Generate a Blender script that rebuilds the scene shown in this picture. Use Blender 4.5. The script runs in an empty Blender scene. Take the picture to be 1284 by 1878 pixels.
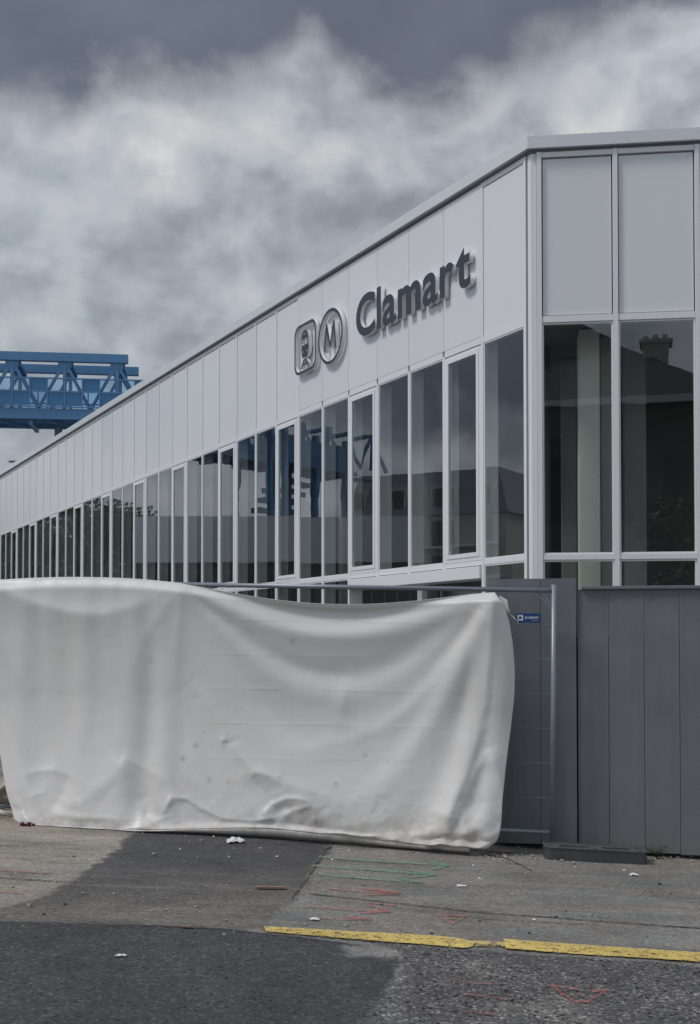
import bpy, bmesh, math, random
import numpy as np
from mathutils import Vector, Matrix
R = math.radians
scene = bpy.context.scene
COL = scene.collection
random.seed(7)
rng = np.random.default_rng(11)

# ------------------------------------------------------------------ camera
F = 2240.0            # focal length in photo pixels (1284 x 1878)
PITCH = R(1.5)
SHIFT = 182.0
EYE = 1.57
cam_d = bpy.data.cameras.new('camera')
cam = bpy.data.objects.new('camera', cam_d)
COL.objects.link(cam)
cam.location = (0, 0, EYE)
cam.rotation_euler = (R(90) + PITCH, 0, 0)
cam_d.sensor_fit = 'HORIZONTAL'
cam_d.sensor_width = 36.0
cam_d.lens = F / 1284 * 36
cam_d.shift_y = SHIFT / 1284
cam_d.clip_start = 0.05
cam_d.clip_end = 3000
scene.camera = cam

# ------------------------------------------------------------------ sky, sun, exposure
SUN_EL, SUN_AZ = R(54), R(-112)     # azimuth from +Y towards +X; the sun stands behind-left of the camera
SKY_STRENGTH = 0.1
SUN_STRENGTH = 1.5
scene.view_settings.view_transform = 'Standard'
scene.view_settings.look = 'None'
scene.view_settings.exposure = 0.2
scene.view_settings.gamma = 1.0
scene.cycles.max_bounces = 8
scene.cycles.transparent_max_bounces = 16
scene.cycles.use_denoising = True

class NT:
    """small helper to write node trees"""
    def __init__(s, tree):
        s.t = tree; s.n = tree.nodes; s.l = tree.links
    def new(s, kind, **kw):
        n = s.n.new(kind)
        for k, v in kw.items(): setattr(n, k, v)
        return n
    def val(s, sock, v):
        if isinstance(v, bpy.types.NodeSocket): s.l.new(v, sock)
        elif v is not None:
            if hasattr(sock, 'default_value'):
                if isinstance(v, (tuple, list)): v = (*v[:3], 1.0) if sock.type == 'RGBA' else tuple(v[:3])
                sock.default_value = v
    def math(s, op, a, b=None, c=None, clamp=False):
        n = s.new('ShaderNodeMath', operation=op); n.use_clamp = clamp
        s.val(n.inputs[0], a)
        if b is not None: s.val(n.inputs[1], b)
        if c is not None: s.val(n.inputs[2], c)
        return n.outputs[0]
    def vmath(s, op, a, b=None, scale=None):
        n = s.new('ShaderNodeVectorMath', operation=op)
        s.val(n.inputs[0], a)
        if b is not None: s.val(n.inputs[1], b)
        if scale is not None: s.val(n.inputs['Scale'], scale)
        return n.outputs[0] if op not in ('LENGTH', 'DOT_PRODUCT') else n.outputs[1]
    def noise(s, vec, scale, detail=4, rough=0.55, dist=0.0):
        n = s.new('ShaderNodeTexNoise')
        s.val(n.inputs['Vector'], vec); n.inputs['Scale'].default_value = scale
        n.inputs['Detail'].default_value = detail; n.inputs['Roughness'].default_value = rough
        n.inputs['Distortion'].default_value = dist
        return n.outputs['Fac']
    def voronoi(s, vec, scale, out='Distance', feature='F1'):
        n = s.new('ShaderNodeTexVoronoi', feature=feature)
        s.val(n.inputs['Vector'], vec); n.inputs['Scale'].default_value = scale
        return n.outputs[out]
    def ramp(s, fac, pts, interp='LINEAR'):
        n = s.new('ShaderNodeValToRGB'); s.val(n.inputs[0], fac)
        cr = n.color_ramp; cr.interpolation = interp
        while len(cr.elements) < len(pts): cr.elements.new(0.5)
        for e, (p, c) in zip(cr.elements, pts):
            e.position = p
            e.color = (c, c, c, 1) if not isinstance(c, (tuple, list)) else (c[0], c[1], c[2], 1)
        return n.outputs[0]
    def maprange(s, v, a, b, c, d, smooth=False):
        n = s.new('ShaderNodeMapRange'); n.clamp = True
        if smooth: n.interpolation_type = 'SMOOTHSTEP'
        s.val(n.inputs[0], v)
        for i, x in enumerate((a, b, c, d)): s.val(n.inputs[i + 1], x)
        return n.outputs[0]
    def mix(s, fac, a, b, mode='MIX'):
        n = s.new('ShaderNodeMix', data_type='RGBA', blend_type=mode)
        s.val(n.inputs[0], fac); s.val(n.inputs[6], a); s.val(n.inputs[7], b)
        return n.outputs[2]
    def curve(s, v, pts):
        n = s.new('ShaderNodeFloatCurve'); s.val(n.inputs['Value'], v)
        c = n.mapping.curves[0]
        while len(c.points) < len(pts): c.points.new(0.5, 0.5)
        for p, (x, y) in zip(c.points, pts): p.location = (x, y)
        n.mapping.update()
        return n.outputs[0]

def build_world():
    w = bpy.data.worlds.new('World'); scene.world = w; w.use_nodes = True
    t = NT(w.node_tree); t.n.clear()
    out = t.new('ShaderNodeOutputWorld'); bg = t.new('ShaderNodeBackground')
    t.l.new(bg.outputs[0], out.inputs[0]); bg.inputs[1].default_value = SKY_STRENGTH
    sky = t.new('ShaderNodeTexSky'); sky.sky_type = 'NISHITA'; sky.sun_disc = False
    sky.sun_elevation = SUN_EL; sky.sun_rotation = SUN_AZ
    tc = t.new('ShaderNodeTexCoord'); d = tc.outputs['Generated']
    sp = t.new('ShaderNodeSeparateXYZ'); t.l.new(d, sp.inputs[0])
    x, y, z = sp.outputs
    hor = t.math('SQRT', t.math('ADD', t.math('MULTIPLY', x, x), t.math('MULTIPLY', y, y)))
    E = t.math('DIVIDE', z, t.math('MAXIMUM', hor, 0.02))            # tangent of the elevation
    az = t.math('ARCTAN2', x, y)
    # billowing cover: fractal clouds on the dome, lit from the upper left by comparing neighbouring densities
    P = t.vmath('MULTIPLY', d, (1.0, 1.0, 1.25))
    warp = t.new('ShaderNodeTexNoise'); t.val(warp.inputs['Vector'], P); warp.inputs['Scale'].default_value = 7.0; warp.inputs['Detail'].default_value = 4
    Pw = t.vmath('ADD', P, t.vmath('SCALE', t.vmath('SUBTRACT', warp.outputs['Color'], (0.5, 0.5, 0.5)), scale=0.03))
    n1 = t.noise(t.vmath('ADD', Pw, (0.37, 0.0, 0.9)), 5.0, 3, 0.5)
    dens = lambda v: t.noise(v, 11.0, 5, 0.52)
    n2 = dens(Pw)
    n2b = dens(t.vmath('ADD', Pw, (-0.016, 0.0, 0.026)))
    n3 = t.noise(t.vmath('ADD', Pw, (9.1, 2.7, 4.3)), 24.0, 5, 0.52)
    relief = t.math('SUBTRACT', n2, n2b)
    big = t.math('ADD', t.math('MULTIPLY', n1, 0.55), t.math('MULTIPLY', n2, 0.45))
    lum = t.maprange(big, 0.40, 0.70, 0.0, 1.0)
    lum = t.math('ADD', t.math('MULTIPLY', lum, 0.62), t.math('MULTIPLY', n3, 0.20))
    lum = t.math('ADD', lum, t.math('MULTIPLY', relief, 1.25))
    # dark cloud base overhead; its lower edge wanders with the azimuth
    a01 = t.maprange(az, -1.3, 0.5, 0.0, 1.0)
    def A(px): return (math.atan((px - 642) / F) + 1.3) / 1.8
    def TH(py): return (1180 - py) / F / 0.7
    pts = [(0.0, .22/.7), (.20, .19/.7), (.30, .21/.7), (.44, .36/.7), (A(0), TH(205)), (A(110), TH(205)), (A(170), TH(160)), (A(300), TH(108)), (A(440), TH(105)),
           (A(520), TH(62)), (A(565), TH(28)), (A(610), TH(85)), (A(720), TH(150)), (A(900), TH(120)), (A(1000), TH(85)),
           (A(1150), TH(40)), (1.0, TH(10))]
    th = t.math('ADD', t.math('MULTIPLY', t.curve(a01, pts), 0.7), t.maprange(y, -0.6, -0.85, 0.0, 0.22))
    edge = t.math('ADD', t.math('SUBTRACT', E, t.math('SUBTRACT', th, 0.012)), t.math('ADD', t.math('MULTIPLY', t.math('SUBTRACT', n2, 0.5), 0.13), t.math('MULTIPLY', t.math('SUBTRACT', n3, 0.5), 0.075)))
    dark = t.maprange(edge, -0.030, 0.032, 0.0, 1.0, True)
    # bright rim of sunlit cloud just under the dark base
    rim = t.math('MULTIPLY', t.maprange(edge, -0.16, -0.03, 0.0, 1.0, True), t.maprange(edge, -0.03, 0.04, 1.0, 0.0, True))
    lum = t.math('ADD', lum, t.math('MULTIPLY', rim, t.math('MULTIPLY', n2, 0.30)))
    low = t.maprange(E, 0.0, 0.22, 0.22, 0.0)
    lum = t.math('ADD', lum, low, clamp=True)
    k = 1.0 / SKY_STRENGTH
    def c(r, g, b, m=1.0): return (r * k * m, g * k * m, b * k * m)
    cloud = t.ramp(lum, [(0.0, (.20, .222, .252)), (.28, (.27, .298, .332)), (.55, (.365, .39, .418)), (.8, (.44, .45, .465)), (1.0, (.54, .54, .545))])
    dcol = t.ramp(t.math('ADD', t.math('MULTIPLY', n1, .6), t.math('MULTIPLY', n2, .4)), [(.3, (.074, .088, .115)), (.7, (.128, .146, .182))])
    col = t.mix(dark, cloud, dcol)
    # the thinner, brighter part of the cover is where the sun stands (behind-left) and lights the place
    sd = Vector((math.sin(SUN_AZ) * math.cos(SUN_EL), math.cos(SUN_AZ) * math.cos(SUN_EL), math.sin(SUN_EL)))
    glow = t.maprange(t.vmath('DOT_PRODUCT', d, tuple(sd)), 0.15, 1.0, 0.0, 1.0, True)
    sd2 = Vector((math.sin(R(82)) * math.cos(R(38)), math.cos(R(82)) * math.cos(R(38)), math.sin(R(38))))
    fill_glow = t.maprange(t.vmath('DOT_PRODUCT', d, tuple(sd2)), 0.45, 1.0, 0.0, 0.75, True)     # unseen bright lobe added on the right to light the mirrored buildings
    glow = t.math('ADD', glow, fill_glow)
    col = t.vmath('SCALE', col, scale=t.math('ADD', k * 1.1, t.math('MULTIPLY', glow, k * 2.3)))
    # thin gaps let a little of the clear sky through
    gap = t.math('MULTIPLY', t.maprange(n1, 0.6, 0.75, 0.0, 0.18), t.math('SUBTRACT', 1.0, dark))
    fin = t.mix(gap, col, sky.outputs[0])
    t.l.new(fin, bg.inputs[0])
build_world()

sun_d = bpy.data.lights.new('sun', 'SUN'); sun = bpy.data.objects.new('sun', sun_d); COL.objects.link(sun)
sun_d.energy = SUN_STRENGTH; sun_d.angle = R(14); sun_d.color = (1.0, 0.965, 0.92)
sv = Vector((math.sin(SUN_AZ) * math.cos(SUN_EL), math.cos(SUN_AZ) * math.cos(SUN_EL), math.sin(SUN_EL)))
sun.rotation_euler = (-sv).to_track_quat('-Z', 'Y').to_euler()
sun.location = (-20, -20, 40)

# ------------------------------------------------------------------ pixel <-> space (surveying the photograph)
cp, sp_ = math.cos(PITCH), math.sin(PITCH)
CAM = np.array([0, 0, EYE])
def ray(px, py):
    u = (px - 642) / F; w = (939 + SHIFT - py) / F
    return np.array([u, cp - w * sp_, sp_ + w * cp])
def at(px, py, Y):
    d = ray(px, py); return CAM + d * (Y / d[1])
def hit(px, py, P, n):
    d = ray(px, py); n = np.array(n, float)
    return CAM + d * (np.dot(np.array(P) - CAM, n) / np.dot(d, n))
def to_px(X, Y, Z):
    y = Y * cp + (Z - EYE) * sp_; z = -Y * sp_ + (Z - EYE) * cp
    return 642 + F * X / y, 939 + SHIFT - F * z / y
SLOPE = 0.045
def gz(x): return -SLOPE * np.clip(x, -12, 12)
def ground(px, py):
    d = ray(px, py); t = -EYE / (d[2] + SLOPE * d[0]); return CAM + d * t

# ------------------------------------------------------------------ numpy noise
_perm = rng.permutation(512).astype(int); _grad = rng.normal(size=(512, 2)); _grad /= np.linalg.norm(_grad, axis=1)[:, None]
def pnoise(x, y):
    xi = np.floor(x).astype(int); yi = np.floor(y).astype(int); xf = x - xi; yf = y - yi
    def g(ix, iy, fx, fy):
        h = _perm[(_perm[ix & 511] + iy) & 511]; v = _grad[h]; return v[..., 0] * fx + v[..., 1] * fy
    u = xf ** 3 * (xf * (xf * 6 - 15) + 10); v = yf ** 3 * (yf * (yf * 6 - 15) + 10)
    a = g(xi, yi, xf, yf); b = g(xi + 1, yi, xf - 1, yf); c = g(xi, yi + 1, xf, yf - 1); d = g(xi + 1, yi + 1, xf - 1, yf - 1)
    return (a + (b - a) * u) + ((c + (d - c) * u) - (a + (b - a) * u)) * v
def fbm(x, y, o=4, g=0.5):
    s = 0; a = 1
    for i in range(o): s = s + a * pnoise(x + 17.3 * i, y - 9.1 * i); x = x * 2.03; y = y * 2.03; a *= g
    return s
def sstep(v, a, b):
    t = np.clip((v - a) / (b - a), 0, 1); return t * t * (3 - 2 * t)
def seg_dist(X, Y, pts, closed=False):
    """distance to a polyline and the fraction along it"""
    best = np.full(X.shape, 1e9); frac = np.zeros(X.shape); side = np.zeros(X.shape)
    P = list(pts) + ([pts[0]] if closed else [])
    L = [0]
    for a, b in zip(P[:-1], P[1:]): L.append(L[-1] + math.hypot(b[0] - a[0], b[1] - a[1]))
    for i, (a, b) in enumerate(zip(P[:-1], P[1:])):
        dx, dy = b[0] - a[0], b[1] - a[1]; l2 = dx * dx + dy * dy + 1e-12
        t = np.clip(((X - a[0]) * dx + (Y - a[1]) * dy) / l2, 0, 1)
        ex = X - a[0] - t * dx; ey = Y - a[1] - t * dy
        dd = np.hypot(ex, ey); m = dd < best
        best = np.where(m, dd, best); frac = np.where(m, (L[i] + t * (L[i + 1] - L[i])) / L[-1], frac)
        side = np.where(m, np.sign(dx * ey - dy * ex), side)
    return best, frac, side
def sdf_poly(X, Y, poly):
    d, _, _ = seg_dist(X, Y, poly, True)
    ins = np.zeros(X.shape, bool)
    n = len(poly)
    for i in range(n):
        x1, y1 = poly[i]; x2, y2 = poly[(i + 1) % n]
        c = ((y1 > Y) != (y2 > Y)) & (X < (x2 - x1) * (Y - y1) / (y2 - y1 + 1e-12) + x1)
        ins ^= c
    return np.where(ins, d, -d)

# ------------------------------------------------------------------ materials
MATS = {}
def principled(name, col, rough=0.5, metal=0.0, spec=0.5, **kw):
    m = bpy.data.materials.new(name); m.use_nodes = True
    t = NT(m.node_tree); b = t.n['Principled BSDF']
    b.inputs['Base Color'].default_value = (*col, 1); b.inputs['Roughness'].default_value = rough
    b.inputs['Metallic'].default_value = metal; b.inputs['Specular IOR Level'].default_value = spec
    MATS[name] = m
    return m, t, b
def dirt(name, col, rough=0.45, metal=0.0, amt=0.12, scale=3.0, streak=True, fine=0.05, spec=0.5, bump=0.0, bscale=60):
    """painted / weathered surface: slow tone drift, vertical streaks and a fine grain"""
    m, t, b = principled(name, col, rough, metal, spec)
    g = t.new('ShaderNodeNewGeometry').outputs['Position']
    n1 = t.noise(g, scale, 5, 0.6)
    v = g
    if streak:
        mp = t.new('ShaderNodeMapping'); mp.inputs['Scale'].default_value = (6, 6, 0.35); t.l.new(g, mp.inputs[0]); v = mp.outputs[0]
    n2 = t.noise(v, scale * 1.3, 4, 0.6)
    n3 = t.noise(g, 90, 2, 0.5)
    f = t.math('ADD', t.math('MULTIPLY', t.math('SUBTRACT', n1, 0.5), amt), t.math('MULTIPLY', t.math('SUBTRACT', n2, 0.5), amt))
    f = t.math('ADD', t.math('ADD', f, t.math('MULTIPLY', t.math('SUBTRACT', n3, 0.5), fine)), 1.0)
    t.l.new(t.vmath('SCALE', (*col,), scale=f), b.inputs['Base Color'])
    t.l.new(t.math('ADD', t.math('MULTIPLY', t.math('SUBTRACT', n1, .5), 0.2), rough), b.inputs['Roughness'])
    if bump:
        bn = t.new('ShaderNodeBump'); bn.inputs['Strength'].default_value = bump; bn.inputs['Distance'].default_value = 0.01
        t.l.new(t.noise(g, bscale, 5, 0.6), bn.inputs['Height']); t.l.new(bn.outputs[0], b.inputs['Normal'])
    return m
white = dirt('white_paint', (.745, .75, .755), 0.38, amt=.07, scale=1.2)
panel_m = dirt('white_panel', (.71, .716, .727), 0.34, amt=.03, scale=.5, fine=.01)
coping_m = dirt('coping_metal', (.66, .675, .69), 0.35, amt=.08, scale=1.0)
darkgap = dirt('dark_gap', (.035, .037, .04), 0.8)
def vary(m, amt):
    t = NT(m.node_tree); b = t.n['Principled BSDF']; src = b.inputs['Base Color'].links[0].from_socket
    r_ = t.new('ShaderNodeObjectInfo').outputs['Random']
    t.l.new(t.vmath('SCALE', src, scale=t.maprange(r_, 0, 1, 1 - amt, 1 + amt)), b.inputs['Base Color'])
    t.l.new(t.math('ADD', b.inputs['Roughness'].links[0].from_socket, t.math('MULTIPLY', t.math('SUBTRACT', r_, .5), .10)), b.inputs['Roughness'])
vary(panel_m, .028)
letter_dark = dirt('letter_face', (.034, .042, .056), 0.4, amt=.1)
letter_side = dirt('letter_side', (.80, .80, .80), 0.4, amt=.08)
def scuffed():
    m = dirt('grey_hoarding_paint', (.155, .168, .182), 0.42, amt=.30, scale=2.0, fine=.06, bump=.05, bscale=8)
    t = NT(m.node_tree); b = t.n['Principled BSDF']; g = t.new('ShaderNodeNewGeometry').outputs['Position']
    src = b.inputs['Base Color'].links[0].from_socket
    # pale scratches and chipped specks, mud splash near the ground
    mp = t.new('ShaderNodeMapping'); mp.inputs['Rotation'].default_value = (0, .6, .2); mp.inputs['Scale'].default_value = (7, 7, 1.3); t.l.new(g, mp.inputs[0])
    a = t.math('MULTIPLY', t.maprange(t.noise(mp.outputs[0], 5, 6, .7), .67, .71, 0, .55), t.maprange(t.noise(g, 1.7, 2), .52, .62, 0, 1))
    sp = t.math('MULTIPLY', t.maprange(t.noise(g, 60, 4, .7), .68, .72, 0, .6), t.maprange(t.noise(g, 2.6, 2), .54, .62, 0, 1))
    c = t.mix(t.math('ADD', a, sp, clamp=True), src, (.42, .43, .43, 1))
    z = t.new('ShaderNodeSeparateXYZ'); t.l.new(g, z.inputs[0])
    mud = t.math('MULTIPLY', t.maprange(z.outputs[2], -.12, .28, .55, 0), t.maprange(t.noise(g, 14, 5, .7), .35, .65, .1, 1))
    c = t.mix(mud, c, (.19, .17, .145, 1))
    t.l.new(c, b.inputs['Base Color'])
    return m
hoard_m = scuffed()
galv = dirt('galvanised_steel', (.25, .27, .295), 0.42, metal=.4, amt=.25, scale=14)
blue_steel = dirt('blue_steel', (.075, .205, .38), 0.45, amt=.2, scale=.8)
blue_panel = dirt('blue_infill', (.034, .155, .32), 0.3, amt=.2, scale=.6)
grey_steel = dirt('grey_steel', (.16, .18, .20), 0.5, amt=.2)
dark_steel = dirt('dark_steel', (.07, .09, .12), 0.5, amt=.2)
concrete = dirt('concrete', (.34, .34, .33), 0.8, amt=.2, bump=.2)
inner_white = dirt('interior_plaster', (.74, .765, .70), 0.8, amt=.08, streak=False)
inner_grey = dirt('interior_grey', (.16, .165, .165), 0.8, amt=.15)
inner_shaded = dirt('interior_shaded_side', (.46, .49, .45), 0.8, amt=.08)  # darker copy of the plaster: the column side's shade put into the colour
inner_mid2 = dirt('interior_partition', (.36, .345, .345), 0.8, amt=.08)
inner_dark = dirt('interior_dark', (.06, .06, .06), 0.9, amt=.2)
black_plastic = dirt('black_recycled_plastic', (.06, .06, .062), 0.55, amt=.5, scale=9, streak=False, fine=.3, bump=.3, bscale=45)
block_top = dirt('pale_black_plastic', (.10, .10, .102), 0.5, amt=.5, scale=9, streak=False, fine=.3)  # paler tone of the same plastic, for the block's top
sign_blue = dirt('sign_blue', (.010, .055, .17), 0.35, amt=.1)
sign_white = dirt('sign_white', (.62, .66, .74), 0.4, amt=.05)
wood_m = dirt('weathered_wood', (.23, .15, .11), 0.8, amt=.4, scale=20, bump=.3)
paper_m = dirt('paper', (.70, .70, .70), 0.8, amt=.1, scale=20)
red_cloth = dirt('dark_red_cloth', (.10, .02, .028), 0.9, amt=.5, scale=20)
stone_m = dirt('stone', (.30, .28, .25), 0.9, amt=.5, scale=30)
stone_d = dirt('dark_stone', (.05, .05, .05), 0.9, amt=.5, scale=30)
leaf_m = dirt('weed_leaf', (.055, .075, .035), 0.6, amt=.6, scale=12, streak=False)
tree_leaf = dirt('tree_leaf', (.045, .085, .03), 0.6, amt=.6, scale=1.5, streak=False)
bark = dirt('bark', (.09, .07, .055), 0.9, amt=.4)
render_wall = dirt('render_wall', (.60, .54, .47), 0.9, amt=.12, scale=.6)
house_wall = dirt('house_wall', (.16, .14, .125), 0.9, amt=.15, scale=.6)
zinc = dirt('zinc_roof', (.30, .30, .31), 0.5, amt=.15)
slate = dirt('slate_roof', (.085, .075, .072), 0.75, amt=.3, scale=2)
win_dark = dirt('far_window', (.03, .035, .04), 0.15, amt=.1)
pale_wall = dirt('pale_fascia', (.80, .80, .79), 0.6, amt=.08)

def glass_mat(name, tint, ior, base):
    m = bpy.data.materials.new(name); m.use_nodes = True
    t = NT(m.node_tree); t.n.clear()
    out = t.new('ShaderNodeOutputMaterial')
    tr = t.new('ShaderNodeBsdfTransparent'); tr.inputs[0].default_value = (*tint, 1)
    gl = t.new('ShaderNodeBsdfGlossy'); gl.inputs['Roughness'].default_value = 0.0; gl.inputs[0].default_value = (.93, .96, 1, 1)
    # large panes are never perfectly flat
    g = t.new('ShaderNodeNewGeometry').outputs['Position']
    bn = t.new('ShaderNodeBump'); bn.inputs['Strength'].default_value = 0.05; bn.inputs['Distance'].default_value = 0.02
    t.l.new(t.noise(g, 1.1, 2, .5), bn.inputs['Height']); t.l.new(bn.outputs[0], gl.inputs['Normal'])
    ge = t.new('ShaderNodeNewGeometry')
    cs = t.math('ABSOLUTE', t.vmath('DOT_PRODUCT', ge.outputs['Incoming'], ge.outputs['Normal']))
    fac = t.math('ADD', t.math('MULTIPLY', t.math('POWER', t.math('SUBTRACT', 1.0, cs, clamp=True), 4.0), ior), base, clamp=True)
    mx = t.new('ShaderNodeMixShader'); t.l.new(fac, mx.inputs[0]); t.l.new(tr.outputs[0], mx.inputs[1]); t.l.new(gl.outputs[0], mx.inputs[2])
    t.l.new(mx.outputs[0], out.inputs[0]); MATS[name] = m
    return m
glass = glass_mat('coated_glass', (.80, .84, .815), 0.75, 0.13)
bridge_glass = glass_mat('blue_glass', (.72, .84, .94), 0.4, 0.03)

# ------------------------------------------------------------------ object helpers
def tag(o, label=None, cat=None, group=None, kind=None):
    if label: o['label'] = label
    if cat: o['category'] = cat
    if group: o['group'] = group
    if kind: o['kind'] = kind
    return o
def empty(name, loc, label=None, cat=None, group=None):
    o = bpy.data.objects.new(name, None); COL.objects.link(o); o.location = Vector(loc); o.empty_display_size = .2
    return tag(o, label, cat, group)
def wloc(o):
    v = Vector((0, 0, 0))
    while o is not None: v = v + o.location; o = o.parent
    return v
def link_mesh(name, me, mats, parent=None, loc=None):
    """vertices are given in world coordinates; the origin goes to loc (default: the parent's own)"""
    o = bpy.data.objects.new(name, me); COL.objects.link(o)
    base = wloc(parent) if parent is not None else Vector((0, 0, 0))
    org = Vector(loc) if loc is not None else base
    me.transform(Matrix.Translation(-org))
    if parent is not None: o.parent = parent
    o.location = org - base
    for m in (mats if isinstance(mats, (list, tuple)) else [mats]): me.materials.append(m)
    return o
class MB:
    """collects shapes and links them as ONE mesh object"""
    def __init__(s): s.v = []; s.f = []; s.mi = []
    def add(s, vs, fs, mi=0):
        k = len(s.v); s.v += [tuple(v) for v in vs]; s.f += [tuple(i + k for i in f) for f in fs]; s.mi += [mi] * len(fs); return s
    def box(s, o, ax, ay, az, mi=0):
        o, ax, ay, az = (np.array(a, float) for a in (o, ax, ay, az))
        vs = [o, o + ax, o + ax + ay, o + ay, o + az, o + ax + az, o + ax + ay + az, o + ay + az]
        fs = [(0, 3, 2, 1), (4, 5, 6, 7), (0, 1, 5, 4), (1, 2, 6, 5), (2, 3, 7, 6), (3, 0, 4, 7)]
        if np.dot(np.cross(ax, ay), az) < 0: fs = [f[::-1] for f in fs]
        return s.add(vs, fs, mi)
    def abox(s, x0, x1, y0, y1, z0, z1, mi=0): return s.box((x0, y0, z0), (x1 - x0, 0, 0), (0, y1 - y0, 0), (0, 0, z1 - z0), mi)
    def bar(s, a, b, w, h=None, mi=0, up=(0, 0, 1)):
        a = Vector(a); b = Vector(b); d = (b - a)
        l = d.length; d.normalize(); u = Vector(up)
        if abs(d.dot(u)) > .98: u = Vector((1, 0, 0))
        sx = d.cross(u).normalized(); sy = sx.cross(d).normalized(); h = h or w
        return s.box(a - sx * w / 2 - sy * h / 2, sx * w, sy * h, d * l, mi)
    def tube(s, pts, r, n=8, mi=0, caps=True):
        pts = [Vector(p) for p in pts]; rings = []
        for i, p in enumerate(pts):
            d = (pts[min(i + 1, len(pts) - 1)] - pts[max(i - 1, 0)]).normalized()
            u = Vector((0, 0, 1)) if abs(d.z) < .9 else Vector((1, 0, 0))
            sx = d.cross(u).normalized(); sy = d.cross(sx).normalized()
            rr = r[i] if isinstance(r, (list, tuple)) else r
            rings.append([p + sx * rr * math.cos(2 * math.pi * k / n) + sy * rr * math.sin(2 * math.pi * k / n) for k in range(n)])
        vs = [v for q in rings for v in q]; fs = []
        for i in range(len(pts) - 1):
            for k in range(n): fs.append((i * n + k, i * n + (k + 1) % n, (i + 1) * n + (k + 1) % n, (i + 1) * n + k))
        if caps: fs.append(tuple(range(n))[::-1]); fs.append(tuple((len(pts) - 1) * n + k for k in range(n)))
        return s.add(vs, fs, mi)
    def prism(s, poly, z0, z1, mi=0):
        n = len(poly)
        vs = [(p[0], p[1], z0) for p in poly] + [(p[0], p[1], z1) for p in poly]
        fs = [tuple(range(n))[::-1], tuple(range(n, 2 * n))] + [(i, (i + 1) % n, n + (i + 1) % n, n + i) for i in range(n)]
        return s.add(vs, fs, mi)
    def build(s, name, mats, parent=None, loc=None, bevel=0, smooth=False):
        me = bpy.data.meshes.new(name); me.from_pydata(s.v, [], s.f); me.update()
        bm = bmesh.new(); bm.from_mesh(me); bmesh.ops.recalc_face_normals(bm, faces=bm.faces); bm.to_mesh(me); bm.free()
        if len(set(s.mi)) > 1 or (s.mi and s.mi[0]): me.polygons.foreach_set('material_index', s.mi)
        o = link_mesh(name, me, mats, parent, loc)
        if smooth: me.polygons.foreach_set('use_smooth', [True] * len(me.polygons))
        if bevel:
            b = o.modifiers.new('bevel', 'BEVEL'); b.width = bevel; b.segments = 2; b.limit_method = 'ANGLE'; b.angle_limit = R(50)
        return o
def copy_tree(o, parent=None):
    c = o.copy(); COL.objects.link(c)
    if parent is not None: c.parent = parent
    for ch in list(o.children): copy_tree(ch, c)
    return c
def grid_mesh(name, V, nx, ny, mats, parent=None, loc=None, smooth=True, attrs=None, keep=None):
    me = bpy.data.meshes.new(name)
    i, j = np.meshgrid(np.arange(nx - 1), np.arange(ny - 1)); a = (j * nx + i).ravel()
    q = np.stack([a, a + 1, a + nx + 1, a + nx], 1)
    if keep is not None: q = q[keep.ravel()[a]]
    me.vertices.add(len(V)); me.vertices.foreach_set('co', V.astype(np.float32).ravel())
    me.loops.add(q.size); me.loops.foreach_set('vertex_index', q.ravel().astype(np.int32))
    me.polygons.add(len(q)); me.polygons.foreach_set('loop_start', np.arange(0, q.size, 4, dtype=np.int32))
    if smooth: me.polygons.foreach_set('use_smooth', np.ones(len(q), bool))
    me.update(calc_edges=True); me.validate()
    for k, v in (attrs or {}).items():
        if v.ndim == 1:
            at_ = me.attributes.new(k, 'FLOAT', 'POINT'); at_.data.foreach_set('value', v.astype(np.float32))
        else:
            at_ = me.attributes.new(k, 'FLOAT_COLOR', 'POINT'); at_.data.foreach_set('color', np.c_[v, np.ones(len(v))].astype(np.float32).ravel())
    return link_mesh(name, me, mats, parent, loc)
def flat_shape(polys, depth, bevel=0):
    """outline polygons (with holes) extruded; returns a mesh in XY with Z from -depth/2 to depth/2"""
    cu = bpy.data.curves.new('tmp', 'CURVE'); cu.dimensions = '2D'; cu.fill_mode = 'BOTH'; cu.extrude = depth / 2; cu.bevel_depth = bevel
    for p in polys:
        sp = cu.splines.new('POLY'); sp.points.add(len(p) - 1)
        for q, (x, y) in zip(sp.points, p): q.co = (x, y, 0, 1)
        sp.use_cyclic_u = True
    o = bpy.data.objects.new('tmp', cu); COL.objects.link(o)
    dg = bpy.context.evaluated_depsgraph_get(); dg.update()
    me = bpy.data.meshes.new_from_object(o.evaluated_get(dg))
    bpy.data.objects.remove(o); bpy.data.curves.remove(cu)
    me.materials.clear()
    return me
def text_mesh(txt, depth, offset=0.0, shear=0.0):
    cu = bpy.data.curves.new('tmp', 'FONT'); cu.body = txt; cu.size = 1.0; cu.extrude = depth / 2; cu.offset = offset; cu.shear = shear; cu.resolution_u = 6
    o = bpy.data.objects.new('tmp', cu); COL.objects.link(o)
    dg = bpy.context.evaluated_depsgraph_get(); dg.update()
    me = bpy.data.meshes.new_from_object(o.evaluated_get(dg))
    bpy.data.objects.remove(o); bpy.data.curves.remove(cu)
    me.materials.clear()
    return me
def rrect(w, h, r, n=8, cx=0, cy=0):
    p = []
    for (sx, sy, a0) in ((1, 1, 0), (-1, 1, 90), (-1, -1, 180), (1, -1, 270)):
        for k in range(n + 1):
            a = R(a0 + 90 * k / n); p.append((cx + sx * (w / 2 - r) + r * math.cos(a), cy + sy * (h / 2 - r) + r * math.sin(a)))
    return p
def ell(rx, ry, n=40, cx=0, cy=0): return [(cx + rx * math.cos(2 * math.pi * k / n), cy + ry * math.sin(2 * math.pi * k / n)) for k in range(n)]

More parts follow.
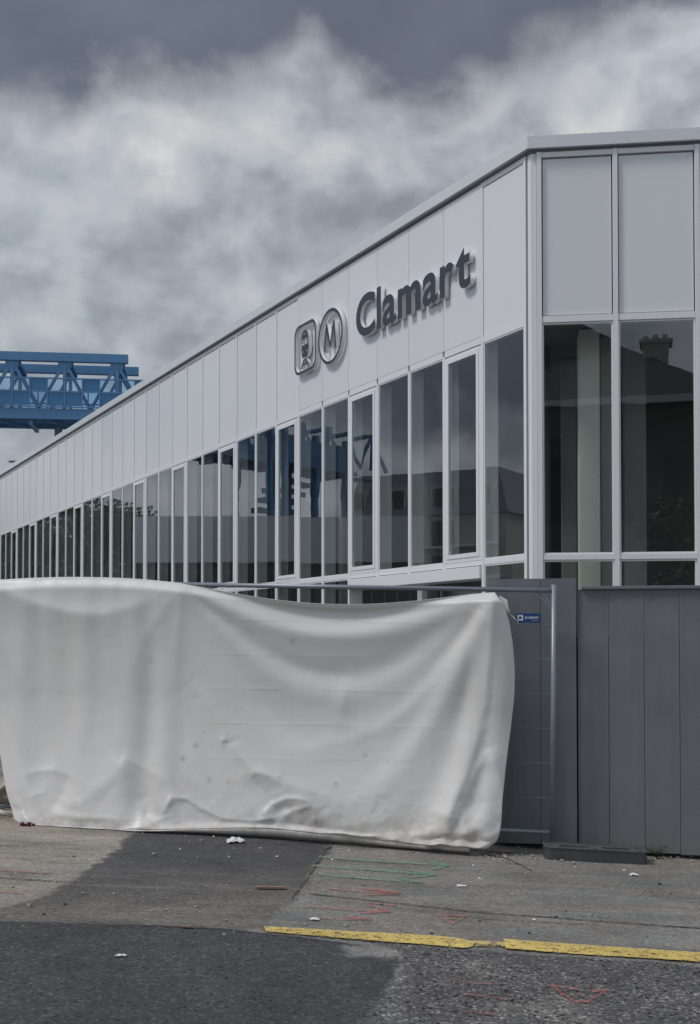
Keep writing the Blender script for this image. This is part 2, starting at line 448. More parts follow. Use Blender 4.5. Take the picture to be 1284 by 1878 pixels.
# ------------------------------------------------------------------ the station building
ZC = 16.0
def level(d): d = np.array([d[0], d[1], 0.0]); return d / np.linalg.norm(d)
D1 = level(ray(-497, 1180))                   # along the long facade, away from the corner
E2 = -level(ray(-16180, 1180))                # along the short facade, away from the corner (to the right)
UP = np.array([0, 0, 1.0])
N1 = np.array([-D1[1], D1[0], 0.0]);  N1 = N1 if np.dot(N1, -at(642, 1180, 16)) > 0 else -N1
N2 = np.array([E2[1], -E2[0], 0.0]);  N2 = N2 if N2[1] < 0 else -N2
K = at(966, 1100, ZC); K[2] = 0
def on1(px, py, o=0.0): return hit(px, py, K + N1 * o, N1)
def s_of(px, py=900, o=0.0): return float(np.dot(on1(px, py, o) - K, D1))
Cn = K - D1 * 0.13                            # the corner of the building
def on2(px, py, o=0.0): return hit(px, py, Cn + N2 * o, N2)
def r_of(px, py=700): return float(np.dot(on2(px, py) - Cn, E2))
W = s_of(507) / 8.0                           # bay width of the long facade
Z_TOP = on1(966, 259)[2] ; Z_COP = on1(966, 281)[2]; Z_PT = Z_COP - .03
Z_H1 = on1(960, 593.5)[2]                     # middle of the rail between panels and windows
Z_SILL = on1(960, 1023.5)[2]
print('bay', W, 'top', Z_TOP, 'head', Z_H1, 'sill', Z_SILL, 'K', K, 'check head right', on2(1060, 580)[2], 'sill right', on2(1060, 1022)[2])
NB = 46
S_END = NB * W
RM = [r_of(990), r_of(1130), r_of(1281)]
while len(RM) < 8: RM.append(RM[-1] + (RM[2] - RM[1]))
ROOT = empty('station_building', (Cn[0], Cn[1], 0), 'white panelled station building with a long ribbon of tall windows and an angled corner', 'building')
def P1(s, z, o): return K + D1 * s + UP * z + N1 * o
def P2(r, z, o): return Cn + E2 * r + UP * z + N2 * o
def box1(mb, s0, s1, z0, z1, o0, o1, mi=0): return mb.box(P1(s0, z0, o0), D1 * (s1 - s0), N1 * (o1 - o0), UP * (z1 - z0), mi)
def box2(mb, s0, s1, z0, z1, o0, o1, mi=0): return mb.box(P2(s0, z0, o0), E2 * (s1 - s0), N2 * (o1 - o0), UP * (z1 - z0), mi)
def line_x(p, d, q, e):
    A_ = np.array([[d[0], -e[0]], [d[1], -e[1]]]); t = np.linalg.solve(A_, (q - p)[:2]); return p + d * t[0]
def corner(o): return line_x(Cn + N1 * o, D1, Cn + N2 * o, E2)
R_END = RM[-1]
def strip(o0, o1):
    a = [Cn + D1 * (S_END + .13) + N1 * o1, corner(o1), Cn + E2 * R_END + N2 * o1, Cn + E2 * R_END + N2 * o0, corner(o0), Cn + D1 * (S_END + .13) + N1 * o0]
    return [(p[0], p[1]) for p in a]
# roof edge
mb = MB(); mb.prism(strip(-.5, .085), Z_COP, Z_TOP)
for k in range(NB):
    if k % 2 == 1: box1(mb, k * W - .006, k * W + .006, Z_COP + .004, Z_TOP - .002, .084, .0875)
mb.build('roof_coping', coping_m, ROOT, bevel=.006)
mb = MB(); mb.prism(strip(-.32, .02), Z_COP - .032, Z_COP - .003); mb.build('shadow_gap', grey_steel, ROOT)
Z_PT = Z_COP - .034
# roof slab
back1 = Cn + D1 * S_END - N1 * 14; back2 = Cn + E2 * R_END - N2 * 10
rp = [corner(-.52), Cn + D1 * S_END - N1 * .52, back1, back2, Cn + E2 * R_END - N2 * .52]
mb = MB(); mb.prism([(p[0], p[1]) for p in rp], Z_TOP - .25, Z_TOP - .06); mb.build('roof', concrete, ROOT)
MW = .052                                     # mullion width
PR = .014
# long facade: panels, mullions, windows
flush = range(1, 7)
for n in range(NB):
    s0, s1 = n * W, (n + 1) * W
    fl = n in flush
    mb = MB()
    g = .004 if fl else MW / 2 + .004
    ga = .004 if (fl and n > 1) else MW / 2 + .004
    gb = .004 if (fl and n < 6) else MW / 2 + .004
    off = .012 if fl else 0.0
    zt = Z_PT - (0 if fl else .07)
    box1(mb, s0 + ga, s1 - gb, Z_H1 + .052, zt - .012, off - .05, off)
    mb.build('wall_panel', panel_m, ROOT, bevel=.003)
    if not fl:
        mb = MB(); box1(mb, s0 + MW / 2 + .002, s1 - MW / 2 - .002, zt + .002, Z_PT - .003, -.05, PR * .7); mb.build('top_rail', white, ROOT)
for n in range(NB + 1):
    mb = MB()
    top = Z_PT - .003 if not (n in range(2, 7)) else Z_H1 - .03
    zb = -.3
    ent = n in range(2, 5)
    if ent: zb = Z_SILL - .10
    box1(mb, n * W - MW / 2, n * W + MW / 2, zb, top, -.06, PR)
    box1(mb, n * W - MW * .4, n * W + MW * .4, zb, min(top, Z_H1 + .02), -.24, -.062)
    mb.build('mullion', white, ROOT, bevel=.003)
# horizontal rails
mb = MB()
for n in range(NB):
    box1(mb, n * W + MW / 2 + .001, (n + 1) * W - MW / 2 - .001, Z_H1 - .045, Z_H1 + .05, -.06, PR - .005)
mb.build('head_rail', white, ROOT)
mb = MB()
for n in range(NB):
    box1(mb, n * W + MW / 2 + .001, (n + 1) * W - MW / 2 - .001, Z_SILL - .035, Z_SILL + .035, -.06, PR - .005)
mb.build('sill_rail', white, ROOT)
def window(fbox, Pf, s0, s1, z0, z1, vent=False):
    fw = .022
    mb = MB()
    if vent:
        for (w_, a, b, m) in ((.055, -.05, .013, 0.0), (.062, -.045, .024, .055)):
            i0, i1, j0, j1 = s0 + m, s1 - m, z0 + m, z1 - m - (.02 if m == 0 else 0)
            fbox(mb, i0, i0 + w_, j0, j1, a, b); fbox(mb, i1 - w_, i1, j0, j1, a, b)
            fbox(mb, i0 + w_, i1 - w_, j0, j0 + w_, a, b); fbox(mb, i0 + w_, i1 - w_, j1 - w_, j1, a, b)
        m = .117; po = .004
    else:
        fbox(mb, s0, s0 + fw, z0, z1, -.06, .002); fbox(mb, s1 - fw, s1, z0, z1, -.06, .002)
        fbox(mb, s0 + fw, s1 - fw, z0, z0 + fw, -.06, .002); fbox(mb, s0 + fw, s1 - fw, z1 - fw, z1, -.06, .002)
        m = fw; po = -.008
    w = mb.build('vent_window' if vent else 'window', white, ROOT, bevel=.002)
    g = MB()
    a, b, c, d = Pf(s0 + m, z0 + m, po), Pf(s1 - m, z0 + m, po), Pf(s1 - m, z1 - m, po), Pf(s0 + m, z1 - m, po)
    t_ = random.uniform(-.0022, .0022); t2 = random.uniform(-.002, .002)       # panes never sit in quite one plane
    nn = Pf(0, 0, 1) - Pf(0, 0, 0)
    a = a + nn * (t_ + t2); b = b + nn * (-t_ + t2); c = c + nn * (-t_ - t2); d = d + nn * (t_ - t2)
    g.add([a, b, c, d], [(0, 1, 2, 3)])
    g.build('pane', glass, w)
for n in range(NB):
    s0, s1 = n * W + MW / 2 + .001, (n + 1) * W - MW / 2 - .001
    window(box1, P1, s0, s1, Z_SILL + .036, Z_H1 - .046, n % 3 == 1)
    if n not in (1, 2, 3, 4) and n < 14:
        window(box1, P1, s0, s1, 1.45, Z_SILL - .036)
# wall below the sill further along and a plinth
mb = MB(); box1(mb, 14 * W, S_END, .0, Z_SILL - .04, -.2, -.02); box1(mb, 5 * W, 14 * W, -.3, 1.44, -.2, -.02); box1(mb, 0, W, -.3, 1.44, -.2, -.02)
mb.build('plinth_wall', inner_grey, ROOT)
# entrance: white beam over a dark recess
zb0 = on1(885, 1061)[2]; zb1 = Z_SILL - .05
mb = MB(); box1(mb, W + .03, 5 * W - .03, zb0, zb1, -.3, .05); mb.build('entrance_beam', white, ROOT, bevel=.008)
mb = MB(); box1(mb, W + .05, 5 * W - .05, -.3, zb0 - .01, -1.5, -1.4); mb.build('entrance_shutter', inner_grey, ROOT)
mb = MB(); box1(mb, 4.1 * W, 4.25 * W, -.3, zb0 - .01, -1.0, -.88); mb.build('entrance_post', white, ROOT)
# corner profiles
mb = MB()
cA = [corner(.0), Cn + D1 * .075 + N1 * .0, Cn + D1 * .075 - N1 * .1, corner(-.1), Cn + E2 * .07 - N2 * .1, Cn + E2 * .07]
mb.prism([(p[0], p[1]) for p in cA], -.3, Z_PT - .004)
mb.build('corner_post', white, ROOT, bevel=.004)
# short facade
H2 = Z_H1; SL2 = Z_SILL
for n in range(len(RM) - 1):
    r0, r1 = RM[n] + .034, RM[n + 1] - .034
    mb = MB(); box2(mb, r0 + .012, r1 - .012, H2 + .062, Z_PT - .085, -.06, -.012); mb.build('wall_panel', panel_m, ROOT, bevel=.004)
    mb = MB(); box2(mb, r0, r1, Z_PT - .07, Z_PT - .003, -.06, .022); box2(mb, r0, r1, H2 - .04, H2 + .045, -.06, .022); box2(mb, r0, r1, SL2 - .04, SL2 + .03, -.06, .022)
    mb.build('cross_rail', white, ROOT, bevel=.003)
    window(box2, P2, r0, r1, SL2 + .032, H2 - .042)
    window(box2, P2, r0, r1, .9, SL2 - .042)
mb = MB(); box2(mb, .07, R_END, -.3, .89, -.2, -.02); mb.build('plinth_wall', inner_grey, ROOT)
for n, r in enumerate(RM):
    mb = MB(); box2(mb, r - .032, r + .032, -.3, Z_PT - .003, -.06, .035); box2(mb, r - .025, r + .025, -.3, Z_H1, -.2, -.062)
    mb.build('mullion', white, ROOT, bevel=.003)
# interior
def inner_poly(o):
    return [(p[0], p[1]) for p in (corner(-.3), Cn + D1 * S_END - N1 * .3, Cn + D1 * S_END - N1 * o, line_x(Cn - N1 * o, D1, Cn - N2 * 9.8, E2), Cn + E2 * R_END - N2 * 9.8, Cn + E2 * R_END - N2 * .3)]
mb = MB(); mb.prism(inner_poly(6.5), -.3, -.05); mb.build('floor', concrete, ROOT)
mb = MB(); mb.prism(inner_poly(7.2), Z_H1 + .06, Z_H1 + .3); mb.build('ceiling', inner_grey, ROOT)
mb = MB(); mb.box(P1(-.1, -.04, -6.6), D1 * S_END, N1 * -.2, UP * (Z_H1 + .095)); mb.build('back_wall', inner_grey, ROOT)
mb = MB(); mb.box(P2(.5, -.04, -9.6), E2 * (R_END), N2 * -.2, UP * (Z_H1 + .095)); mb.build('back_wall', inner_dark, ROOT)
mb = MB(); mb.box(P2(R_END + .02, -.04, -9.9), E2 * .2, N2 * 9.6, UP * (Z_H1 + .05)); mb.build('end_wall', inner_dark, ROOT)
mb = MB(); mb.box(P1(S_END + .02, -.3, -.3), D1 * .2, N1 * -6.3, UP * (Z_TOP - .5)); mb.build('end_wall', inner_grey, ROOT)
# square interior columns behind the short facade
def icol(px0, px1, back, mat, depth=.45):
    a = hit(px0, 900, Cn - N2 * back, N2); b = hit(px1, 900, Cn - N2 * back, N2)
    mb = MB(); mb.box((a[0], a[1], -.04), E2 * np.linalg.norm(b - a), -N2 * depth, UP * (Z_H1 + .08)); mb.build('interior_column', mat, ROOT, bevel=.01)
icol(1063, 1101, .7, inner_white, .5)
icol(1103, 1128, 1.15, inner_shaded, .3)  # stands in for the first column's side, its shade painted in
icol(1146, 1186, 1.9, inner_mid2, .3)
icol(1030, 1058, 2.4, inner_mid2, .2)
# round columns behind the long facade
for n in range(1, NB, 3):
    mb = MB(); p = P1(n * W + .2, 0, -1.1); mb.tube([(p[0], p[1], -.04), (p[0], p[1], Z_H1 + .05)], .16, 16); mb.build('interior_column', inner_grey, ROOT, smooth=True)

# ------------------------------------------------------------------ signs on the long facade
FO = .012                                     # outer face of the flush panels
BX = Matrix(((-D1[0], 0, N1[0]), (-D1[1], 0, N1[1]), (0, 1, 0))).to_4x4()
DEP = .066; OFFC = FO + .03 + DEP / 2
def place(me, px, py, sx, sy, off=OFFC):
    """local XY mesh -> on the facade; the local origin lands where pixel (px, py) meets the sign's face"""
    p = on1(px, py, FO + .03 + DEP); p = p - N1 * (FO + .03 + DEP - off)
    return Matrix.Translation(Vector(p)) @ BX @ Matrix.Diagonal((sx, sy, 1, 1))
def two_tone(me):
    me.materials.append(letter_dark); me.materials.append(letter_side)
    for p in me.polygons: p.material_index = 0 if p.normal.z > .7 else 1
def sign_part(name, me, M, parent):
    two_tone(me); me.transform(M)
    o = bpy.data.objects.new(name, me); COL.objects.link(o); o.parent = parent
    me.transform(Matrix.Translation(-wloc(parent)))
    return o
# lettering: each letter fitted between its pixel bounds on the face
LET = [('C', 653, 695), ('l', 687.5, 694.5), ('a', 699, 722), ('m', 727, 771), ('a', 777, 803), ('r', 810, 829), ('t', 831, 862)]
base_p = (657, 611); z_base0 = on1(690, 601, FO + .13)[2]; 
zb_l = on1(671, 613, FO + .135)[2]; zb_r = on1(846, 524, FO + .135)[2]
z_bl = (zb_l + zb_r) / 2 + .012
z_cap = on1(676, 531, FO + .135)[2]
capH = z_cap - z_bl
NS = empty('name_sign', P1(s_of(760), z_bl, FO), 'dark grey raised letters reading Clamart on the white facade', 'sign')
dg_scale = capH / 0.73
FACE_O = FO + .03 + DEP
s_start = s_of(653, 570, FACE_O); s_stop = s_of(863, 490, FACE_O)
glyphs = []; cur = 0.0
adv = {'C': .70, 'l': .335, 'a': .60, 'm': .93, 'r': .43, 't': .43}
for ch, _, _ in LET:
    me = text_mesh(ch, DEP, .026); xs = [v.co.x for v in me.vertices]
    gap = .056
    glyphs.append((ch, me, cur - min(xs), cur + max(xs) - min(xs))); cur += max(xs) - min(xs) + gap
tot = cur - .056
kx = (s_start - s_stop) / tot
for ch, me, x0, x1 in glyphs:
    M = Matrix.Translation(Vector(P1(s_start, z_bl, OFFC))) @ BX @ Matrix.Diagonal((kx, dg_scale, 1, 1)) @ Matrix.Translation((x0, 0, 0))
    sign_part('letter', me, M, NS)
print('sign kx', kx, 'ky', dg_scale)
# train pictogram in a rounded square ring
def face_box(x0, x1, yl0, yl1, yr0, yr1):
    """centre and half sizes (m) from the left edge and right edge pixel columns"""
    sa, sb = s_of(x0, (yl0 + yl1) / 2, FACE_O), s_of(x1, (yr0 + yr1) / 2, FACE_O)
    zt = on1(x0, yl0, FACE_O)[2]; zb = on1(x0, yl1, FACE_O)[2]; zt2 = on1(x1, yr0, FACE_O)[2]; zb2 = on1(x1, yr1, FACE_O)[2]
    return (sa + sb) / 2, (zt + zt2 + zb + zb2) / 4, abs(sa - sb) / 2, ((zt - zb) + (zt2 - zb2)) / 4
def fmat(s, z, hx, hy, off=OFFC): return Matrix.Translation(Vector(P1(s, z, off))) @ BX @ Matrix.Diagonal((hx, hy, 1, 1))
ts, tz, thx, thy = face_box(540, 579.5, 599, 694, 584, 671)
print('train sign', thx * 2, thy * 2)
TS = empty('train_sign', P1(ts, tz, FO), 'rounded square sign with a front view train pictogram on the white facade', 'sign')
sign_part('ring', flat_shape([rrect(2, 2, .42), rrect(1.78, 1.78, .34)], DEP), fmat(ts, tz, thx, thy), TS)
body = [(-.30, .18), (-.30, .40), (-.22, .60), (-.10, .68), (.10, .68), (.22, .60), (.30, .40), (.30, .18)]
low = [(-.345, .10), (.345, .10), (.34, -.10), (.30, -.24), (.20, -.40), (-.20, -.40), (-.30, -.24), (-.34, -.10)]
cab = [[(-.33, .10), (-.33, .36), (-.25, .60), (-.12, .69), (.12, .69), (.25, .60), (.33, .36), (.33, .10), (.345, .02), (.33, -.18), (.28, -.28), (.20, -.40), (-.20, -.40), (-.28, -.28), (-.33, -.18), (-.345, .02)],
       [(-.26, .12), (.26, .12), (.255, .36), (-.255, .36)], ell(.05, .05, 12, -.19, -.15), ell(.05, .05, 12, .19, -.15), [(-.14, .53), (.14, .53), (.14, .58), (-.14, .58)]]
sign_part('train', flat_shape(cab, DEP), fmat(ts, tz, thx, thy), TS)
trk = [(-.16, -.46), (.16, -.46), (.40, -.80), (.28, -.80), (.215, -.70), (-.215, -.70), (-.28, -.80), (-.40, -.80)]
sign_part('track', flat_shape([trk, [(-.12, -.54), (.12, -.54), (.165, -.62), (-.165, -.62)]], DEP), fmat(ts, tz, thx, thy), TS)
ms, mz, mhx, mhy = face_box(583.5, 628.5, 575, 668, 566, 655)
mzt = on1(607, 565, FACE_O)[2]; mzb = on1(604, 668, FACE_O)[2]; mz = (mzt + mzb) / 2; mhy = (mzt - mzb) / 2
print('metro sign', mhx * 2, mhy * 2)
MS = empty('metro_sign', P1(ms, mz, FO), 'round ring sign holding a thin letter M on the white facade', 'sign')
sign_part('ring', flat_shape([ell(1, 1, 64), ell(.885, .885, 64)], DEP), fmat(ms, mz, mhx, mhy), MS)
Mp = [(-.50, -.50), (-.36, .52), (-.24, .52), (0, -.18), (.24, .52), (.36, .52), (.50, -.50), (.39, -.50), (.285, .28), (.04, -.42), (-.04, -.42), (-.285, .28), (-.39, -.50)]
sign_part('letter', flat_shape([Mp], DEP), fmat(ms, mz, mhx, mhy), MS)

# ------------------------------------------------------------------ site fence, hoarding
FR = at(1017, 1300, 9.55)                    # right-hand post of the mesh panel
FD = np.array([-math.cos(R(9.5)), math.sin(R(9.5)), 0])   # along the fence, leftwards
FN = np.array([-math.sin(R(9.5)), -math.cos(R(9.5)), 0])  # towards the street
def onF(px, py, o=0.0): return hit(px, py, FR + FN * o, FN)
def f_of(px, py=1300): return float(np.dot(onF(px, py) - FR, FD))
zr_r = onF(1012, 1083)[2]; zl = onF(345, 1072)[2]
rs = (zl - zr_r) / f_of(345)                  # the panel follows the slope of the street
print('fence rail', zr_r, 'slope', rs, 'left', f_of(345))
def PF(f, h, o=0.0): return FR * np.array([1, 1, 0]) + FD * f + UP * (zr_r + rs * f + h) + FN * o
HB = onF(1010, 1527)[2] - zr_r                # lower rail
PW = 3.5
def fence_panel(f0, label, plate=True):
    r = empty('mesh_fence_panel', PF(f0, HB - .12), label, 'fence', 'wire mesh fence panels along the site')
    g0 = 2 if plate else 0
    mb = MB(); mb.tube([PF(f0 - .0, .045), PF(f0 + .02, HB - .11)], .021, 12); mb.build('post', galv, r, smooth=True)
    mb = MB(); mb.tube([PF(f0 + PW - .03, .045), PF(f0 + PW - .03, HB - .11)], .021, 12); mb.build('post', galv, r, smooth=True)
    mb = MB(); mb.tube([PF(f0 + .022, 0), PF(f0 + PW - .052, 0)], .0185, 12); mb.build('top_rail', galv, r, smooth=True)
    mb = MB(); mb.tube([PF(f0 + .04, HB), PF(f0 + PW - .052, HB)], .0185, 12); mb.build('bottom_rail', galv, r, smooth=True)
    mb = MB()
    nh = 7
    for k in range(1, nh):
        h = HB * k / nh; mb.tube([PF(f0 + .012, h, .012), PF(f0 + PW - .05, h, .012)], .0021, 5)
    for k in range(1, 34):
        f = f0 + PW * k / 34; mb.tube([PF(f, 0, .006), PF(f, HB, .006)], .0006, 4)
    mb.build('wire_mesh', galv, r)
    mb = MB()
    for (a, b) in ((.035, -.125), (.085, -.10)): mb.tube([PF(f0 + .17 - a * .9, -.02, .0), PF(f0 + .02, b - .02, .0)], .007, 6)
    mb.build('corner_brace', galv, r)
    return r
fp1 = fence_panel(0.0, 'galvanised mesh fence panel with a small blue plate, standing in the black block')
# name plate wired to the mesh
pa = onF(946, 1133, .03); pz0 = onF(970, 1142, .03)[2]; pz1 = onF(970, 1125, .03)[2]
pf0, pf1 = f_of(992, 1133), f_of(946, 1133)
mb = MB(); mb.box(PF(pf1, 0, .02) * np.array([1, 1, 0]) + UP * pz0, FD * (pf0 - pf1), FN * .004, UP * (pz1 - pz0)); mb.build('name_plate', sign_blue, fp1)
PL = [c for c in fp1.children if c.name.startswith('name_plate')][0]
BF = Matrix(((-FD[0], 0, FN[0]), (-FD[1], 0, FN[1]), (0, 1, 0))).to_4x4()
def on_plate(name, me, f, z, sx, sy, mat):
    p = PF(f, 0, .0265) * np.array([1, 1, 0]) + UP * z
    me.transform(Matrix.Translation(Vector(p) - wloc(PL)) @ BF @ Matrix.Diagonal((sx, sy, 1, 1)))
    me.materials.append(mat); o = bpy.data.objects.new(name, me); COL.objects.link(o); o.parent = PL
pw = pf1 - pf0; ph = pz1 - pz0
on_plate('emblem', flat_shape([rrect(1, 1, .06), rrect(.5, .5, .04)], .002), pf1 - pw * .185, pz0 + ph * .53, ph * .60, ph * .60, sign_white)
tm = text_mesh('ECOMPART', .002, .02); wx = max(v.co.x for v in tm.vertices)
on_plate('lettering', tm, pf1 - pw * .36, pz0 + ph * .42, pw * .56 / wx, ph * .34, sign_white)
tm = text_mesh('location', .002, .0); wx = max(v.co.x for v in tm.vertices)
on_plate('small_lettering', tm, pf1 - pw * .66, pz0 + ph * .20, pw * .26 / wx, ph * .17, sign_white)
fp2 = fence_panel(PW + .05, 'galvanised mesh fence panel hidden behind the dirty tarpaulin at the left edge', False)

# black plastic block carrying the post
BKC = ground(1095, 1566); bw, bd, bh = .775, .26, .098
bl0 = ground(1001, 1577); bl1 = ground(1189, 1587)
bax = level(bl1 - bl0); bay = np.array([-bax[1], bax[0], 0])
bw = float(np.linalg.norm((bl1 - bl0)[:2]))
bo = (bl0 + bl1) / 2 + bay * bd / 2; bo[2] = gz(bo[0])
BK = empty('fence_block', bo, 'long black plastic fence block with slotted top lying at the foot of the mesh panel', 'fence block')
BM = Matrix(((bax[0], bay[0], 0, bo[0]), (bax[1], bay[1], 0, bo[1]), (bax[2] - SLOPE * 0, 0, 1, bo[2]), (0, 0, 0, 1)))
BM[2][0] = -SLOPE
def blk(name, polys, z0, z1, mat=black_plastic):
    me = flat_shape(polys, z1 - z0, 0.0); me.transform(BM @ Matrix.Translation((0, 0, (z0 + z1) / 2)) ); me.transform(Matrix.Translation(-wloc(BK)))
    me.materials.append(mat); o = bpy.data.objects.new(name, me); COL.objects.link(o); o.parent = BK; return o
slots = [rrect(bw * .30, bd * .36, .03, cx=-bw * .20), rrect(bw * .30, bd * .36, .03, cx=bw * .225), ell(.026, .026, 16, -bw * .425, 0), ell(.026, .026, 16, bw * .44, bd * .2), ell(.026, .026, 16, bw * .44, -bd * .2), ell(.022, .022, 16, .008, bd * .2), ell(.022, .022, 16, .008, -bd * .2)]
blk('base', [rrect(bw, bd, .05)] + slots, .0, bh - .024)
blk('slotted_top', [rrect(bw - .016, bd - .016, .045)] + slots, bh - .0235, bh - .006, block_top)
blk('rim', [rrect(bw + .006, bd + .006, .05), rrect(bw - .03, bd - .03, .04)], bh - .0055, bh, block_top)

# grey hoarding
HY = 9.74
H0 = at(1060, 1300, HY); H1 = at(1284, 1300, HY - .15)
HD = level(H1 - H0); HN = np.array([HD[1], -HD[0], 0]); 
def onH(px, py): return hit(px, py, H0, HN)
def h_of(px): return float(np.dot(onH(px, 1300) - H0, HD))
HT = onH(1150, 1080)[2]
HR = empty('site_hoarding', (H0[0], H0[1], gz(H0[0])), 'long dark grey hoarding of vertical boards with a capping rail, right of the fence block', 'hoarding')
edges = [h_of(x) for x in (1060, 1117, 1182, 1247)]; stp = edges[3] - edges[2]
while edges[-1] < 3.6: edges.append(edges[-1] + stp)
def planks(name, parent, org, dirv, nv, eds, top, bot_fn, gap=.004):
    mb = MB()
    for a, b in zip(eds[:-1], eds[1:]):
        p0 = org + dirv * (a + gap / 2); p1 = org + dirv * (b - gap / 2)
        w0, w1 = random.uniform(-.004, .004), random.uniform(-.004, .004)
        zb = bot_fn((p0[0] + p1[0]) / 2) + random.uniform(0, .008)
        N = 14
        for k in range(N):      # slightly bowed boards
            pass
        vs = []; fs = []
        for k in range(N + 1):
            z = zb + (top - zb) * k / N
            bow = .006 * math.sin(math.pi * k / N) * (w0 / .004) + .0015 * math.sin(k * 1.9 + a * 9)
            for (p, w_) in ((p0, w0), (p1, w1)):
                q = p * np.array([1, 1, 0]) + nv * (bow + w_); vs.append(q + UP * z)
            for (p, w_) in ((p0, w0), (p1, w1)):
                q = p * np.array([1, 1, 0]) + nv * (bow + w_ - .02); vs.append(q + UP * z)
        for k in range(N):
            i = 4 * k
            fs += [(i, i + 1, i + 5, i + 4), (i + 3, i + 2, i + 6, i + 7), (i + 1, i + 3, i + 7, i + 5), (i + 2, i, i + 4, i + 6)]
        fs += [(0, 2, 3, 1), (4 * N, 4 * N + 1, 4 * N + 3, 4 * N + 2)]
        mb.add(vs, fs)
        for hz_ in (.10, .52, .93):        # screw heads
            for f_ in (.12, .88):
                q = (p0 + (p1 - p0) * f_) * np.array([1, 1, 0]) + UP * (zb + (top - zb) * hz_ + random.uniform(-.01, .01))
                bow = .006 * math.sin(math.pi * hz_) * (w0 / .004) + w0 + (w1 - w0) * f_
                mb.box(q + nv * (bow - .002) - dirv * .004 - UP * .004, dirv * .008, nv * .0045, UP * .008, 1)
    return mb.build(name, [hoard_m, grey_steel], parent, smooth=False)
hb_z = onH(1160, 1563)[2]
planks('boards', HR, H0, HD, HN, edges, HT - .004, lambda x: hb_z + .0 - SLOPE * .3 * (x - H0[0]))
mb = MB(); mb.box(H0 + HD * .03 - np.array([0, 0, H0[2]]) + UP * (HT - .003) + HN * .035, HD * 3.5, -HN * .07, UP * .026); mb.build('capping_rail', hoard_m, HR, bevel=.004)
mb = MB(); mb.box(H0 - np.array([0, 0, H0[2]]) + UP * (gz(H0[0]) - .1) - HN * .05 - HD * .12, HD * 3.6, -HN * .03, UP * (HT - .2)); mb.build('gap_blocker', darkgap, HR)  # added dark sheet behind the boards, keeps light out of their gaps
# taller panel beside it, behind the mesh fence
TP = at(1058, 1300, HY - .03) - HN * -.0
TDv = -HD
tx0 = float(np.dot(hit(929, 1300, TP, HN) - TP, TDv))
TT = hit(1000, 1061, TP, HN)[2]; TB = hit(970, 1548, TP, HN)[2]
TR = empty('hoarding_panel', (TP[0], TP[1], gz(TP[0])), 'taller dark grey two board hoarding panel behind the mesh fence and blue plate', 'hoarding')
t1 = float(np.dot(hit(992, 1300, TP, HN) - TP, TDv))
planks('boards', TR, TP, TDv, HN, [0, t1, tx0 + .09], TT, lambda x: TB)
mb = MB(); mb.box(TP * np.array([1, 1, 0]) + UP * (TT - .09) - HN * .025, TDv * (tx0 + .09), -HN * .045, UP * .085); mb.box(TP * np.array([1, 1, 0]) + UP * (TB + .2) - HN * .025, TDv * (tx0 + .09), -HN * .045, UP * .085); mb.build('batten', hoard_m, TR)
mb = MB(); mb.box(TP * np.array([1, 1, 0]) + UP * (TB + .02) - HN * .075, TDv * (tx0 + .08), -HN * .02, UP * (TT - TB - .04)); mb.build('gap_blocker', darkgap, TR)  # added dark sheet, stops light showing between the two boards
mb = MB(); mb.box(TP * np.array([1, 1, 0]) + UP * (gz(TP[0]) + .0) + TDv * .1 - HN * .11, TDv * (tx0 + .06), -HN * .12, UP * .12); mb.build('foot_beam', black_plastic, TR)

# ------------------------------------------------------------------ tarpaulin
def interp(poly, n):
    p = np.array(poly, float); L = np.r_[0, np.cumsum(np.hypot(*np.diff(p, axis=0).T))]; t = np.linspace(0, L[-1], n)
    return np.c_[np.interp(t, L, p[:, 0]), np.interp(t, L, p[:, 1])]
def smooth1(a, k):
    for _ in range(k): b = a.copy(); b[1:-1] = (a[:-2] + 2 * a[1:-1] + a[2:]) / 4; a = b
    return a
def coons(T, B, L, Rr):
    nx, ny = len(T), len(L)
    u = np.linspace(0, 1, nx)[None, :, None]; v = np.linspace(0, 1, ny)[:, None, None]
    return (1 - v) * T[None] + v * B[None] + (1 - u) * L[:, None] + u * Rr[:, None] - ((1 - u) * (1 - v) * T[0] + u * (1 - v) * T[-1] + (1 - u) * v * B[0] + u * v * B[-1])
NX, NY = 420, 230
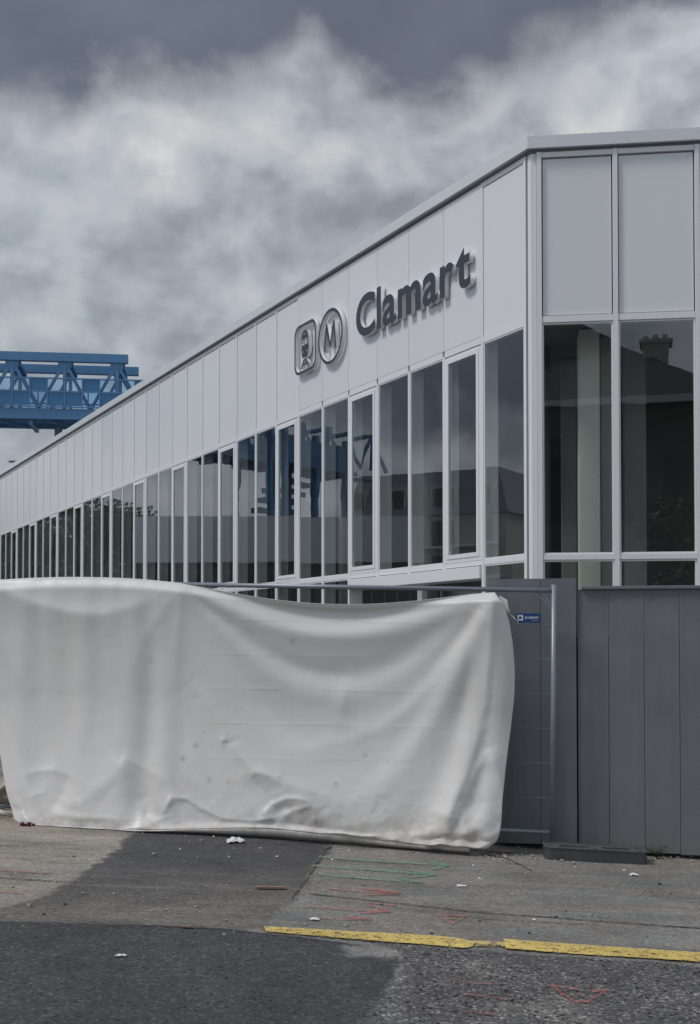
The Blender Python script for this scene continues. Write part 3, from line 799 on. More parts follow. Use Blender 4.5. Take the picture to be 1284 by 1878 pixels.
# the hanging sheet, settled beforehand as cloth between its ties, fence and ground: 54 rows of 86 points in millimetres,
# to the right along the fence, out towards the street and up; each number is the step from the point before it in its row
SHEET_RIGHT = [
    -4888, 56, 56, 55, 56, 55, 56, 55, 56, 55, 55, 55, 55, 55, 55, 55, 54, 55, 54, 55, 54, 54, 55, 54, 53, 54, 54, 53, 54, 53, 53, 53, 53, 53, 53, 52, 51, 53, 53, 52, 51, 52, 51, 52, 51, 52, 51, 51, 52, 51, 51, 51, 52, 51, 51, 51, 51, 51, 51, 51, 51, 51, 51, 51, 50, 51, 50, 50, 50, 50, 50, 50, 50, 49, 49, 50, 49, 49, 49, 49, 49, 49, 49, 49, 50, 50,
    -4881, 56, 56, 56, 56, 56, 55, 56, 56, 55, 56, 55, 56, 55, 55, 55, 55, 55, 55, 54, 55, 54, 55, 54, 54, 54, 54, 54, 54, 53, 54, 53, 54, 53, 53, 52, 51, 53, 52, 53, 52, 53, 52, 52, 51, 52, 52, 51, 52, 51, 52, 51, 52, 51, 52, 51, 51, 52, 51, 51, 51, 51, 51, 51, 51, 51, 50, 51, 50, 50, 50, 50, 50, 50, 49, 50, 49, 50, 49, 50, 49, 50, 49, 49, 47, 46,
    -4874, 56, 56, 57, 56, 56, 56, 56, 56, 56, 56, 55, 56, 55, 56, 55, 55, 55, 55, 55, 55, 55, 54, 55, 54, 55, 54, 54, 54, 54, 54, 53, 54, 53, 53, 53, 52, 52, 53, 52, 52, 53, 53, 52, 53, 52, 52, 52, 52, 52, 51, 52, 52, 51, 52, 52, 51, 52, 51, 52, 51, 51, 51, 52, 50, 51, 51, 51, 50, 50, 51, 50, 50, 50, 50, 50, 50, 50, 49, 50, 50, 49, 49, 46, 46, 47,
    -4867, 56, 57, 56, 56, 57, 56, 56, 56, 57, 56, 55, 56, 56, 55, 56, 55, 56, 55, 55, 55, 55, 55, 54, 55, 55, 54, 54, 55, 54, 53, 54, 54, 54, 53, 53, 52, 52, 53, 53, 53, 52, 52, 53, 52, 53, 52, 53, 52, 52, 53, 52, 52, 51, 52, 52, 52, 51, 52, 52, 51, 51, 52, 51, 51, 51, 51, 51, 51, 50, 51, 50, 51, 50, 50, 50, 50, 50, 49, 50, 50, 49, 46, 45, 48, 47,
    -4860, 57, 56, 56, 57, 56, 57, 56, 57, 56, 56, 56, 56, 56, 55, 56, 56, 55, 55, 55, 56, 55, 55, 55, 54, 55, 55, 54, 54, 54, 55, 54, 53, 54, 54, 53, 52, 53, 53, 52, 53, 53, 53, 52, 52, 53, 52, 53, 52, 52, 53, 52, 52, 53, 52, 52, 52, 52, 51, 52, 52, 51, 52, 51, 52, 51, 51, 51, 51, 50, 51, 50, 51, 50, 50, 50, 50, 50, 50, 50, 49, 47, 44, 48, 48, 47,
    -4853, 57, 56, 57, 56, 57, 57, 56, 57, 56, 56, 56, 56, 56, 56, 56, 56, 55, 55, 56, 55, 55, 55, 55, 55, 55, 55, 54, 54, 55, 54, 54, 54, 54, 54, 52, 53, 53, 53, 53, 52, 54, 53, 53, 52, 53, 52, 53, 52, 52, 53, 52, 52, 53, 52, 52, 52, 52, 52, 52, 52, 51, 52, 51, 52, 51, 51, 51, 51, 51, 50, 51, 50, 50, 51, 50, 51, 50, 50, 49, 47, 44, 48, 48, 49, 45,
    -4845, 56, 56, 57, 57, 57, 56, 57, 56, 57, 56, 56, 56, 56, 56, 56, 56, 56, 55, 55, 56, 55, 55, 55, 55, 55, 55, 55, 54, 54, 55, 54, 54, 54, 54, 52, 53, 53, 54, 53, 53, 52, 53, 53, 53, 53, 53, 52, 53, 52, 53, 52, 52, 53, 52, 52, 52, 52, 52, 52, 52, 52, 51, 52, 51, 52, 51, 51, 51, 50, 51, 51, 51, 50, 51, 50, 50, 50, 50, 48, 44, 47, 49, 48, 48, 45,
    -4836, 56, 56, 57, 57, 57, 56, 57, 56, 57, 56, 56, 56, 57, 56, 56, 55, 56, 55, 56, 55, 55, 55, 56, 55, 55, 54, 55, 54, 55, 54, 54, 54, 54, 54, 53, 53, 53, 53, 53, 54, 52, 53, 53, 53, 53, 53, 52, 53, 52, 53, 52, 53, 52, 52, 52, 53, 52, 52, 52, 51, 52, 52, 51, 51, 52, 51, 51, 51, 51, 51, 51, 50, 51, 50, 50, 50, 50, 48, 47, 45, 49, 48, 49, 47, 44,
    -4824, 56, 56, 56, 57, 57, 57, 56, 57, 56, 56, 56, 56, 57, 56, 56, 55, 55, 56, 55, 55, 56, 55, 55, 55, 55, 55, 54, 54, 55, 54, 54, 54, 54, 54, 53, 52, 54, 53, 53, 53, 54, 52, 53, 52, 53, 53, 53, 53, 52, 53, 52, 53, 52, 52, 52, 52, 52, 52, 52, 52, 51, 52, 51, 52, 51, 51, 51, 51, 51, 51, 50, 51, 50, 51, 50, 50, 48, 48, 45, 48, 48, 49, 49, 47, 42,
    -4811, 56, 56, 57, 56, 57, 57, 56, 57, 56, 56, 56, 56, 56, 56, 56, 56, 55, 55, 55, 55, 56, 55, 55, 55, 55, 54, 54, 55, 54, 54, 54, 54, 54, 54, 53, 52, 53, 54, 53, 53, 53, 53, 53, 52, 53, 52, 53, 53, 52, 53, 52, 53, 52, 52, 52, 52, 52, 52, 52, 51, 52, 51, 52, 51, 51, 51, 51, 51, 51, 50, 51, 50, 51, 50, 50, 49, 49, 46, 45, 49, 49, 49, 49, 45, 42,
    -4796, 55, 56, 56, 57, 57, 56, 57, 56, 56, 56, 56, 56, 56, 56, 56, 55, 55, 55, 55, 56, 55, 55, 55, 55, 55, 54, 54, 54, 54, 54, 54, 54, 54, 54, 53, 52, 53, 53, 54, 53, 53, 53, 52, 53, 52, 53, 52, 53, 52, 53, 52, 52, 53, 52, 52, 52, 52, 52, 51, 52, 51, 52, 51, 51, 51, 51, 51, 51, 50, 51, 50, 51, 50, 50, 49, 49, 48, 45, 48, 48, 49, 49, 49, 45, 42,
    -4782, 55, 56, 56, 57, 56, 57, 56, 56, 56, 56, 56, 56, 56, 56, 55, 56, 54, 55, 55, 56, 55, 55, 55, 54, 55, 54, 54, 54, 54, 54, 54, 54, 54, 53, 53, 52, 53, 54, 53, 53, 53, 52, 53, 53, 52, 53, 52, 53, 52, 52, 52, 53, 52, 52, 52, 52, 51, 52, 52, 51, 52, 51, 51, 51, 51, 51, 51, 50, 51, 51, 50, 51, 50, 49, 48, 49, 46, 46, 49, 49, 48, 50, 48, 44, 41,
    -4768, 55, 56, 56, 56, 57, 56, 56, 56, 56, 56, 56, 56, 55, 56, 56, 55, 54, 55, 55, 55, 55, 55, 55, 55, 54, 54, 54, 54, 54, 54, 53, 54, 54, 53, 53, 52, 53, 53, 53, 53, 53, 53, 52, 53, 52, 53, 52, 52, 52, 53, 52, 52, 52, 52, 52, 51, 52, 52, 51, 52, 51, 51, 51, 51, 51, 51, 50, 51, 51, 50, 50, 51, 49, 49, 49, 47, 45, 49, 48, 49, 49, 49, 48, 43, 40,
    -4753, 55, 55, 55, 57, 56, 56, 56, 56, 56, 56, 55, 56, 56, 55, 56, 55, 54, 55, 55, 55, 54, 55, 55, 55, 54, 54, 53, 54, 54, 54, 53, 54, 53, 53, 53, 52, 53, 53, 53, 53, 53, 52, 53, 52, 53, 52, 52, 52, 52, 52, 53, 51, 52, 52, 52, 52, 51, 52, 51, 51, 51, 51, 51, 51, 51, 51, 50, 51, 50, 51, 50, 50, 48, 49, 49, 46, 46, 49, 48, 49, 49, 49, 48, 43, 39,
    -4739, 55, 54, 56, 56, 56, 56, 56, 56, 56, 55, 56, 56, 55, 55, 56, 54, 55, 54, 55, 55, 55, 54, 55, 54, 55, 53, 53, 54, 54, 53, 54, 53, 54, 53, 52, 52, 53, 53, 53, 53, 52, 53, 52, 53, 52, 52, 52, 52, 52, 52, 52, 52, 52, 51, 52, 52, 51, 51, 52, 51, 51, 51, 51, 50, 51, 51, 50, 51, 50, 50, 50, 49, 49, 49, 47, 46, 48, 49, 48, 49, 48, 49, 48, 42, 39,
    -4725, 54, 55, 55, 56, 57, 55, 56, 56, 55, 56, 55, 56, 55, 55, 55, 55, 54, 54, 55, 55, 54, 55, 55, 54, 54, 53, 53, 54, 53, 54, 53, 54, 53, 53, 52, 52, 53, 52, 53, 53, 52, 53, 52, 53, 52, 52, 52, 52, 52, 52, 51, 52, 52, 51, 52, 51, 51, 52, 51, 51, 51, 51, 50, 51, 51, 50, 50, 51, 50, 50, 49, 49, 49, 49, 45, 47, 49, 48, 49, 49, 48, 48, 48, 41, 39,
    -4712, 54, 54, 56, 55, 56, 56, 56, 55, 55, 56, 55, 56, 55, 55, 55, 54, 54, 54, 55, 54, 55, 54, 55, 54, 54, 52, 54, 53, 53, 54, 53, 53, 54, 52, 53, 52, 52, 53, 52, 53, 52, 52, 53, 52, 52, 52, 52, 52, 52, 51, 52, 51, 52, 51, 52, 51, 51, 51, 51, 51, 51, 51, 50, 51, 50, 51, 50, 50, 50, 49, 49, 50, 49, 47, 46, 48, 49, 47, 49, 49, 48, 48, 47, 42, 39,
    -4701, 54, 54, 55, 56, 56, 55, 56, 55, 55, 55, 56, 55, 55, 55, 55, 54, 54, 54, 54, 55, 54, 54, 54, 54, 54, 52, 54, 53, 53, 53, 53, 53, 53, 53, 52, 52, 53, 52, 52, 53, 52, 52, 52, 52, 53, 51, 52, 52, 51, 52, 52, 51, 51, 52, 51, 51, 51, 51, 51, 51, 51, 50, 51, 50, 50, 50, 51, 50, 49, 49, 49, 50, 48, 46, 47, 49, 48, 47, 49, 49, 48, 47, 48, 41, 40,
    -4690, 54, 53, 55, 56, 55, 56, 55, 55, 55, 55, 56, 55, 54, 55, 55, 54, 54, 53, 54, 55, 54, 54, 54, 54, 53, 52, 54, 53, 53, 53, 53, 53, 53, 52, 52, 52, 52, 53, 52, 52, 52, 52, 52, 52, 52, 52, 52, 51, 52, 51, 51, 52, 51, 51, 51, 51, 51, 51, 51, 51, 50, 51, 50, 50, 50, 50, 50, 50, 49, 49, 50, 49, 47, 46, 48, 48, 48, 48, 49, 48, 48, 47, 47, 42, 41,
    -4679, 53, 53, 55, 56, 55, 55, 55, 55, 55, 55, 55, 55, 55, 54, 55, 54, 53, 54, 54, 54, 54, 54, 54, 54, 52, 53, 53, 52, 53, 53, 53, 53, 53, 52, 52, 52, 52, 52, 52, 52, 52, 52, 52, 52, 52, 51, 52, 51, 52, 51, 51, 51, 52, 51, 51, 50, 51, 51, 51, 50, 50, 51, 50, 50, 50, 50, 50, 49, 49, 49, 50, 48, 46, 47, 49, 48, 47, 49, 48, 48, 48, 47, 47, 42, 41,
    -4669, 53, 53, 55, 55, 55, 56, 54, 55, 55, 55, 55, 54, 55, 54, 55, 53, 54, 53, 54, 54, 54, 54, 54, 53, 52, 52, 53, 53, 53, 52, 53, 53, 53, 52, 52, 51, 52, 52, 52, 52, 52, 52, 52, 51, 52, 51, 52, 51, 51, 52, 51, 51, 51, 51, 50, 51, 51, 50, 51, 50, 50, 51, 50, 50, 49, 50, 49, 49, 50, 49, 49, 48, 46, 47, 49, 48, 47, 49, 48, 48, 48, 46, 47, 42, 41,
    -4658, 52, 53, 55, 55, 55, 55, 54, 55, 55, 54, 55, 55, 54, 54, 54, 54, 53, 53, 54, 54, 54, 53, 54, 53, 52, 52, 53, 52, 53, 52, 53, 52, 53, 52, 52, 51, 52, 52, 52, 51, 52, 52, 51, 52, 51, 52, 51, 51, 51, 51, 51, 51, 51, 51, 50, 51, 50, 51, 50, 50, 50, 51, 49, 50, 50, 49, 49, 49, 50, 49, 48, 47, 46, 49, 48, 48, 47, 49, 48, 47, 48, 46, 47, 42, 41,
    -4647, 52, 52, 54, 55, 55, 55, 54, 55, 54, 55, 54, 55, 54, 54, 54, 53, 53, 53, 53, 54, 54, 53, 54, 52, 52, 52, 53, 52, 52, 52, 53, 52, 53, 52, 51, 51, 52, 52, 51, 52, 51, 52, 51, 52, 51, 51, 51, 51, 51, 51, 51, 51, 50, 51, 50, 51, 50, 50, 51, 50, 50, 49, 50, 50, 49, 49, 49, 49, 50, 48, 48, 47, 47, 48, 48, 48, 47, 49, 48, 47, 47, 46, 46, 43, 41,
    -4637, 52, 52, 54, 55, 54, 55, 54, 54, 55, 54, 54, 54, 55, 53, 54, 53, 53, 52, 54, 53, 54, 53, 53, 53, 51, 52, 52, 52, 53, 52, 52, 52, 52, 52, 52, 51, 51, 51, 52, 52, 51, 51, 51, 51, 52, 51, 51, 50, 51, 51, 51, 50, 51, 50, 50, 51, 50, 50, 50, 50, 49, 50, 50, 49, 49, 49, 49, 49, 49, 49, 47, 46, 48, 48, 48, 47, 48, 48, 48, 47, 47, 45, 47, 42, 41,
    -4626, 51, 52, 54, 54, 55, 54, 54, 54, 54, 54, 54, 54, 54, 54, 53, 53, 53, 52, 53, 54, 53, 53, 53, 52, 51, 52, 52, 52, 52, 52, 52, 52, 52, 52, 51, 51, 51, 51, 52, 51, 51, 51, 51, 51, 51, 51, 51, 50, 51, 51, 50, 50, 51, 50, 50, 50, 50, 50, 50, 50, 49, 50, 49, 49, 49, 49, 49, 49, 49, 48, 46, 47, 48, 49, 47, 47, 48, 48, 48, 46, 47, 45, 47, 42, 40,
    -4616, 51, 52, 53, 54, 55, 54, 54, 54, 54, 54, 53, 54, 54, 53, 54, 52, 52, 53, 53, 53, 53, 53, 53, 51, 51, 52, 52, 51, 52, 52, 52, 52, 51, 52, 51, 51, 51, 51, 51, 52, 51, 50, 51, 51, 51, 50, 51, 51, 50, 50, 51, 50, 50, 50, 50, 50, 50, 50, 49, 50, 49, 49, 49, 49, 49, 49, 49, 49, 48, 48, 46, 47, 49, 48, 47, 47, 48, 48, 47, 46, 46, 45, 47, 42, 40,
    -4605, 51, 51, 53, 54, 54, 54, 54, 53, 54, 54, 54, 53, 54, 53, 53, 53, 51, 52, 53, 53, 53, 53, 52, 51, 51, 52, 51, 52, 51, 52, 52, 51, 52, 52, 51, 50, 51, 51, 51, 51, 51, 51, 50, 51, 50, 51, 50, 51, 50, 50, 50, 50, 50, 50, 50, 50, 49, 50, 49, 50, 49, 49, 49, 49, 49, 49, 48, 49, 48, 46, 47, 48, 48, 48, 46, 48, 48, 47, 47, 46, 46, 45, 46, 43, 40,
    -4595, 51, 51, 53, 53, 54, 54, 53, 54, 54, 53, 54, 53, 53, 53, 53, 53, 51, 52, 53, 53, 52, 53, 52, 51, 50, 52, 51, 51, 52, 51, 52, 51, 52, 51, 51, 50, 51, 51, 50, 51, 51, 51, 50, 50, 51, 50, 50, 51, 50, 50, 50, 49, 50, 50, 50, 49, 50, 49, 49, 50, 49, 48, 49, 49, 49, 49, 48, 48, 48, 46, 47, 48, 48, 47, 47, 48, 47, 48, 46, 46, 46, 44, 47, 42, 40,
    -4584, 50, 51, 52, 54, 53, 54, 53, 53, 54, 53, 53, 54, 53, 53, 52, 53, 51, 52, 52, 53, 52, 53, 51, 51, 50, 51, 51, 51, 52, 51, 51, 52, 51, 51, 51, 50, 51, 50, 51, 50, 51, 51, 50, 50, 50, 50, 50, 50, 50, 50, 50, 50, 49, 50, 49, 50, 49, 49, 49, 49, 49, 49, 49, 48, 49, 48, 49, 48, 47, 46, 48, 48, 47, 47, 47, 48, 47, 47, 46, 45, 46, 45, 46, 42, 40,
    -4574, 50, 50, 52, 54, 53, 54, 53, 53, 53, 53, 53, 54, 52, 53, 53, 51, 51, 52, 52, 53, 52, 52, 52, 49, 50, 52, 51, 51, 51, 51, 51, 51, 51, 51, 51, 50, 51, 50, 50, 51, 50, 51, 50, 50, 50, 50, 49, 50, 50, 50, 49, 50, 49, 50, 49, 49, 49, 49, 49, 49, 49, 48, 49, 48, 49, 48, 48, 48, 46, 47, 48, 48, 47, 47, 47, 47, 47, 47, 46, 45, 46, 44, 46, 42, 39,
    -4563, 49, 50, 52, 53, 53, 53, 53, 53, 53, 53, 53, 53, 53, 52, 53, 51, 51, 52, 52, 52, 52, 52, 51, 49, 50, 52, 50, 51, 51, 51, 51, 51, 51, 50, 51, 50, 50, 51, 50, 50, 50, 50, 51, 49, 50, 50, 50, 49, 50, 49, 49, 50, 49, 49, 49, 49, 49, 49, 49, 49, 48, 49, 48, 49, 48, 48, 48, 47, 46, 48, 48, 47, 47, 47, 47, 47, 47, 47, 45, 45, 45, 44, 46, 42, 39,
    -4553, 49, 50, 51, 53, 53, 53, 53, 53, 53, 52, 53, 53, 52, 53, 52, 51, 51, 51, 52, 52, 52, 52, 50, 49, 50, 51, 50, 51, 51, 51, 50, 51, 51, 51, 50, 50, 50, 51, 49, 50, 50, 50, 50, 50, 50, 49, 50, 49, 49, 50, 49, 49, 49, 49, 49, 49, 49, 48, 49, 49, 48, 48, 49, 48, 48, 48, 47, 47, 47, 47, 48, 47, 47, 47, 47, 47, 46, 47, 44, 45, 46, 43, 46, 42, 39,
    -4543, 49, 49, 52, 53, 52, 53, 53, 52, 53, 53, 52, 53, 52, 52, 52, 51, 51, 51, 51, 52, 52, 51, 50, 49, 50, 51, 50, 51, 50, 50, 51, 51, 50, 51, 50, 50, 50, 50, 50, 49, 50, 50, 50, 50, 49, 50, 49, 49, 49, 49, 49, 49, 49, 49, 49, 48, 49, 49, 48, 49, 48, 48, 48, 48, 48, 47, 47, 47, 48, 47, 47, 47, 47, 47, 47, 46, 46, 47, 44, 45, 45, 43, 46, 42, 39,
    -4532, 48, 49, 51, 53, 52, 53, 52, 53, 52, 53, 52, 52, 52, 52, 52, 51, 50, 51, 52, 51, 52, 51, 49, 49, 50, 51, 49, 51, 50, 50, 51, 50, 51, 50, 50, 50, 50, 50, 50, 49, 49, 50, 50, 49, 50, 49, 49, 49, 49, 49, 49, 49, 48, 49, 49, 48, 49, 48, 48, 49, 48, 48, 48, 47, 48, 47, 47, 47, 47, 48, 47, 47, 46, 47, 47, 46, 46, 46, 44, 45, 44, 44, 45, 42, 39,
    -4522, 48, 49, 51, 52, 52, 53, 52, 52, 52, 53, 52, 52, 52, 52, 51, 51, 50, 51, 51, 52, 51, 50, 49, 49, 50, 50, 50, 51, 50, 50, 50, 50, 51, 50, 50, 49, 50, 50, 50, 49, 49, 49, 50, 49, 50, 49, 49, 49, 48, 49, 49, 49, 48, 49, 48, 48, 49, 48, 48, 48, 48, 48, 48, 47, 48, 46, 47, 48, 47, 47, 47, 47, 46, 47, 47, 46, 45, 46, 43, 46, 44, 43, 45, 42, 38,
    -4511, 47, 48, 51, 52, 53, 52, 52, 52, 52, 52, 52, 52, 52, 51, 52, 50, 50, 51, 51, 51, 51, 50, 49, 48, 50, 50, 50, 50, 51, 49, 50, 51, 50, 50, 49, 50, 50, 50, 49, 49, 49, 49, 50, 49, 49, 49, 49, 49, 48, 49, 48, 49, 48, 49, 48, 48, 48, 49, 48, 47, 48, 48, 47, 48, 47, 47, 47, 47, 47, 47, 47, 46, 47, 46, 47, 45, 46, 45, 43, 46, 43, 44, 45, 41, 38,
    -4501, 48, 48, 50, 52, 52, 52, 52, 52, 52, 51, 52, 52, 52, 51, 52, 50, 50, 50, 51, 51, 51, 49, 49, 48, 50, 50, 49, 51, 50, 49, 50, 50, 50, 50, 49, 50, 49, 50, 50, 49, 49, 49, 49, 49, 49, 48, 49, 49, 48, 49, 48, 49, 48, 48, 48, 48, 48, 48, 48, 48, 47, 48, 47, 47, 47, 47, 47, 47, 47, 47, 47, 46, 46, 47, 46, 46, 45, 45, 43, 45, 43, 44, 44, 41, 38,
    -4489, 47, 48, 50, 52, 52, 51, 52, 52, 51, 52, 52, 51, 52, 51, 51, 51, 49, 50, 51, 50, 51, 49, 48, 48, 51, 49, 49, 51, 49, 50, 49, 50, 50, 50, 49, 49, 50, 49, 50, 49, 48, 49, 49, 49, 49, 48, 49, 49, 48, 48, 48, 49, 48, 48, 48, 48, 47, 48, 48, 47, 48, 47, 47, 47, 47, 47, 47, 47, 47, 47, 46, 46, 46, 47, 46, 45, 45, 44, 43, 45, 43, 44, 44, 41, 37,
    -4476, 46, 47, 50, 52, 52, 51, 52, 51, 52, 51, 51, 52, 51, 51, 51, 50, 50, 49, 51, 51, 50, 48, 48, 48, 51, 48, 50, 50, 49, 50, 49, 50, 50, 49, 49, 49, 50, 49, 49, 49, 49, 48, 49, 48, 49, 49, 48, 48, 49, 48, 48, 48, 48, 48, 48, 47, 48, 48, 47, 47, 48, 47, 47, 46, 47, 47, 47, 47, 47, 46, 46, 46, 47, 46, 45, 45, 46, 42, 44, 45, 42, 44, 44, 40, 37,
    -4464, 46, 47, 50, 52, 51, 51, 51, 52, 51, 51, 52, 51, 51, 51, 51, 50, 49, 49, 51, 50, 50, 48, 47, 49, 50, 48, 50, 49, 50, 49, 49, 50, 49, 50, 49, 49, 49, 49, 49, 49, 48, 49, 48, 49, 48, 48, 49, 48, 48, 48, 48, 48, 47, 48, 48, 47, 48, 47, 48, 47, 47, 47, 46, 47, 47, 47, 47, 46, 47, 46, 46, 46, 46, 46, 45, 45, 45, 42, 44, 44, 43, 43, 44, 40, 36,
    -4451, 46, 46, 50, 51, 51, 51, 52, 51, 51, 51, 51, 51, 51, 51, 50, 50, 49, 49, 50, 51, 49, 47, 48, 49, 49, 48, 50, 49, 50, 49, 49, 49, 50, 49, 49, 49, 48, 49, 49, 49, 49, 48, 48, 48, 49, 48, 48, 48, 48, 48, 48, 47, 48, 47, 48, 47, 48, 47, 47, 47, 47, 47, 46, 47, 47, 46, 47, 46, 47, 46, 46, 46, 46, 46, 44, 45, 44, 41, 45, 44, 42, 44, 44, 38, 36,
    -4438, 45, 47, 49, 51, 51, 51, 51, 51, 51, 51, 51, 50, 51, 51, 50, 50, 48, 49, 51, 50, 49, 46, 47, 50, 49, 48, 49, 50, 49, 49, 49, 49, 49, 49, 49, 49, 49, 48, 49, 49, 48, 48, 49, 48, 48, 48, 48, 48, 48, 47, 48, 47, 48, 47, 48, 47, 47, 47, 47, 47, 47, 46, 47, 47, 46, 47, 46, 46, 47, 46, 46, 46, 45, 45, 44, 45, 43, 42, 45, 43, 43, 43, 43, 38, 36,
    -4425, 45, 46, 49, 51, 50, 51, 51, 51, 51, 50, 51, 51, 50, 51, 50, 49, 49, 49, 50, 50, 48, 46, 47, 50, 48, 49, 49, 50, 48, 49, 49, 49, 49, 49, 49, 48, 49, 48, 49, 48, 49, 48, 48, 48, 48, 48, 48, 48, 47, 48, 47, 48, 47, 47, 47, 48, 47, 47, 46, 47, 47, 47, 46, 47, 46, 46, 47, 46, 46, 46, 46, 46, 45, 44, 44, 45, 41, 43, 44, 44, 43, 43, 42, 37, 36,
    -4412, 44, 46, 49, 50, 50, 51, 51, 51, 51, 50, 51, 50, 51, 50, 50, 49, 48, 49, 50, 49, 48, 46, 47, 50, 48, 49, 49, 49, 49, 48, 49, 49, 49, 49, 48, 49, 48, 48, 49, 48, 48, 49, 48, 48, 48, 47, 48, 48, 47, 47, 47, 48, 47, 47, 47, 47, 47, 47, 46, 47, 47, 46, 47, 46, 46, 47, 46, 46, 46, 45, 46, 46, 45, 43, 45, 43, 40, 45, 43, 43, 43, 44, 41, 37, 36,
    -4398, 43, 45, 49, 50, 50, 50, 51, 51, 50, 51, 50, 50, 50, 51, 49, 49, 48, 49, 49, 50, 47, 45, 48, 49, 48, 49, 49, 49, 48, 48, 49, 49, 49, 48, 49, 48, 48, 49, 47, 49, 48, 48, 48, 48, 48, 47, 48, 47, 47, 47, 48, 47, 47, 46, 47, 47, 47, 47, 46, 47, 46, 47, 46, 46, 46, 46, 46, 46, 46, 45, 46, 45, 45, 43, 45, 41, 41, 44, 42, 42, 44, 44, 41, 36, 36,
    -4384, 42, 44, 49, 49, 50, 51, 50, 50, 51, 50, 50, 50, 50, 50, 49, 49, 47, 49, 49, 49, 46, 46, 48, 48, 48, 49, 48, 49, 49, 47, 49, 49, 48, 49, 48, 48, 48, 48, 48, 48, 48, 48, 47, 48, 48, 47, 47, 47, 47, 47, 47, 47, 47, 47, 46, 47, 46, 47, 46, 47, 46, 46, 46, 46, 46, 46, 45, 46, 46, 45, 45, 45, 44, 44, 44, 41, 40, 42, 41, 43, 44, 44, 41, 36, 36,
    -4368, 43, 42, 46, 48, 50, 51, 50, 50, 50, 50, 50, 49, 50, 49, 50, 48, 47, 48, 50, 48, 46, 47, 47, 47, 48, 48, 49, 48, 48, 48, 48, 49, 48, 48, 48, 48, 48, 48, 47, 48, 48, 47, 48, 47, 47, 48, 47, 47, 47, 46, 47, 47, 46, 47, 46, 46, 46, 47, 46, 46, 46, 46, 46, 46, 45, 45, 46, 45, 46, 45, 44, 43, 44, 45, 44, 40, 35, 43, 42, 44, 43, 43, 41, 38, 35,
    -4349, 45, 44, 39, 45, 49, 50, 50, 50, 49, 50, 49, 49, 50, 49, 49, 48, 47, 48, 48, 49, 46, 48, 45, 46, 48, 48, 48, 48, 48, 48, 48, 47, 48, 48, 48, 48, 47, 48, 47, 48, 47, 48, 47, 47, 47, 47, 47, 47, 46, 47, 46, 46, 47, 46, 46, 46, 46, 46, 46, 46, 45, 46, 45, 46, 45, 45, 45, 45, 44, 44, 42, 44, 45, 44, 40, 38, 42, 42, 39, 43, 44, 42, 41, 38, 33,
    -4330, 44, 43, 40, 44, 43, 50, 49, 49, 50, 48, 49, 49, 49, 49, 49, 47, 47, 47, 48, 48, 47, 48, 47, 43, 46, 48, 48, 48, 48, 47, 47, 48, 47, 47, 48, 47, 47, 48, 47, 47, 48, 46, 47, 47, 47, 47, 46, 47, 46, 46, 46, 46, 47, 46, 45, 46, 45, 46, 45, 45, 45, 45, 45, 45, 45, 44, 44, 44, 44, 43, 44, 43, 42, 42, 36, 44, 44, 42, 34, 43, 44, 44, 41, 41, 18,
    -4312, 41, 42, 42, 41, 43, 47, 49, 49, 48, 49, 48, 48, 49, 48, 48, 47, 46, 47, 47, 48, 48, 48, 47, 40, 45, 48, 47, 48, 47, 47, 47, 47, 47, 47, 48, 47, 46, 47, 47, 47, 46, 47, 46, 47, 46, 46, 46, 46, 46, 46, 45, 46, 45, 46, 45, 46, 44, 45, 44, 44, 45, 44, 45, 44, 44, 44, 45, 42, 42, 43, 43, 43, 44, 44, 40, 40, 41, 43, 39, 39, 42, 43, 42, 41, 21,
    -4300, 41, 42, 45, 42, 40, 47, 48, 48, 48, 48, 48, 48, 48, 47, 48, 44, 45, 46, 47, 47, 48, 47, 44, 42, 46, 47, 47, 47, 47, 47, 46, 47, 46, 47, 46, 47, 46, 46, 46, 47, 46, 46, 46, 45, 46, 46, 46, 45, 45, 45, 46, 45, 45, 45, 45, 44, 45, 44, 43, 43, 44, 44, 43, 44, 43, 44, 44, 42, 41, 43, 43, 44, 43, 44, 43, 39, 40, 41, 40, 41, 41, 41, 42, 39, 11,
    -4287, 41, 41, 45, 46, 40, 45, 48, 47, 48, 47, 48, 47, 47, 47, 47, 38, 43, 46, 47, 46, 47, 46, 44, 44, 46, 47, 46, 47, 46, 46, 46, 46, 46, 46, 46, 46, 46, 45, 46, 45, 46, 45, 46, 45, 45, 45, 45, 45, 45, 45, 44, 45, 44, 45, 44, 44, 44, 44, 42, 42, 43, 43, 43, 42, 43, 43, 43, 43, 42, 42, 43, 43, 43, 43, 43, 42, 37, 37, 40, 43, 41, 41, 41, 38, 6,
    -4273, 40, 40, 44, 46, 43, 46, 47, 47, 47, 46, 47, 47, 47, 46, 45, 32, 42, 45, 46, 46, 46, 46, 45, 45, 46, 45, 46, 46, 46, 45, 46, 45, 46, 45, 46, 45, 45, 45, 45, 45, 45, 44, 45, 45, 45, 44, 45, 44, 44, 45, 44, 43, 44, 44, 44, 44, 44, 41, 43, 42, 42, 41, 41, 41, 43, 43, 42, 43, 42, 42, 43, 42, 43, 42, 43, 41, 34, 36, 41, 42, 42, 42, 40, 38, 4,
    -4260, 39, 40, 44, 45, 46, 46, 47, 46, 46, 47, 46, 46, 46, 46, 45, 22, 42, 45, 45, 46, 45, 46, 46, 45, 46, 45, 45, 45, 45, 45, 45, 45, 45, 45, 45, 45, 44, 45, 44, 44, 44, 44, 44, 44, 45, 44, 43, 44, 44, 44, 43, 43, 44, 43, 44, 43, 43, 43, 43, 42, 38, 39, 39, 42, 42, 42, 42, 42, 42, 42, 42, 43, 42, 42, 42, 40, 29, 39, 41, 41, 42, 42, 41, 39, 3,
]
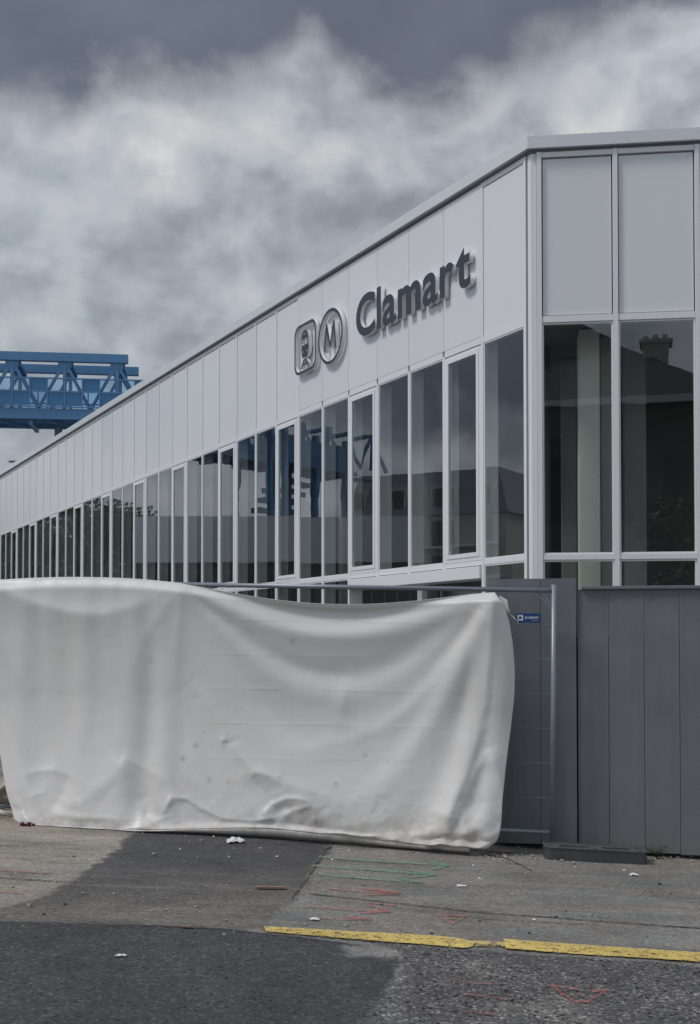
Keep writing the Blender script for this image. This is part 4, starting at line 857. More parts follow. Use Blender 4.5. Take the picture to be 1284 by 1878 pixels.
SHEET_OUT = [
    80, 0, 0, 0, 0, 0, 0, 0, 0, 0, 0, 0, 0, 0, 0, 0, 0, 0, 0, 0, 0, 0, 0, 0, 0, 0, 0, 0, 0, 0, 0, 0, 0, 0, 0, 0, 1, 2, 4, 5, 5, 5, 5, 4, 5, 4, 4, 3, 4, 3, 3, 2, 3, 2, 1, 2, 1, 1, 0, 1, 0, -1, 0, -1, -2, -1, -2, -2, -2, -3, -3, -3, -3, -4, -4, -4, -4, -4, -5, -4, -5, -4, -4, -2, -2, -1,
    84, -1, -3, 3, 0, -1, 1, -2, 1, 2, 0, -3, 0, 1, 1, -2, 1, -1, 2, 0, 0, -2, 1, 0, 1, -2, 1, 1, -1, -2, 1, 0, 0, 0, 0, 1, 1, -2, -4, -2, 0, 2, 3, 4, 5, 4, 4, 4, 3, 3, 3, 3, 2, 2, 2, 1, 1, 1, 1, 0, 0, -1, 0, -1, -2, -1, -2, -2, -3, -3, -3, -3, -3, -4, -4, -4, -3, -3, -2, -1, 1, 2, 1, -2, 3, -8,
    87, -2, -3, 4, -1, -1, 2, -3, 2, 2, 0, -4, -1, 3, 1, -4, 2, -2, 3, 1, -1, -4, 2, 1, 0, -2, 3, 0, -1, -4, 2, 1, -1, 0, 1, 0, 1, 4, -1, -7, -7, -5, -3, -1, 1, 2, 2, 4, 3, 3, 3, 3, 2, 2, 2, 2, 1, 1, 0, 0, 0, -1, -1, -1, -1, -2, -2, -3, -2, -3, -3, -3, -2, -2, -1, 0, 2, 3, 4, 4, 3, 0, -4, 4, -1, -13,
    88, -3, 0, 3, -2, 1, 1, -4, 3, 3, -1, -5, -1, 4, 1, -4, 1, -1, 4, 1, -2, -4, 2, 2, -2, -1, 4, -1, -2, -4, 2, 1, -1, 0, 1, 0, 1, 2, 6, 1, -6, -8, -7, -7, -5, -4, -3, -1, -1, 1, 1, 1, 2, 2, 1, 2, 1, 0, 1, 0, -1, 0, -1, -1, -2, -1, -1, -1, -1, 0, 1, 1, 3, 4, 4, 6, 6, 5, 4, 0, -2, -7, 3, 7, -10, -14,
    89, -3, 2, 3, -3, 2, 0, -4, 4, 3, -2, -6, 0, 5, -1, -3, 0, 0, 5, 1, -4, -4, 3, 2, -2, 0, 4, -2, -4, -3, 2, 1, -1, 0, 1, 1, 1, -2, 5, 8, 3, -4, -6, -8, -7, -6, -6, -6, -4, -4, -3, -3, -2, -1, -1, -1, 0, 0, 0, 0, 0, 1, 0, 2, 1, 2, 2, 3, 4, 4, 5, 6, 5, 7, 6, 5, 3, 0, -2, -4, -8, -2, 16, -8, -9, -15,
    90, -2, 2, 3, -2, 2, -1, -3, 4, 3, -3, -6, 1, 4, -1, -3, 0, 1, 5, 0, -5, -3, 3, 2, -3, 2, 3, -2, -6, -2, 3, 1, -2, 0, 2, 0, 1, 0, -2, 7, 9, 5, -1, -4, -6, -7, -6, -6, -5, -4, -4, -4, -3, -3, -2, -1, -1, -1, 0, 0, 1, 2, 1, 3, 3, 3, 4, 4, 4, 5, 6, 5, 6, 4, 2, -1, -3, -4, -4, -8, -6, 19, 0, -10, -8, -18,
    91, -1, 3, 2, -2, 2, -2, -1, 5, 2, -5, -5, 1, 4, -2, -3, 0, 3, 5, -1, -6, -2, 4, 1, -3, 3, 2, -3, -7, -1, 3, 1, -2, 0, 2, 1, 0, 2, -2, -2, 9, 9, 6, 2, -1, -5, -5, -6, -5, -4, -4, -3, -3, -2, -2, -2, -1, 0, 0, 1, 1, 1, 2, 2, 3, 4, 3, 5, 4, 5, 3, 3, 1, -1, -4, -4, -5, -3, -7, -10, 16, 12, -10, -6, -11, -20,
    93, 0, 3, 1, -1, 2, -3, 0, 5, 1, -6, -5, 3, 3, -2, -3, 0, 4, 4, -1, -6, -2, 4, 0, -2, 3, 2, -5, -7, 0, 4, 0, -2, 0, 2, 2, -2, 3, 1, -5, 1, 9, 9, 7, 4, 2, -2, -3, -5, -4, -4, -4, -2, -3, -2, -1, -1, 0, 0, 1, 1, 2, 2, 2, 4, 3, 4, 3, 3, 1, 0, -2, -4, -5, -5, -4, -2, -7, -11, 8, 20, -2, -11, -3, -13, -23,
    94, 2, 2, 1, 0, 1, -3, 1, 5, 0, -7, -4, 4, 2, -3, -2, 0, 5, 4, -3, -6, 0, 3, -1, 0, 3, 1, -7, -6, 1, 4, -1, -2, 0, 3, 2, -2, 1, 4, -3, -5, 3, 9, 9, 7, 5, 4, 1, 0, -2, -3, -3, -3, -3, -2, -1, -1, 0, 0, 1, 2, 2, 2, 2, 3, 2, 1, -1, -1, -3, -4, -5, -6, -5, -2, -2, -5, -12, 0, 22, 9, -10, -9, 0, -15, -25,
    96, 2, 3, 0, 0, 0, -2, 3, 4, -2, -7, -2, 4, 1, -4, -2, 2, 5, 3, -4, -6, 1, 3, -1, 0, 4, -1, -8, -6, 2, 5, -2, -2, 0, 3, 3, -2, -2, 5, 2, -5, -4, 5, 8, 8, 6, 6, 4, 4, 2, 1, 0, -1, -1, -2, -1, 0, 0, 0, 1, 0, 1, 1, 0, -1, -2, -3, -3, -4, -5, -5, -6, -4, -2, 0, -4, -12, -6, 17, 19, -3, -12, -5, 0, -16, -25,
    99, 2, 2, 0, 1, -1, -2, 4, 4, -4, -7, -1, 4, 0, -4, -1, 3, 6, 1, -6, -4, 2, 2, -1, 1, 4, -4, -9, -5, 4, 4, -2, -2, 0, 3, 3, -1, -3, 3, 6, -2, -7, -2, 6, 7, 7, 6, 5, 4, 4, 3, 2, 2, 2, 0, 0, 0, 0, 0, -1, -1, -1, -2, -3, -3, -3, -4, -4, -5, -5, -4, -4, -1, 1, -3, -11, -10, 10, 22, 8, -10, -11, -1, 0, -19, -25,
    101, 2, 2, 0, 1, -2, 0, 5, 2, -6, -6, 1, 3, -1, -3, 0, 4, 5, -1, -6, -3, 2, 1, 0, 2, 2, -5, -9, -4, 6, 3, -3, -2, 0, 3, 4, 0, -4, 1, 6, 2, -5, -6, 0, 5, 7, 6, 5, 4, 4, 3, 2, 3, 1, 2, 0, 0, 0, 0, -2, -1, -2, -3, -2, -3, -4, -4, -4, -4, -4, -2, -1, 2, -2, -10, -12, 3, 20, 16, -2, -12, -8, 1, -1, -20, -26,
    103, 3, 1, 1, 0, -2, 2, 5, -1, -6, -5, 2, 2, -2, -3, 1, 5, 4, -2, -6, -2, 2, 1, 0, 3, 1, -8, -9, -1, 6, 2, -3, -3, 1, 3, 5, 0, -4, -2, 5, 6, -1, -6, -5, 0, 5, 6, 6, 4, 4, 3, 2, 2, 1, 1, 1, 0, 0, -1, -1, -2, -1, -3, -2, -3, -3, -4, -4, -3, -2, 1, 2, -2, -8, -13, -3, 15, 20, 8, -9, -11, -6, 4, -2, -22, -28,
    106, 2, 1, 1, 0, -2, 3, 5, -2, -8, -3, 2, 2, -3, -2, 2, 6, 3, -4, -6, -1, 2, 1, 1, 3, -1, -9, -9, 0, 7, 1, -4, -2, 1, 3, 5, 2, -5, -3, 3, 6, 4, -3, -7, -4, 0, 4, 6, 5, 4, 3, 2, 2, 1, 1, 1, 0, 0, -1, -1, -1, -2, -2, -3, -3, -4, -3, -3, 0, 1, 2, 0, -8, -12, -7, 8, 20, 16, -1, -12, -8, -6, 6, -3, -23, -26,
    108, 2, 2, 0, -1, 0, 4, 3, -4, -7, -2, 3, 1, -4, -1, 3, 6, 2, -5, -6, 0, 3, 0, 2, 2, -3, -10, -8, 2, 7, 0, -4, -2, 1, 3, 5, 3, -4, -5, 1, 5, 6, 2, -4, -7, -4, 0, 3, 5, 5, 3, 3, 2, 1, 1, 1, 0, 0, -1, -1, -2, -2, -2, -3, -3, -3, -2, 0, 3, 3, -1, -6, -12, -9, 2, 16, 20, 9, -9, -11, -6, -5, 8, -5, -23, -27,
    110, 2, 2, 0, -1, 1, 5, 1, -5, -7, -1, 3, 0, -3, -1, 5, 5, 0, -5, -5, 0, 3, 0, 2, 2, -5, -11, -7, 4, 7, -1, -5, -1, 1, 3, 5, 4, -3, -5, -2, 3, 7, 4, 1, -5, -6, -4, -1, 2, 3, 4, 4, 2, 2, 1, 0, 1, -1, -1, -1, -2, -2, -2, -3, -2, 0, 1, 3, 3, -1, -6, -10, -10, -2, 10, 20, 15, 1, -13, -8, -5, -4, 10, -7, -23, -28,
    112, 3, 1, 0, -1, 2, 5, 0, -6, -7, 1, 2, -1, -3, 1, 5, 5, -1, -6, -4, 1, 2, 1, 2, 1, -7, -12, -5, 6, 6, -3, -4, -2, 1, 3, 6, 4, 0, -6, -4, 1, 5, 6, 4, -1, -4, -6, -4, -2, 1, 2, 2, 3, 2, 2, 0, 1, -1, -1, -1, -2, -2, -1, -1, 1, 3, 3, 2, -1, -5, -9, -10, -5, 5, 16, 18, 10, -6, -13, -5, -6, -2, 11, -8, -23, -28,
    114, 3, 2, -1, 0, 3, 4, -1, -8, -5, 1, 2, -1, -3, 1, 6, 4, -2, -6, -3, 1, 2, 1, 3, -1, -9, -11, -4, 6, 6, -3, -4, -2, 1, 3, 5, 5, 2, -5, -6, -2, 4, 6, 5, 3, -1, -3, -5, -4, -3, -1, 0, 1, 1, 2, 0, 1, 0, -1, -1, 0, 0, 1, 2, 3, 3, 1, -1, -4, -9, -9, -7, 0, 11, 18, 16, 3, -10, -12, -2, -7, 0, 11, -7, -23, -26,
    117, 2, 2, -1, 0, 4, 4, -3, -7, -5, 1, 2, -2, -2, 2, 6, 4, -3, -7, -2, 1, 2, 1, 3, -2, -10, -12, -2, 7, 6, -4, -5, -1, 1, 3, 4, 6, 3, -3, -7, -4, 1, 5, 6, 4, 3, 0, -3, -4, -4, -3, -2, -1, 0, 0, 0, 0, 0, 1, 1, 1, 2, 3, 2, 3, 1, -2, -4, -7, -9, -8, -3, 6, 15, 18, 12, -3, -13, -9, 0, -8, 0, 13, -8, -22, -24,
    119, 3, 1, 0, 0, 5, 3, -5, -7, -4, 2, 1, -2, -2, 3, 6, 3, -4, -6, -2, 1, 2, 2, 2, -4, -10, -12, -1, 8, 5, -5, -4, -1, 1, 2, 4, 6, 5, -2, -6, -6, -1, 3, 5, 5, 4, 3, 1, -2, -3, -3, -2, -2, -2, -1, 0, 0, 1, 1, 1, 2, 2, 2, 2, 0, -2, -4, -7, -8, -8, -4, 2, 11, 16, 16, 6, -7, -13, -6, 0, -9, 2, 13, -7, -22, -23,
    121, 3, 1, 0, 1, 5, 2, -6, -7, -3, 2, 1, -3, -1, 4, 6, 2, -5, -6, -1, 1, 2, 2, 2, -5, -12, -11, 0, 9, 4, -5, -4, -1, 0, 3, 3, 6, 6, 1, -5, -7, -4, 0, 5, 4, 5, 4, 3, 1, -1, -1, -2, -2, -1, -1, -1, 0, 1, 1, 1, 1, 1, 1, -1, -2, -5, -6, -7, -8, -5, 0, 6, 14, 17, 12, 1, -10, -13, -2, 0, -10, 3, 14, -7, -22, -21,
    123, 3, 1, 0, 3, 4, 0, -6, -6, -3, 2, 0, -2, -1, 5, 6, 1, -5, -6, -1, 1, 2, 3, 0, -6, -13, -10, 2, 9, 3, -5, -5, 0, 0, 2, 4, 5, 6, 3, -3, -7, -6, -2, 3, 4, 4, 4, 4, 2, 2, 1, -1, -1, -1, 0, -1, 0, 0, 0, 1, 0, -1, -1, -2, -4, -6, -6, -7, -6, -2, 3, 10, 15, 16, 8, -4, -12, -11, 1, -1, -11, 5, 14, -6, -21, -22,
    125, 3, 1, 1, 3, 3, 0, -6, -7, -2, 2, 0, -3, 1, 5, 6, -1, -5, -5, -1, 1, 2, 3, -1, -7, -13, -10, 3, 10, 2, -6, -4, -1, 1, 1, 4, 5, 6, 5, -1, -6, -7, -4, 0, 3, 4, 3, 4, 3, 2, 3, 1, 0, 0, 0, -1, 0, 0, -1, 0, -2, -1, -3, -4, -4, -6, -6, -6, -4, 1, 7, 12, 16, 13, 4, -7, -13, -9, 3, -1, -12, 5, 15, -5, -20, -22,
    127, 3, 2, 1, 3, 3, -2, -6, -6, -1, 1, 0, -3, 2, 6, 4, -1, -6, -4, -1, 1, 3, 2, -2, -8, -14, -9, 4, 10, 2, -7, -4, 0, 0, 2, 3, 4, 7, 6, 1, -5, -7, -6, -2, 1, 4, 3, 3, 3, 3, 2, 2, 1, 0, 1, -1, 0, 0, -1, -1, -2, -3, -3, -4, -5, -6, -6, -4, 0, 4, 9, 14, 15, 10, -1, -9, -12, -7, 4, -2, -12, 6, 15, -4, -19, -22,
    130, 2, 2, 1, 4, 3, -3, -8, -5, 0, 1, -1, -2, 2, 7, 4, -2, -6, -4, -1, 2, 2, 2, -3, -10, -14, -8, 6, 10, 1, -7, -4, 0, 0, 1, 3, 4, 7, 6, 3, -2, -7, -7, -4, -1, 2, 3, 3, 3, 2, 2, 1, 2, 1, 0, 0, 0, 0, -1, -2, -2, -3, -4, -4, -5, -5, -4, -2, 3, 6, 11, 14, 14, 6, -5, -10, -12, -3, 5, -3, -13, 6, 16, -3, -19, -22,
    132, 3, 1, 2, 4, 2, -4, -7, -5, 0, 1, -1, -1, 2, 6, 4, -3, -6, -4, 0, 2, 2, 1, -3, -11, -14, -7, 7, 9, 1, -8, -4, 1, 0, 1, 2, 4, 6, 7, 4, 0, -5, -7, -6, -3, 0, 2, 3, 3, 2, 1, 2, 1, 1, 1, 0, 0, -1, -1, -2, -3, -3, -4, -4, -4, -4, -2, 1, 5, 8, 12, 14, 11, 2, -7, -11, -10, -2, 7, -5, -13, 7, 16, -2, -18, -22,
    134, 3, 1, 3, 4, 1, -5, -7, -4, 0, 0, 0, -1, 3, 6, 3, -4, -6, -3, 0, 2, 2, 1, -5, -12, -14, -5, 7, 10, -1, -8, -3, 0, 0, 1, 2, 3, 6, 7, 5, 2, -2, -6, -7, -5, -3, 0, 3, 2, 3, 1, 2, 1, 1, 0, 0, -1, -1, -1, -2, -2, -3, -4, -4, -4, -2, 1, 4, 6, 9, 13, 13, 7, -2, -8, -11, -8, 0, 7, -6, -13, 8, 16, -1, -17, -22,
    136, 3, 2, 3, 4, 0, -6, -7, -4, 1, 0, 0, 0, 3, 6, 2, -4, -6, -3, 0, 2, 3, -1, -6, -13, -14, -4, 9, 9, -2, -7, -4, 1, 0, 0, 2, 3, 5, 7, 6, 3, 0, -4, -7, -6, -4, -3, 1, 2, 3, 1, 2, 0, 1, 0, 0, 0, -1, -2, -2, -2, -3, -4, -4, -2, 1, 4, 5, 6, 11, 13, 11, 3, -5, -9, -11, -6, 3, 7, -8, -13, 8, 17, 0, -17, -22,
    138, 3, 3, 3, 3, 0, -7, -7, -3, 1, 0, 0, 0, 4, 6, 2, -6, -6, -2, 0, 2, 3, -1, -8, -14, -14, -2, 10, 8, -2, -8, -4, 2, 0, 0, 1, 3, 4, 7, 6, 5, 1, -2, -6, -6, -5, -4, -3, 1, 3, 1, 2, 0, 1, 0, 0, -1, -1, -1, -3, -2, -3, -4, -2, 1, 4, 4, 5, 8, 12, 13, 7, -1, -7, -9, -10, -5, 6, 6, -9, -13, 9, 17, 0, -16, -22,
    140, 3, 3, 4, 3, -2, -6, -7, -3, 1, 0, 0, 1, 4, 6, 0, -6, -5, -2, 0, 2, 3, -2, -9, -15, -13, 0, 9, 8, -3, -8, -3, 1, 1, -1, 2, 2, 3, 7, 7, 5, 2, 0, -4, -6, -5, -5, -4, -2, 1, 2, 1, 1, 0, 0, 0, -1, -1, -2, -2, -3, -3, -2, 1, 4, 4, 4, 7, 9, 12, 11, 2, -3, -7, -10, -9, -3, 7, 6, -11, -12, 10, 17, 1, -15, -22,
    142, 3, 4, 4, 2, -2, -7, -7, -2, 0, 1, 0, 1, 5, 6, -1, -7, -5, -2, 1, 3, 2, -3, -10, -16, -12, 1, 10, 7, -4, -8, -3, 2, 0, -1, 2, 2, 2, 6, 7, 6, 4, 1, -2, -5, -5, -5, -4, -4, -1, 0, 0, 1, 0, 0, 0, -2, -2, -1, -2, -2, -1, 1, 3, 4, 5, 4, 7, 11, 11, 7, -1, -5, -8, -9, -8, 0, 8, 5, -13, -11, 11, 17, 2, -15, -22,
    144, 4, 3, 4, 3, -3, -8, -6, -2, 0, 1, 0, 2, 5, 5, -1, -8, -4, -2, 1, 3, 1, -4, -11, -16, -11, 2, 11, 6, -5, -8, -3, 3, 0, -2, 2, 2, 2, 4, 8, 6, 5, 2, 0, -3, -5, -5, -4, -4, -3, -2, -1, -1, 0, 0, 0, -2, -2, -1, 0, 0, 1, 3, 3, 4, 4, 6, 8, 10, 10, 2, -2, -6, -9, -9, -6, 2, 10, 2, -14, -10, 12, 17, 2, -15, -21,
    146, 4, 4, 4, 2, -4, -7, -6, -2, 0, 1, 1, 2, 5, 4, -3, -7, -3, -2, 1, 3, 1, -6, -12, -16, -11, 4, 11, 6, -5, -9, -2, 2, 1, -3, 2, 2, 1, 3, 8, 7, 5, 4, 1, -2, -4, -4, -4, -4, -3, -3, -3, -1, -1, -1, -1, 0, -1, 0, 1, 1, 2, 3, 3, 4, 4, 6, 9, 10, 6, 0, -5, -6, -9, -8, -5, 4, 11, 1, -16, -8, 13, 16, 3, -15, -21,
    147, 5, 5, 4, 2, -5, -8, -5, -2, 0, 2, 0, 3, 4, 4, -4, -6, -3, -2, 1, 3, 0, -7, -13, -17, -9, 6, 11, 4, -5, -8, -2, 2, 0, -2, 0, 3, 2, 0, 7, 9, 5, 5, 2, 0, -3, -4, -4, -3, -3, -3, -2, -2, -2, -1, -1, 0, 1, 0, 1, 1, 1, 3, 3, 4, 5, 7, 9, 8, 3, -3, -6, -6, -9, -7, -3, 6, 11, -2, -17, -6, 14, 17, 3, -15, -21,
    149, 6, 4, 5, 0, -5, -8, -5, -1, 0, 2, 1, 2, 4, 2, -3, -5, -4, -1, 1, 3, -1, -8, -15, -16, -8, 7, 11, 4, -6, -8, -2, 2, 1, -3, 0, 3, 2, 0, 5, 8, 7, 5, 3, 2, -1, -3, -4, -4, -2, -3, -2, -2, -1, -2, 0, -1, 0, 1, 0, 1, 3, 3, 2, 4, 6, 8, 8, 5, 0, -5, -5, -7, -9, -6, -1, 9, 10, -5, -17, -4, 15, 16, 3, -15, -21,
    151, 6, 5, 4, 0, -6, -8, -5, -1, 2, 2, 0, 3, 3, 1, -4, -4, -3, -2, 2, 2, -1, -10, -16, -16, -5, 8, 11, 2, -6, -8, -1, 2, 0, -2, -1, 3, 2, 0, 3, 7, 8, 6, 4, 2, 1, -2, -3, -3, -3, -3, -2, -2, -1, -1, -1, -1, 0, 0, 1, 3, 2, 2, 2, 5, 8, 8, 6, 1, -2, -6, -5, -7, -9, -5, 3, 10, 9, -8, -18, -1, 16, 16, 2, -15, -21,
    153, 6, 5, 4, -1, -6, -8, -5, 0, 3, 1, 0, 3, 3, 0, -4, -4, -3, -2, 2, 3, -3, -11, -17, -15, -4, 10, 10, 1, -6, -8, -1, 2, 0, -2, -1, 2, 3, 1, 1, 6, 7, 7, 4, 4, 2, 0, -3, -3, -2, -2, -2, -2, -2, -1, -1, -1, 0, 1, 2, 2, 1, 1, 4, 7, 7, 7, 3, -2, -4, -5, -5, -8, -8, -2, 5, 11, 7, -12, -17, 3, 17, 15, 1, -15, -22,
    155, 6, 6, 3, -2, -7, -8, -3, 1, 4, -1, 1, 3, 2, -1, -3, -5, -3, -1, 2, 2, -4, -13, -17, -14, -2, 11, 9, 0, -6, -8, 0, 2, -1, -2, -1, 2, 3, 1, 1, 4, 7, 6, 6, 4, 3, 2, -1, -3, -3, -1, -2, -2, -1, -2, 0, -1, 1, 0, 2, 1, 1, 3, 5, 7, 6, 4, -1, -3, -5, -3, -7, -8, -6, 0, 8, 12, 3, -15, -15, 6, 18, 14, 0, -16, -22,
    157, 7, 5, 3, -3, -7, -8, -3, 3, 4, -2, 1, 3, 1, -1, -3, -5, -3, -1, 2, 2, -6, -14, -18, -13, 2, 11, 8, 0, -8, -7, 0, 1, -1, -1, -1, 1, 3, 2, 1, 2, 6, 7, 6, 4, 4, 3, 1, -2, -3, -1, -1, -2, -1, -1, -1, 0, 0, 1, 1, 2, 2, 4, 5, 6, 4, -1, -2, -4, -3, -5, -7, -7, -4, 2, 10, 12, -1, -17, -12, 9, 17, 15, -2, -17, -22,
    159, 7, 6, 2, -4, -8, -8, -1, 4, 3, -2, 2, 2, 0, -1, -3, -5, -2, -1, 1, 1, -7, -16, -18, -10, 3, 12, 7, -1, -8, -8, 0, 2, -1, -1, -1, 0, 3, 3, 1, 1, 5, 6, 6, 5, 3, 4, 4, 1, -3, -3, 0, -1, -1, -1, 0, 0, 1, 0, 1, 1, 3, 5, 5, 3, 0, -2, -3, -3, -3, -6, -7, -5, -2, 4, 12, 11, -6, -19, -7, 11, 18, 13, -3, -18, -22,
    161, 7, 7, 2, -5, -9, -7, 0, 5, 1, -2, 2, 2, 0, -2, -4, -4, -2, -1, 1, 0, -9, -18, -17, -8, 6, 12, 6, -1, -9, -7, -1, 0, 0, 0, -1, -1, 2, 4, 2, 0, 4, 6, 6, 5, 3, 3, 4, 4, 0, -1, -2, -1, 0, -1, 0, 0, 1, 0, 1, 2, 4, 4, 3, 0, -2, -3, -2, -4, -4, -6, -5, -4, 1, 7, 13, 7, -11, -19, -1, 13, 17, 13, -6, -20, -21,
    162, 9, 7, 1, -6, -9, -6, 1, 5, 0, -1, 2, 1, -1, -2, -4, -4, -2, -1, 0, -1, -11, -19, -16, -5, 7, 12, 6, -2, -9, -7, -2, 0, 1, -1, -1, -1, 2, 4, 2, 2, 1, 5, 5, 6, 4, 2, 4, 4, 3, 1, -1, 0, 0, -1, -1, 0, 1, 1, 2, 3, 3, 1, -1, -2, -1, -2, -3, -4, -4, -6, -5, -1, 3, 11, 13, 2, -17, -16, 5, 14, 15, 13, -9, -21, -21,
    164, 9, 7, 1, -7, -9, -4, 1, 3, 0, 0, 2, 0, -1, -2, -5, -4, -1, -1, -1, -3, -12, -20, -15, -2, 9, 10, 5, -1, -8, -8, -2, -1, 0, 0, -1, -1, 0, 4, 4, 2, 1, 3, 5, 5, 5, 3, 3, 3, 3, 3, 2, 1, 1, 0, -1, 0, 1, 1, 2, 2, -1, -1, -1, -1, -2, -2, -3, -4, -5, -5, -3, 1, 7, 12, 12, -5, -20, -10, 10, 14, 14, 11, -13, -21, -21,
    165, 11, 7, 0, -7, -10, -3, 2, 1, 0, 1, 2, 0, -2, -1, -6, -4, -1, -2, -1, -5, -14, -20, -13, 0, 10, 9, 5, -1, -8, -8, -3, -2, 0, 0, 0, 0, -2, 3, 6, 2, 0, 2, 4, 5, 5, 4, 3, 2, 2, 3, 3, 2, 2, 1, 1, 1, 1, 0, 1, -1, -1, -1, 0, -2, -2, -2, -4, -4, -4, -5, 0, 4, 9, 14, 8, -11, -21, -2, 13, 15, 15, 4, -16, -21, -22,
    165, 12, 9, -1, -9, -9, -2, 1, 1, 1, 3, 1, -2, -2, -2, -6, -4, -1, -2, -2, -6, -16, -20, -9, 1, 10, 8, 5, -1, -7, -9, -4, -2, -2, 0, 2, 0, -2, 0, 6, 4, 0, 2, 3, 3, 5, 4, 4, 2, 2, 2, 2, 2, 3, 1, 2, 1, 0, 1, 0, -1, 0, 0, 0, -2, -2, -3, -4, -4, -4, -1, 3, 6, 10, 13, 4, -16, -19, 7, 16, 18, 9, -3, -16, -22, -22,
    164, 14, 11, -3, -11, -6, -1, 0, 1, 2, 3, -1, -3, -2, -3, -5, -4, -2, -1, -3, -6, -18, -17, -5, -3, 10, 8, 5, -1, -6, -10, -4, -3, -3, -1, 2, 0, 0, -2, 4, 4, 2, 2, 2, 2, 4, 4, 3, 3, 2, 2, 1, 3, 2, 2, 2, 1, 1, 1, 1, 0, 1, 0, -1, -2, -3, -5, -3, -3, -2, 3, 5, 8, 12, 11, -3, -18, -13, 14, 19, 12, -2, -5, -10, -22, -21,
    161, 12, 14, 0, -12, -4, -1, 1, 1, 3, 2, -3, -4, -3, -3, -5, -4, -3, -1, -1, -7, -18, -13, -3, -7, 9, 7, 5, 0, -5, -9, -6, -3, -4, -4, 0, 0, 1, 0, 2, 2, 2, 3, 2, 2, 3, 3, 2, 3, 2, 1, 2, 2, 3, 2, 3, 2, 2, 2, 1, 1, 1, 1, -2, -2, -6, -5, -2, 1, 3, 4, 9, 13, 10, 1, -7, -15, 4, 13, 10, -4, -12, -2, 2, -18, -20,
    155, 7, 13, 14, -11, -4, 0, 0, 1, 2, 1, -4, -4, -4, -4, -4, -4, -5, 1, -2, -6, -17, -10, 0, -9, 4, 6, 5, 2, -4, -9, -6, -4, -4, -4, -4, -2, -1, 1, 0, 1, 2, 1, 2, 2, 3, 2, 2, 2, 1, 2, 1, 2, 3, 2, 3, 4, 3, 2, 2, 2, 2, 1, -1, -2, -3, -1, 1, 5, 6, 10, 10, 5, -3, -8, -9, -11, 8, 11, -1, -7, -9, 3, 10, -12, -23,
    151, 12, 17, 25, -6, -16, -3, -2, 0, 1, -1, -5, -4, -4, -4, -5, -4, -5, -1, -1, -7, -12, -4, 6, -5, -7, 0, 2, 3, -1, -8, -6, -4, -4, -5, -4, -3, -4, -2, -2, -1, -1, 0, 0, 1, 1, 2, 1, 1, 2, 1, 2, 2, 2, 3, 3, 4, 3, 3, 3, 4, 4, 4, 5, 5, 6, 6, 2, -1, -2, 0, 1, 1, -5, -5, 1, -4, 0, 3, 6, -6, -5, -4, 4, 5, -20,
    154, 19, 17, 21, 9, -16, -10, -4, -4, -3, -3, -4, -4, -5, -4, -5, -5, -6, -4, -2, -3, 0, 2, 5, 1, -10, -5, -3, -2, -2, -4, -4, -3, -3, -3, -2, -3, -3, -3, -3, -3, -2, -2, -1, -1, -1, 0, 1, 1, 3, 2, 3, 2, 3, 2, 3, 3, 3, 6, 7, 8, 7, 5, 1, -1, -3, -1, 2, 4, 2, 1, -1, 1, 3, 4, 7, -1, -6, -1, 8, 2, -7, -4, 2, 8, -22,
    177, 21, 17, 10, 9, -6, -7, -5, -4, -4, -4, -4, -5, -5, -5, -6, -5, -8, -5, 1, 2, 3, 2, 6, -5, -5, -3, -4, -2, -3, -3, -3, -3, -2, -3, -3, -2, -3, -3, -3, -3, -3, -2, -2, -1, 0, -1, 0, 2, 2, 3, 3, 2, 3, 2, 3, 3, 1, 0, 4, -1, -2, -2, 1, 3, 6, 7, 7, 9, -1, 1, 3, 3, 3, 4, 4, 3, -5, -4, 1, 8, -2, -6, 0, 7, -32,
    212, 21, 19, 8, 4, -4, -6, -4, -4, -4, -3, -4, -5, -5, -5, -6, -5, -8, -5, 1, 2, 2, 3, 2, -4, -3, -3, -4, -2, -3, -4, -3, -3, -3, -3, -3, -3, -3, -3, -3, -3, -3, -3, -1, -2, -1, -1, 0, 2, 3, 2, 3, 3, 2, 2, 3, 1, 0, -1, -6, -7, -1, 3, 6, 7, 6, 7, 7, 8, 2, 2, 3, 3, 3, 3, 3, 3, -7, -6, 3, 5, 1, -3, 0, 5, -39,
    248, 22, 19, 8, 2, -4, -6, -4, -4, -4, -3, -4, -5, -5, -5, -6, -4, -9, -5, 1, 2, 1, 2, 0, -2, -3, -3, -4, -3, -3, -3, -4, -3, -4, -3, -3, -3, -4, -3, -4, -3, -3, -3, -2, -1, -1, -2, 0, 2, 2, 3, 2, 3, 2, 2, 2, 1, 0, -6, -5, -4, -2, 3, 5, 6, 7, 7, 7, 6, 5, 2, 2, 3, 3, 4, 3, 0, -15, 0, 4, 5, 1, 0, 0, 3, -37,
    284, 22, 20, 8, 0, -4, -6, -4, -4, -4, -3, -4, -5, -5, -5, -6, -4, -9, -5, 0, 2, 1, 2, 0, -3, -3, -3, -4, -4, -3, -4, -4, -3, -4, -3, -4, -3, -4, -4, -4, -3, -4, -3, -2, -2, -1, -1, -1, 2, 2, 3, 2, 2, 2, 2, 1, 0, -1, -3, -3, -5, -4, 1, 4, 7, 6, 7, 6, 6, 6, 3, 2, 3, 3, 3, 3, -2, -22, 5, 5, 5, 3, 0, -1, 9, -38,
]
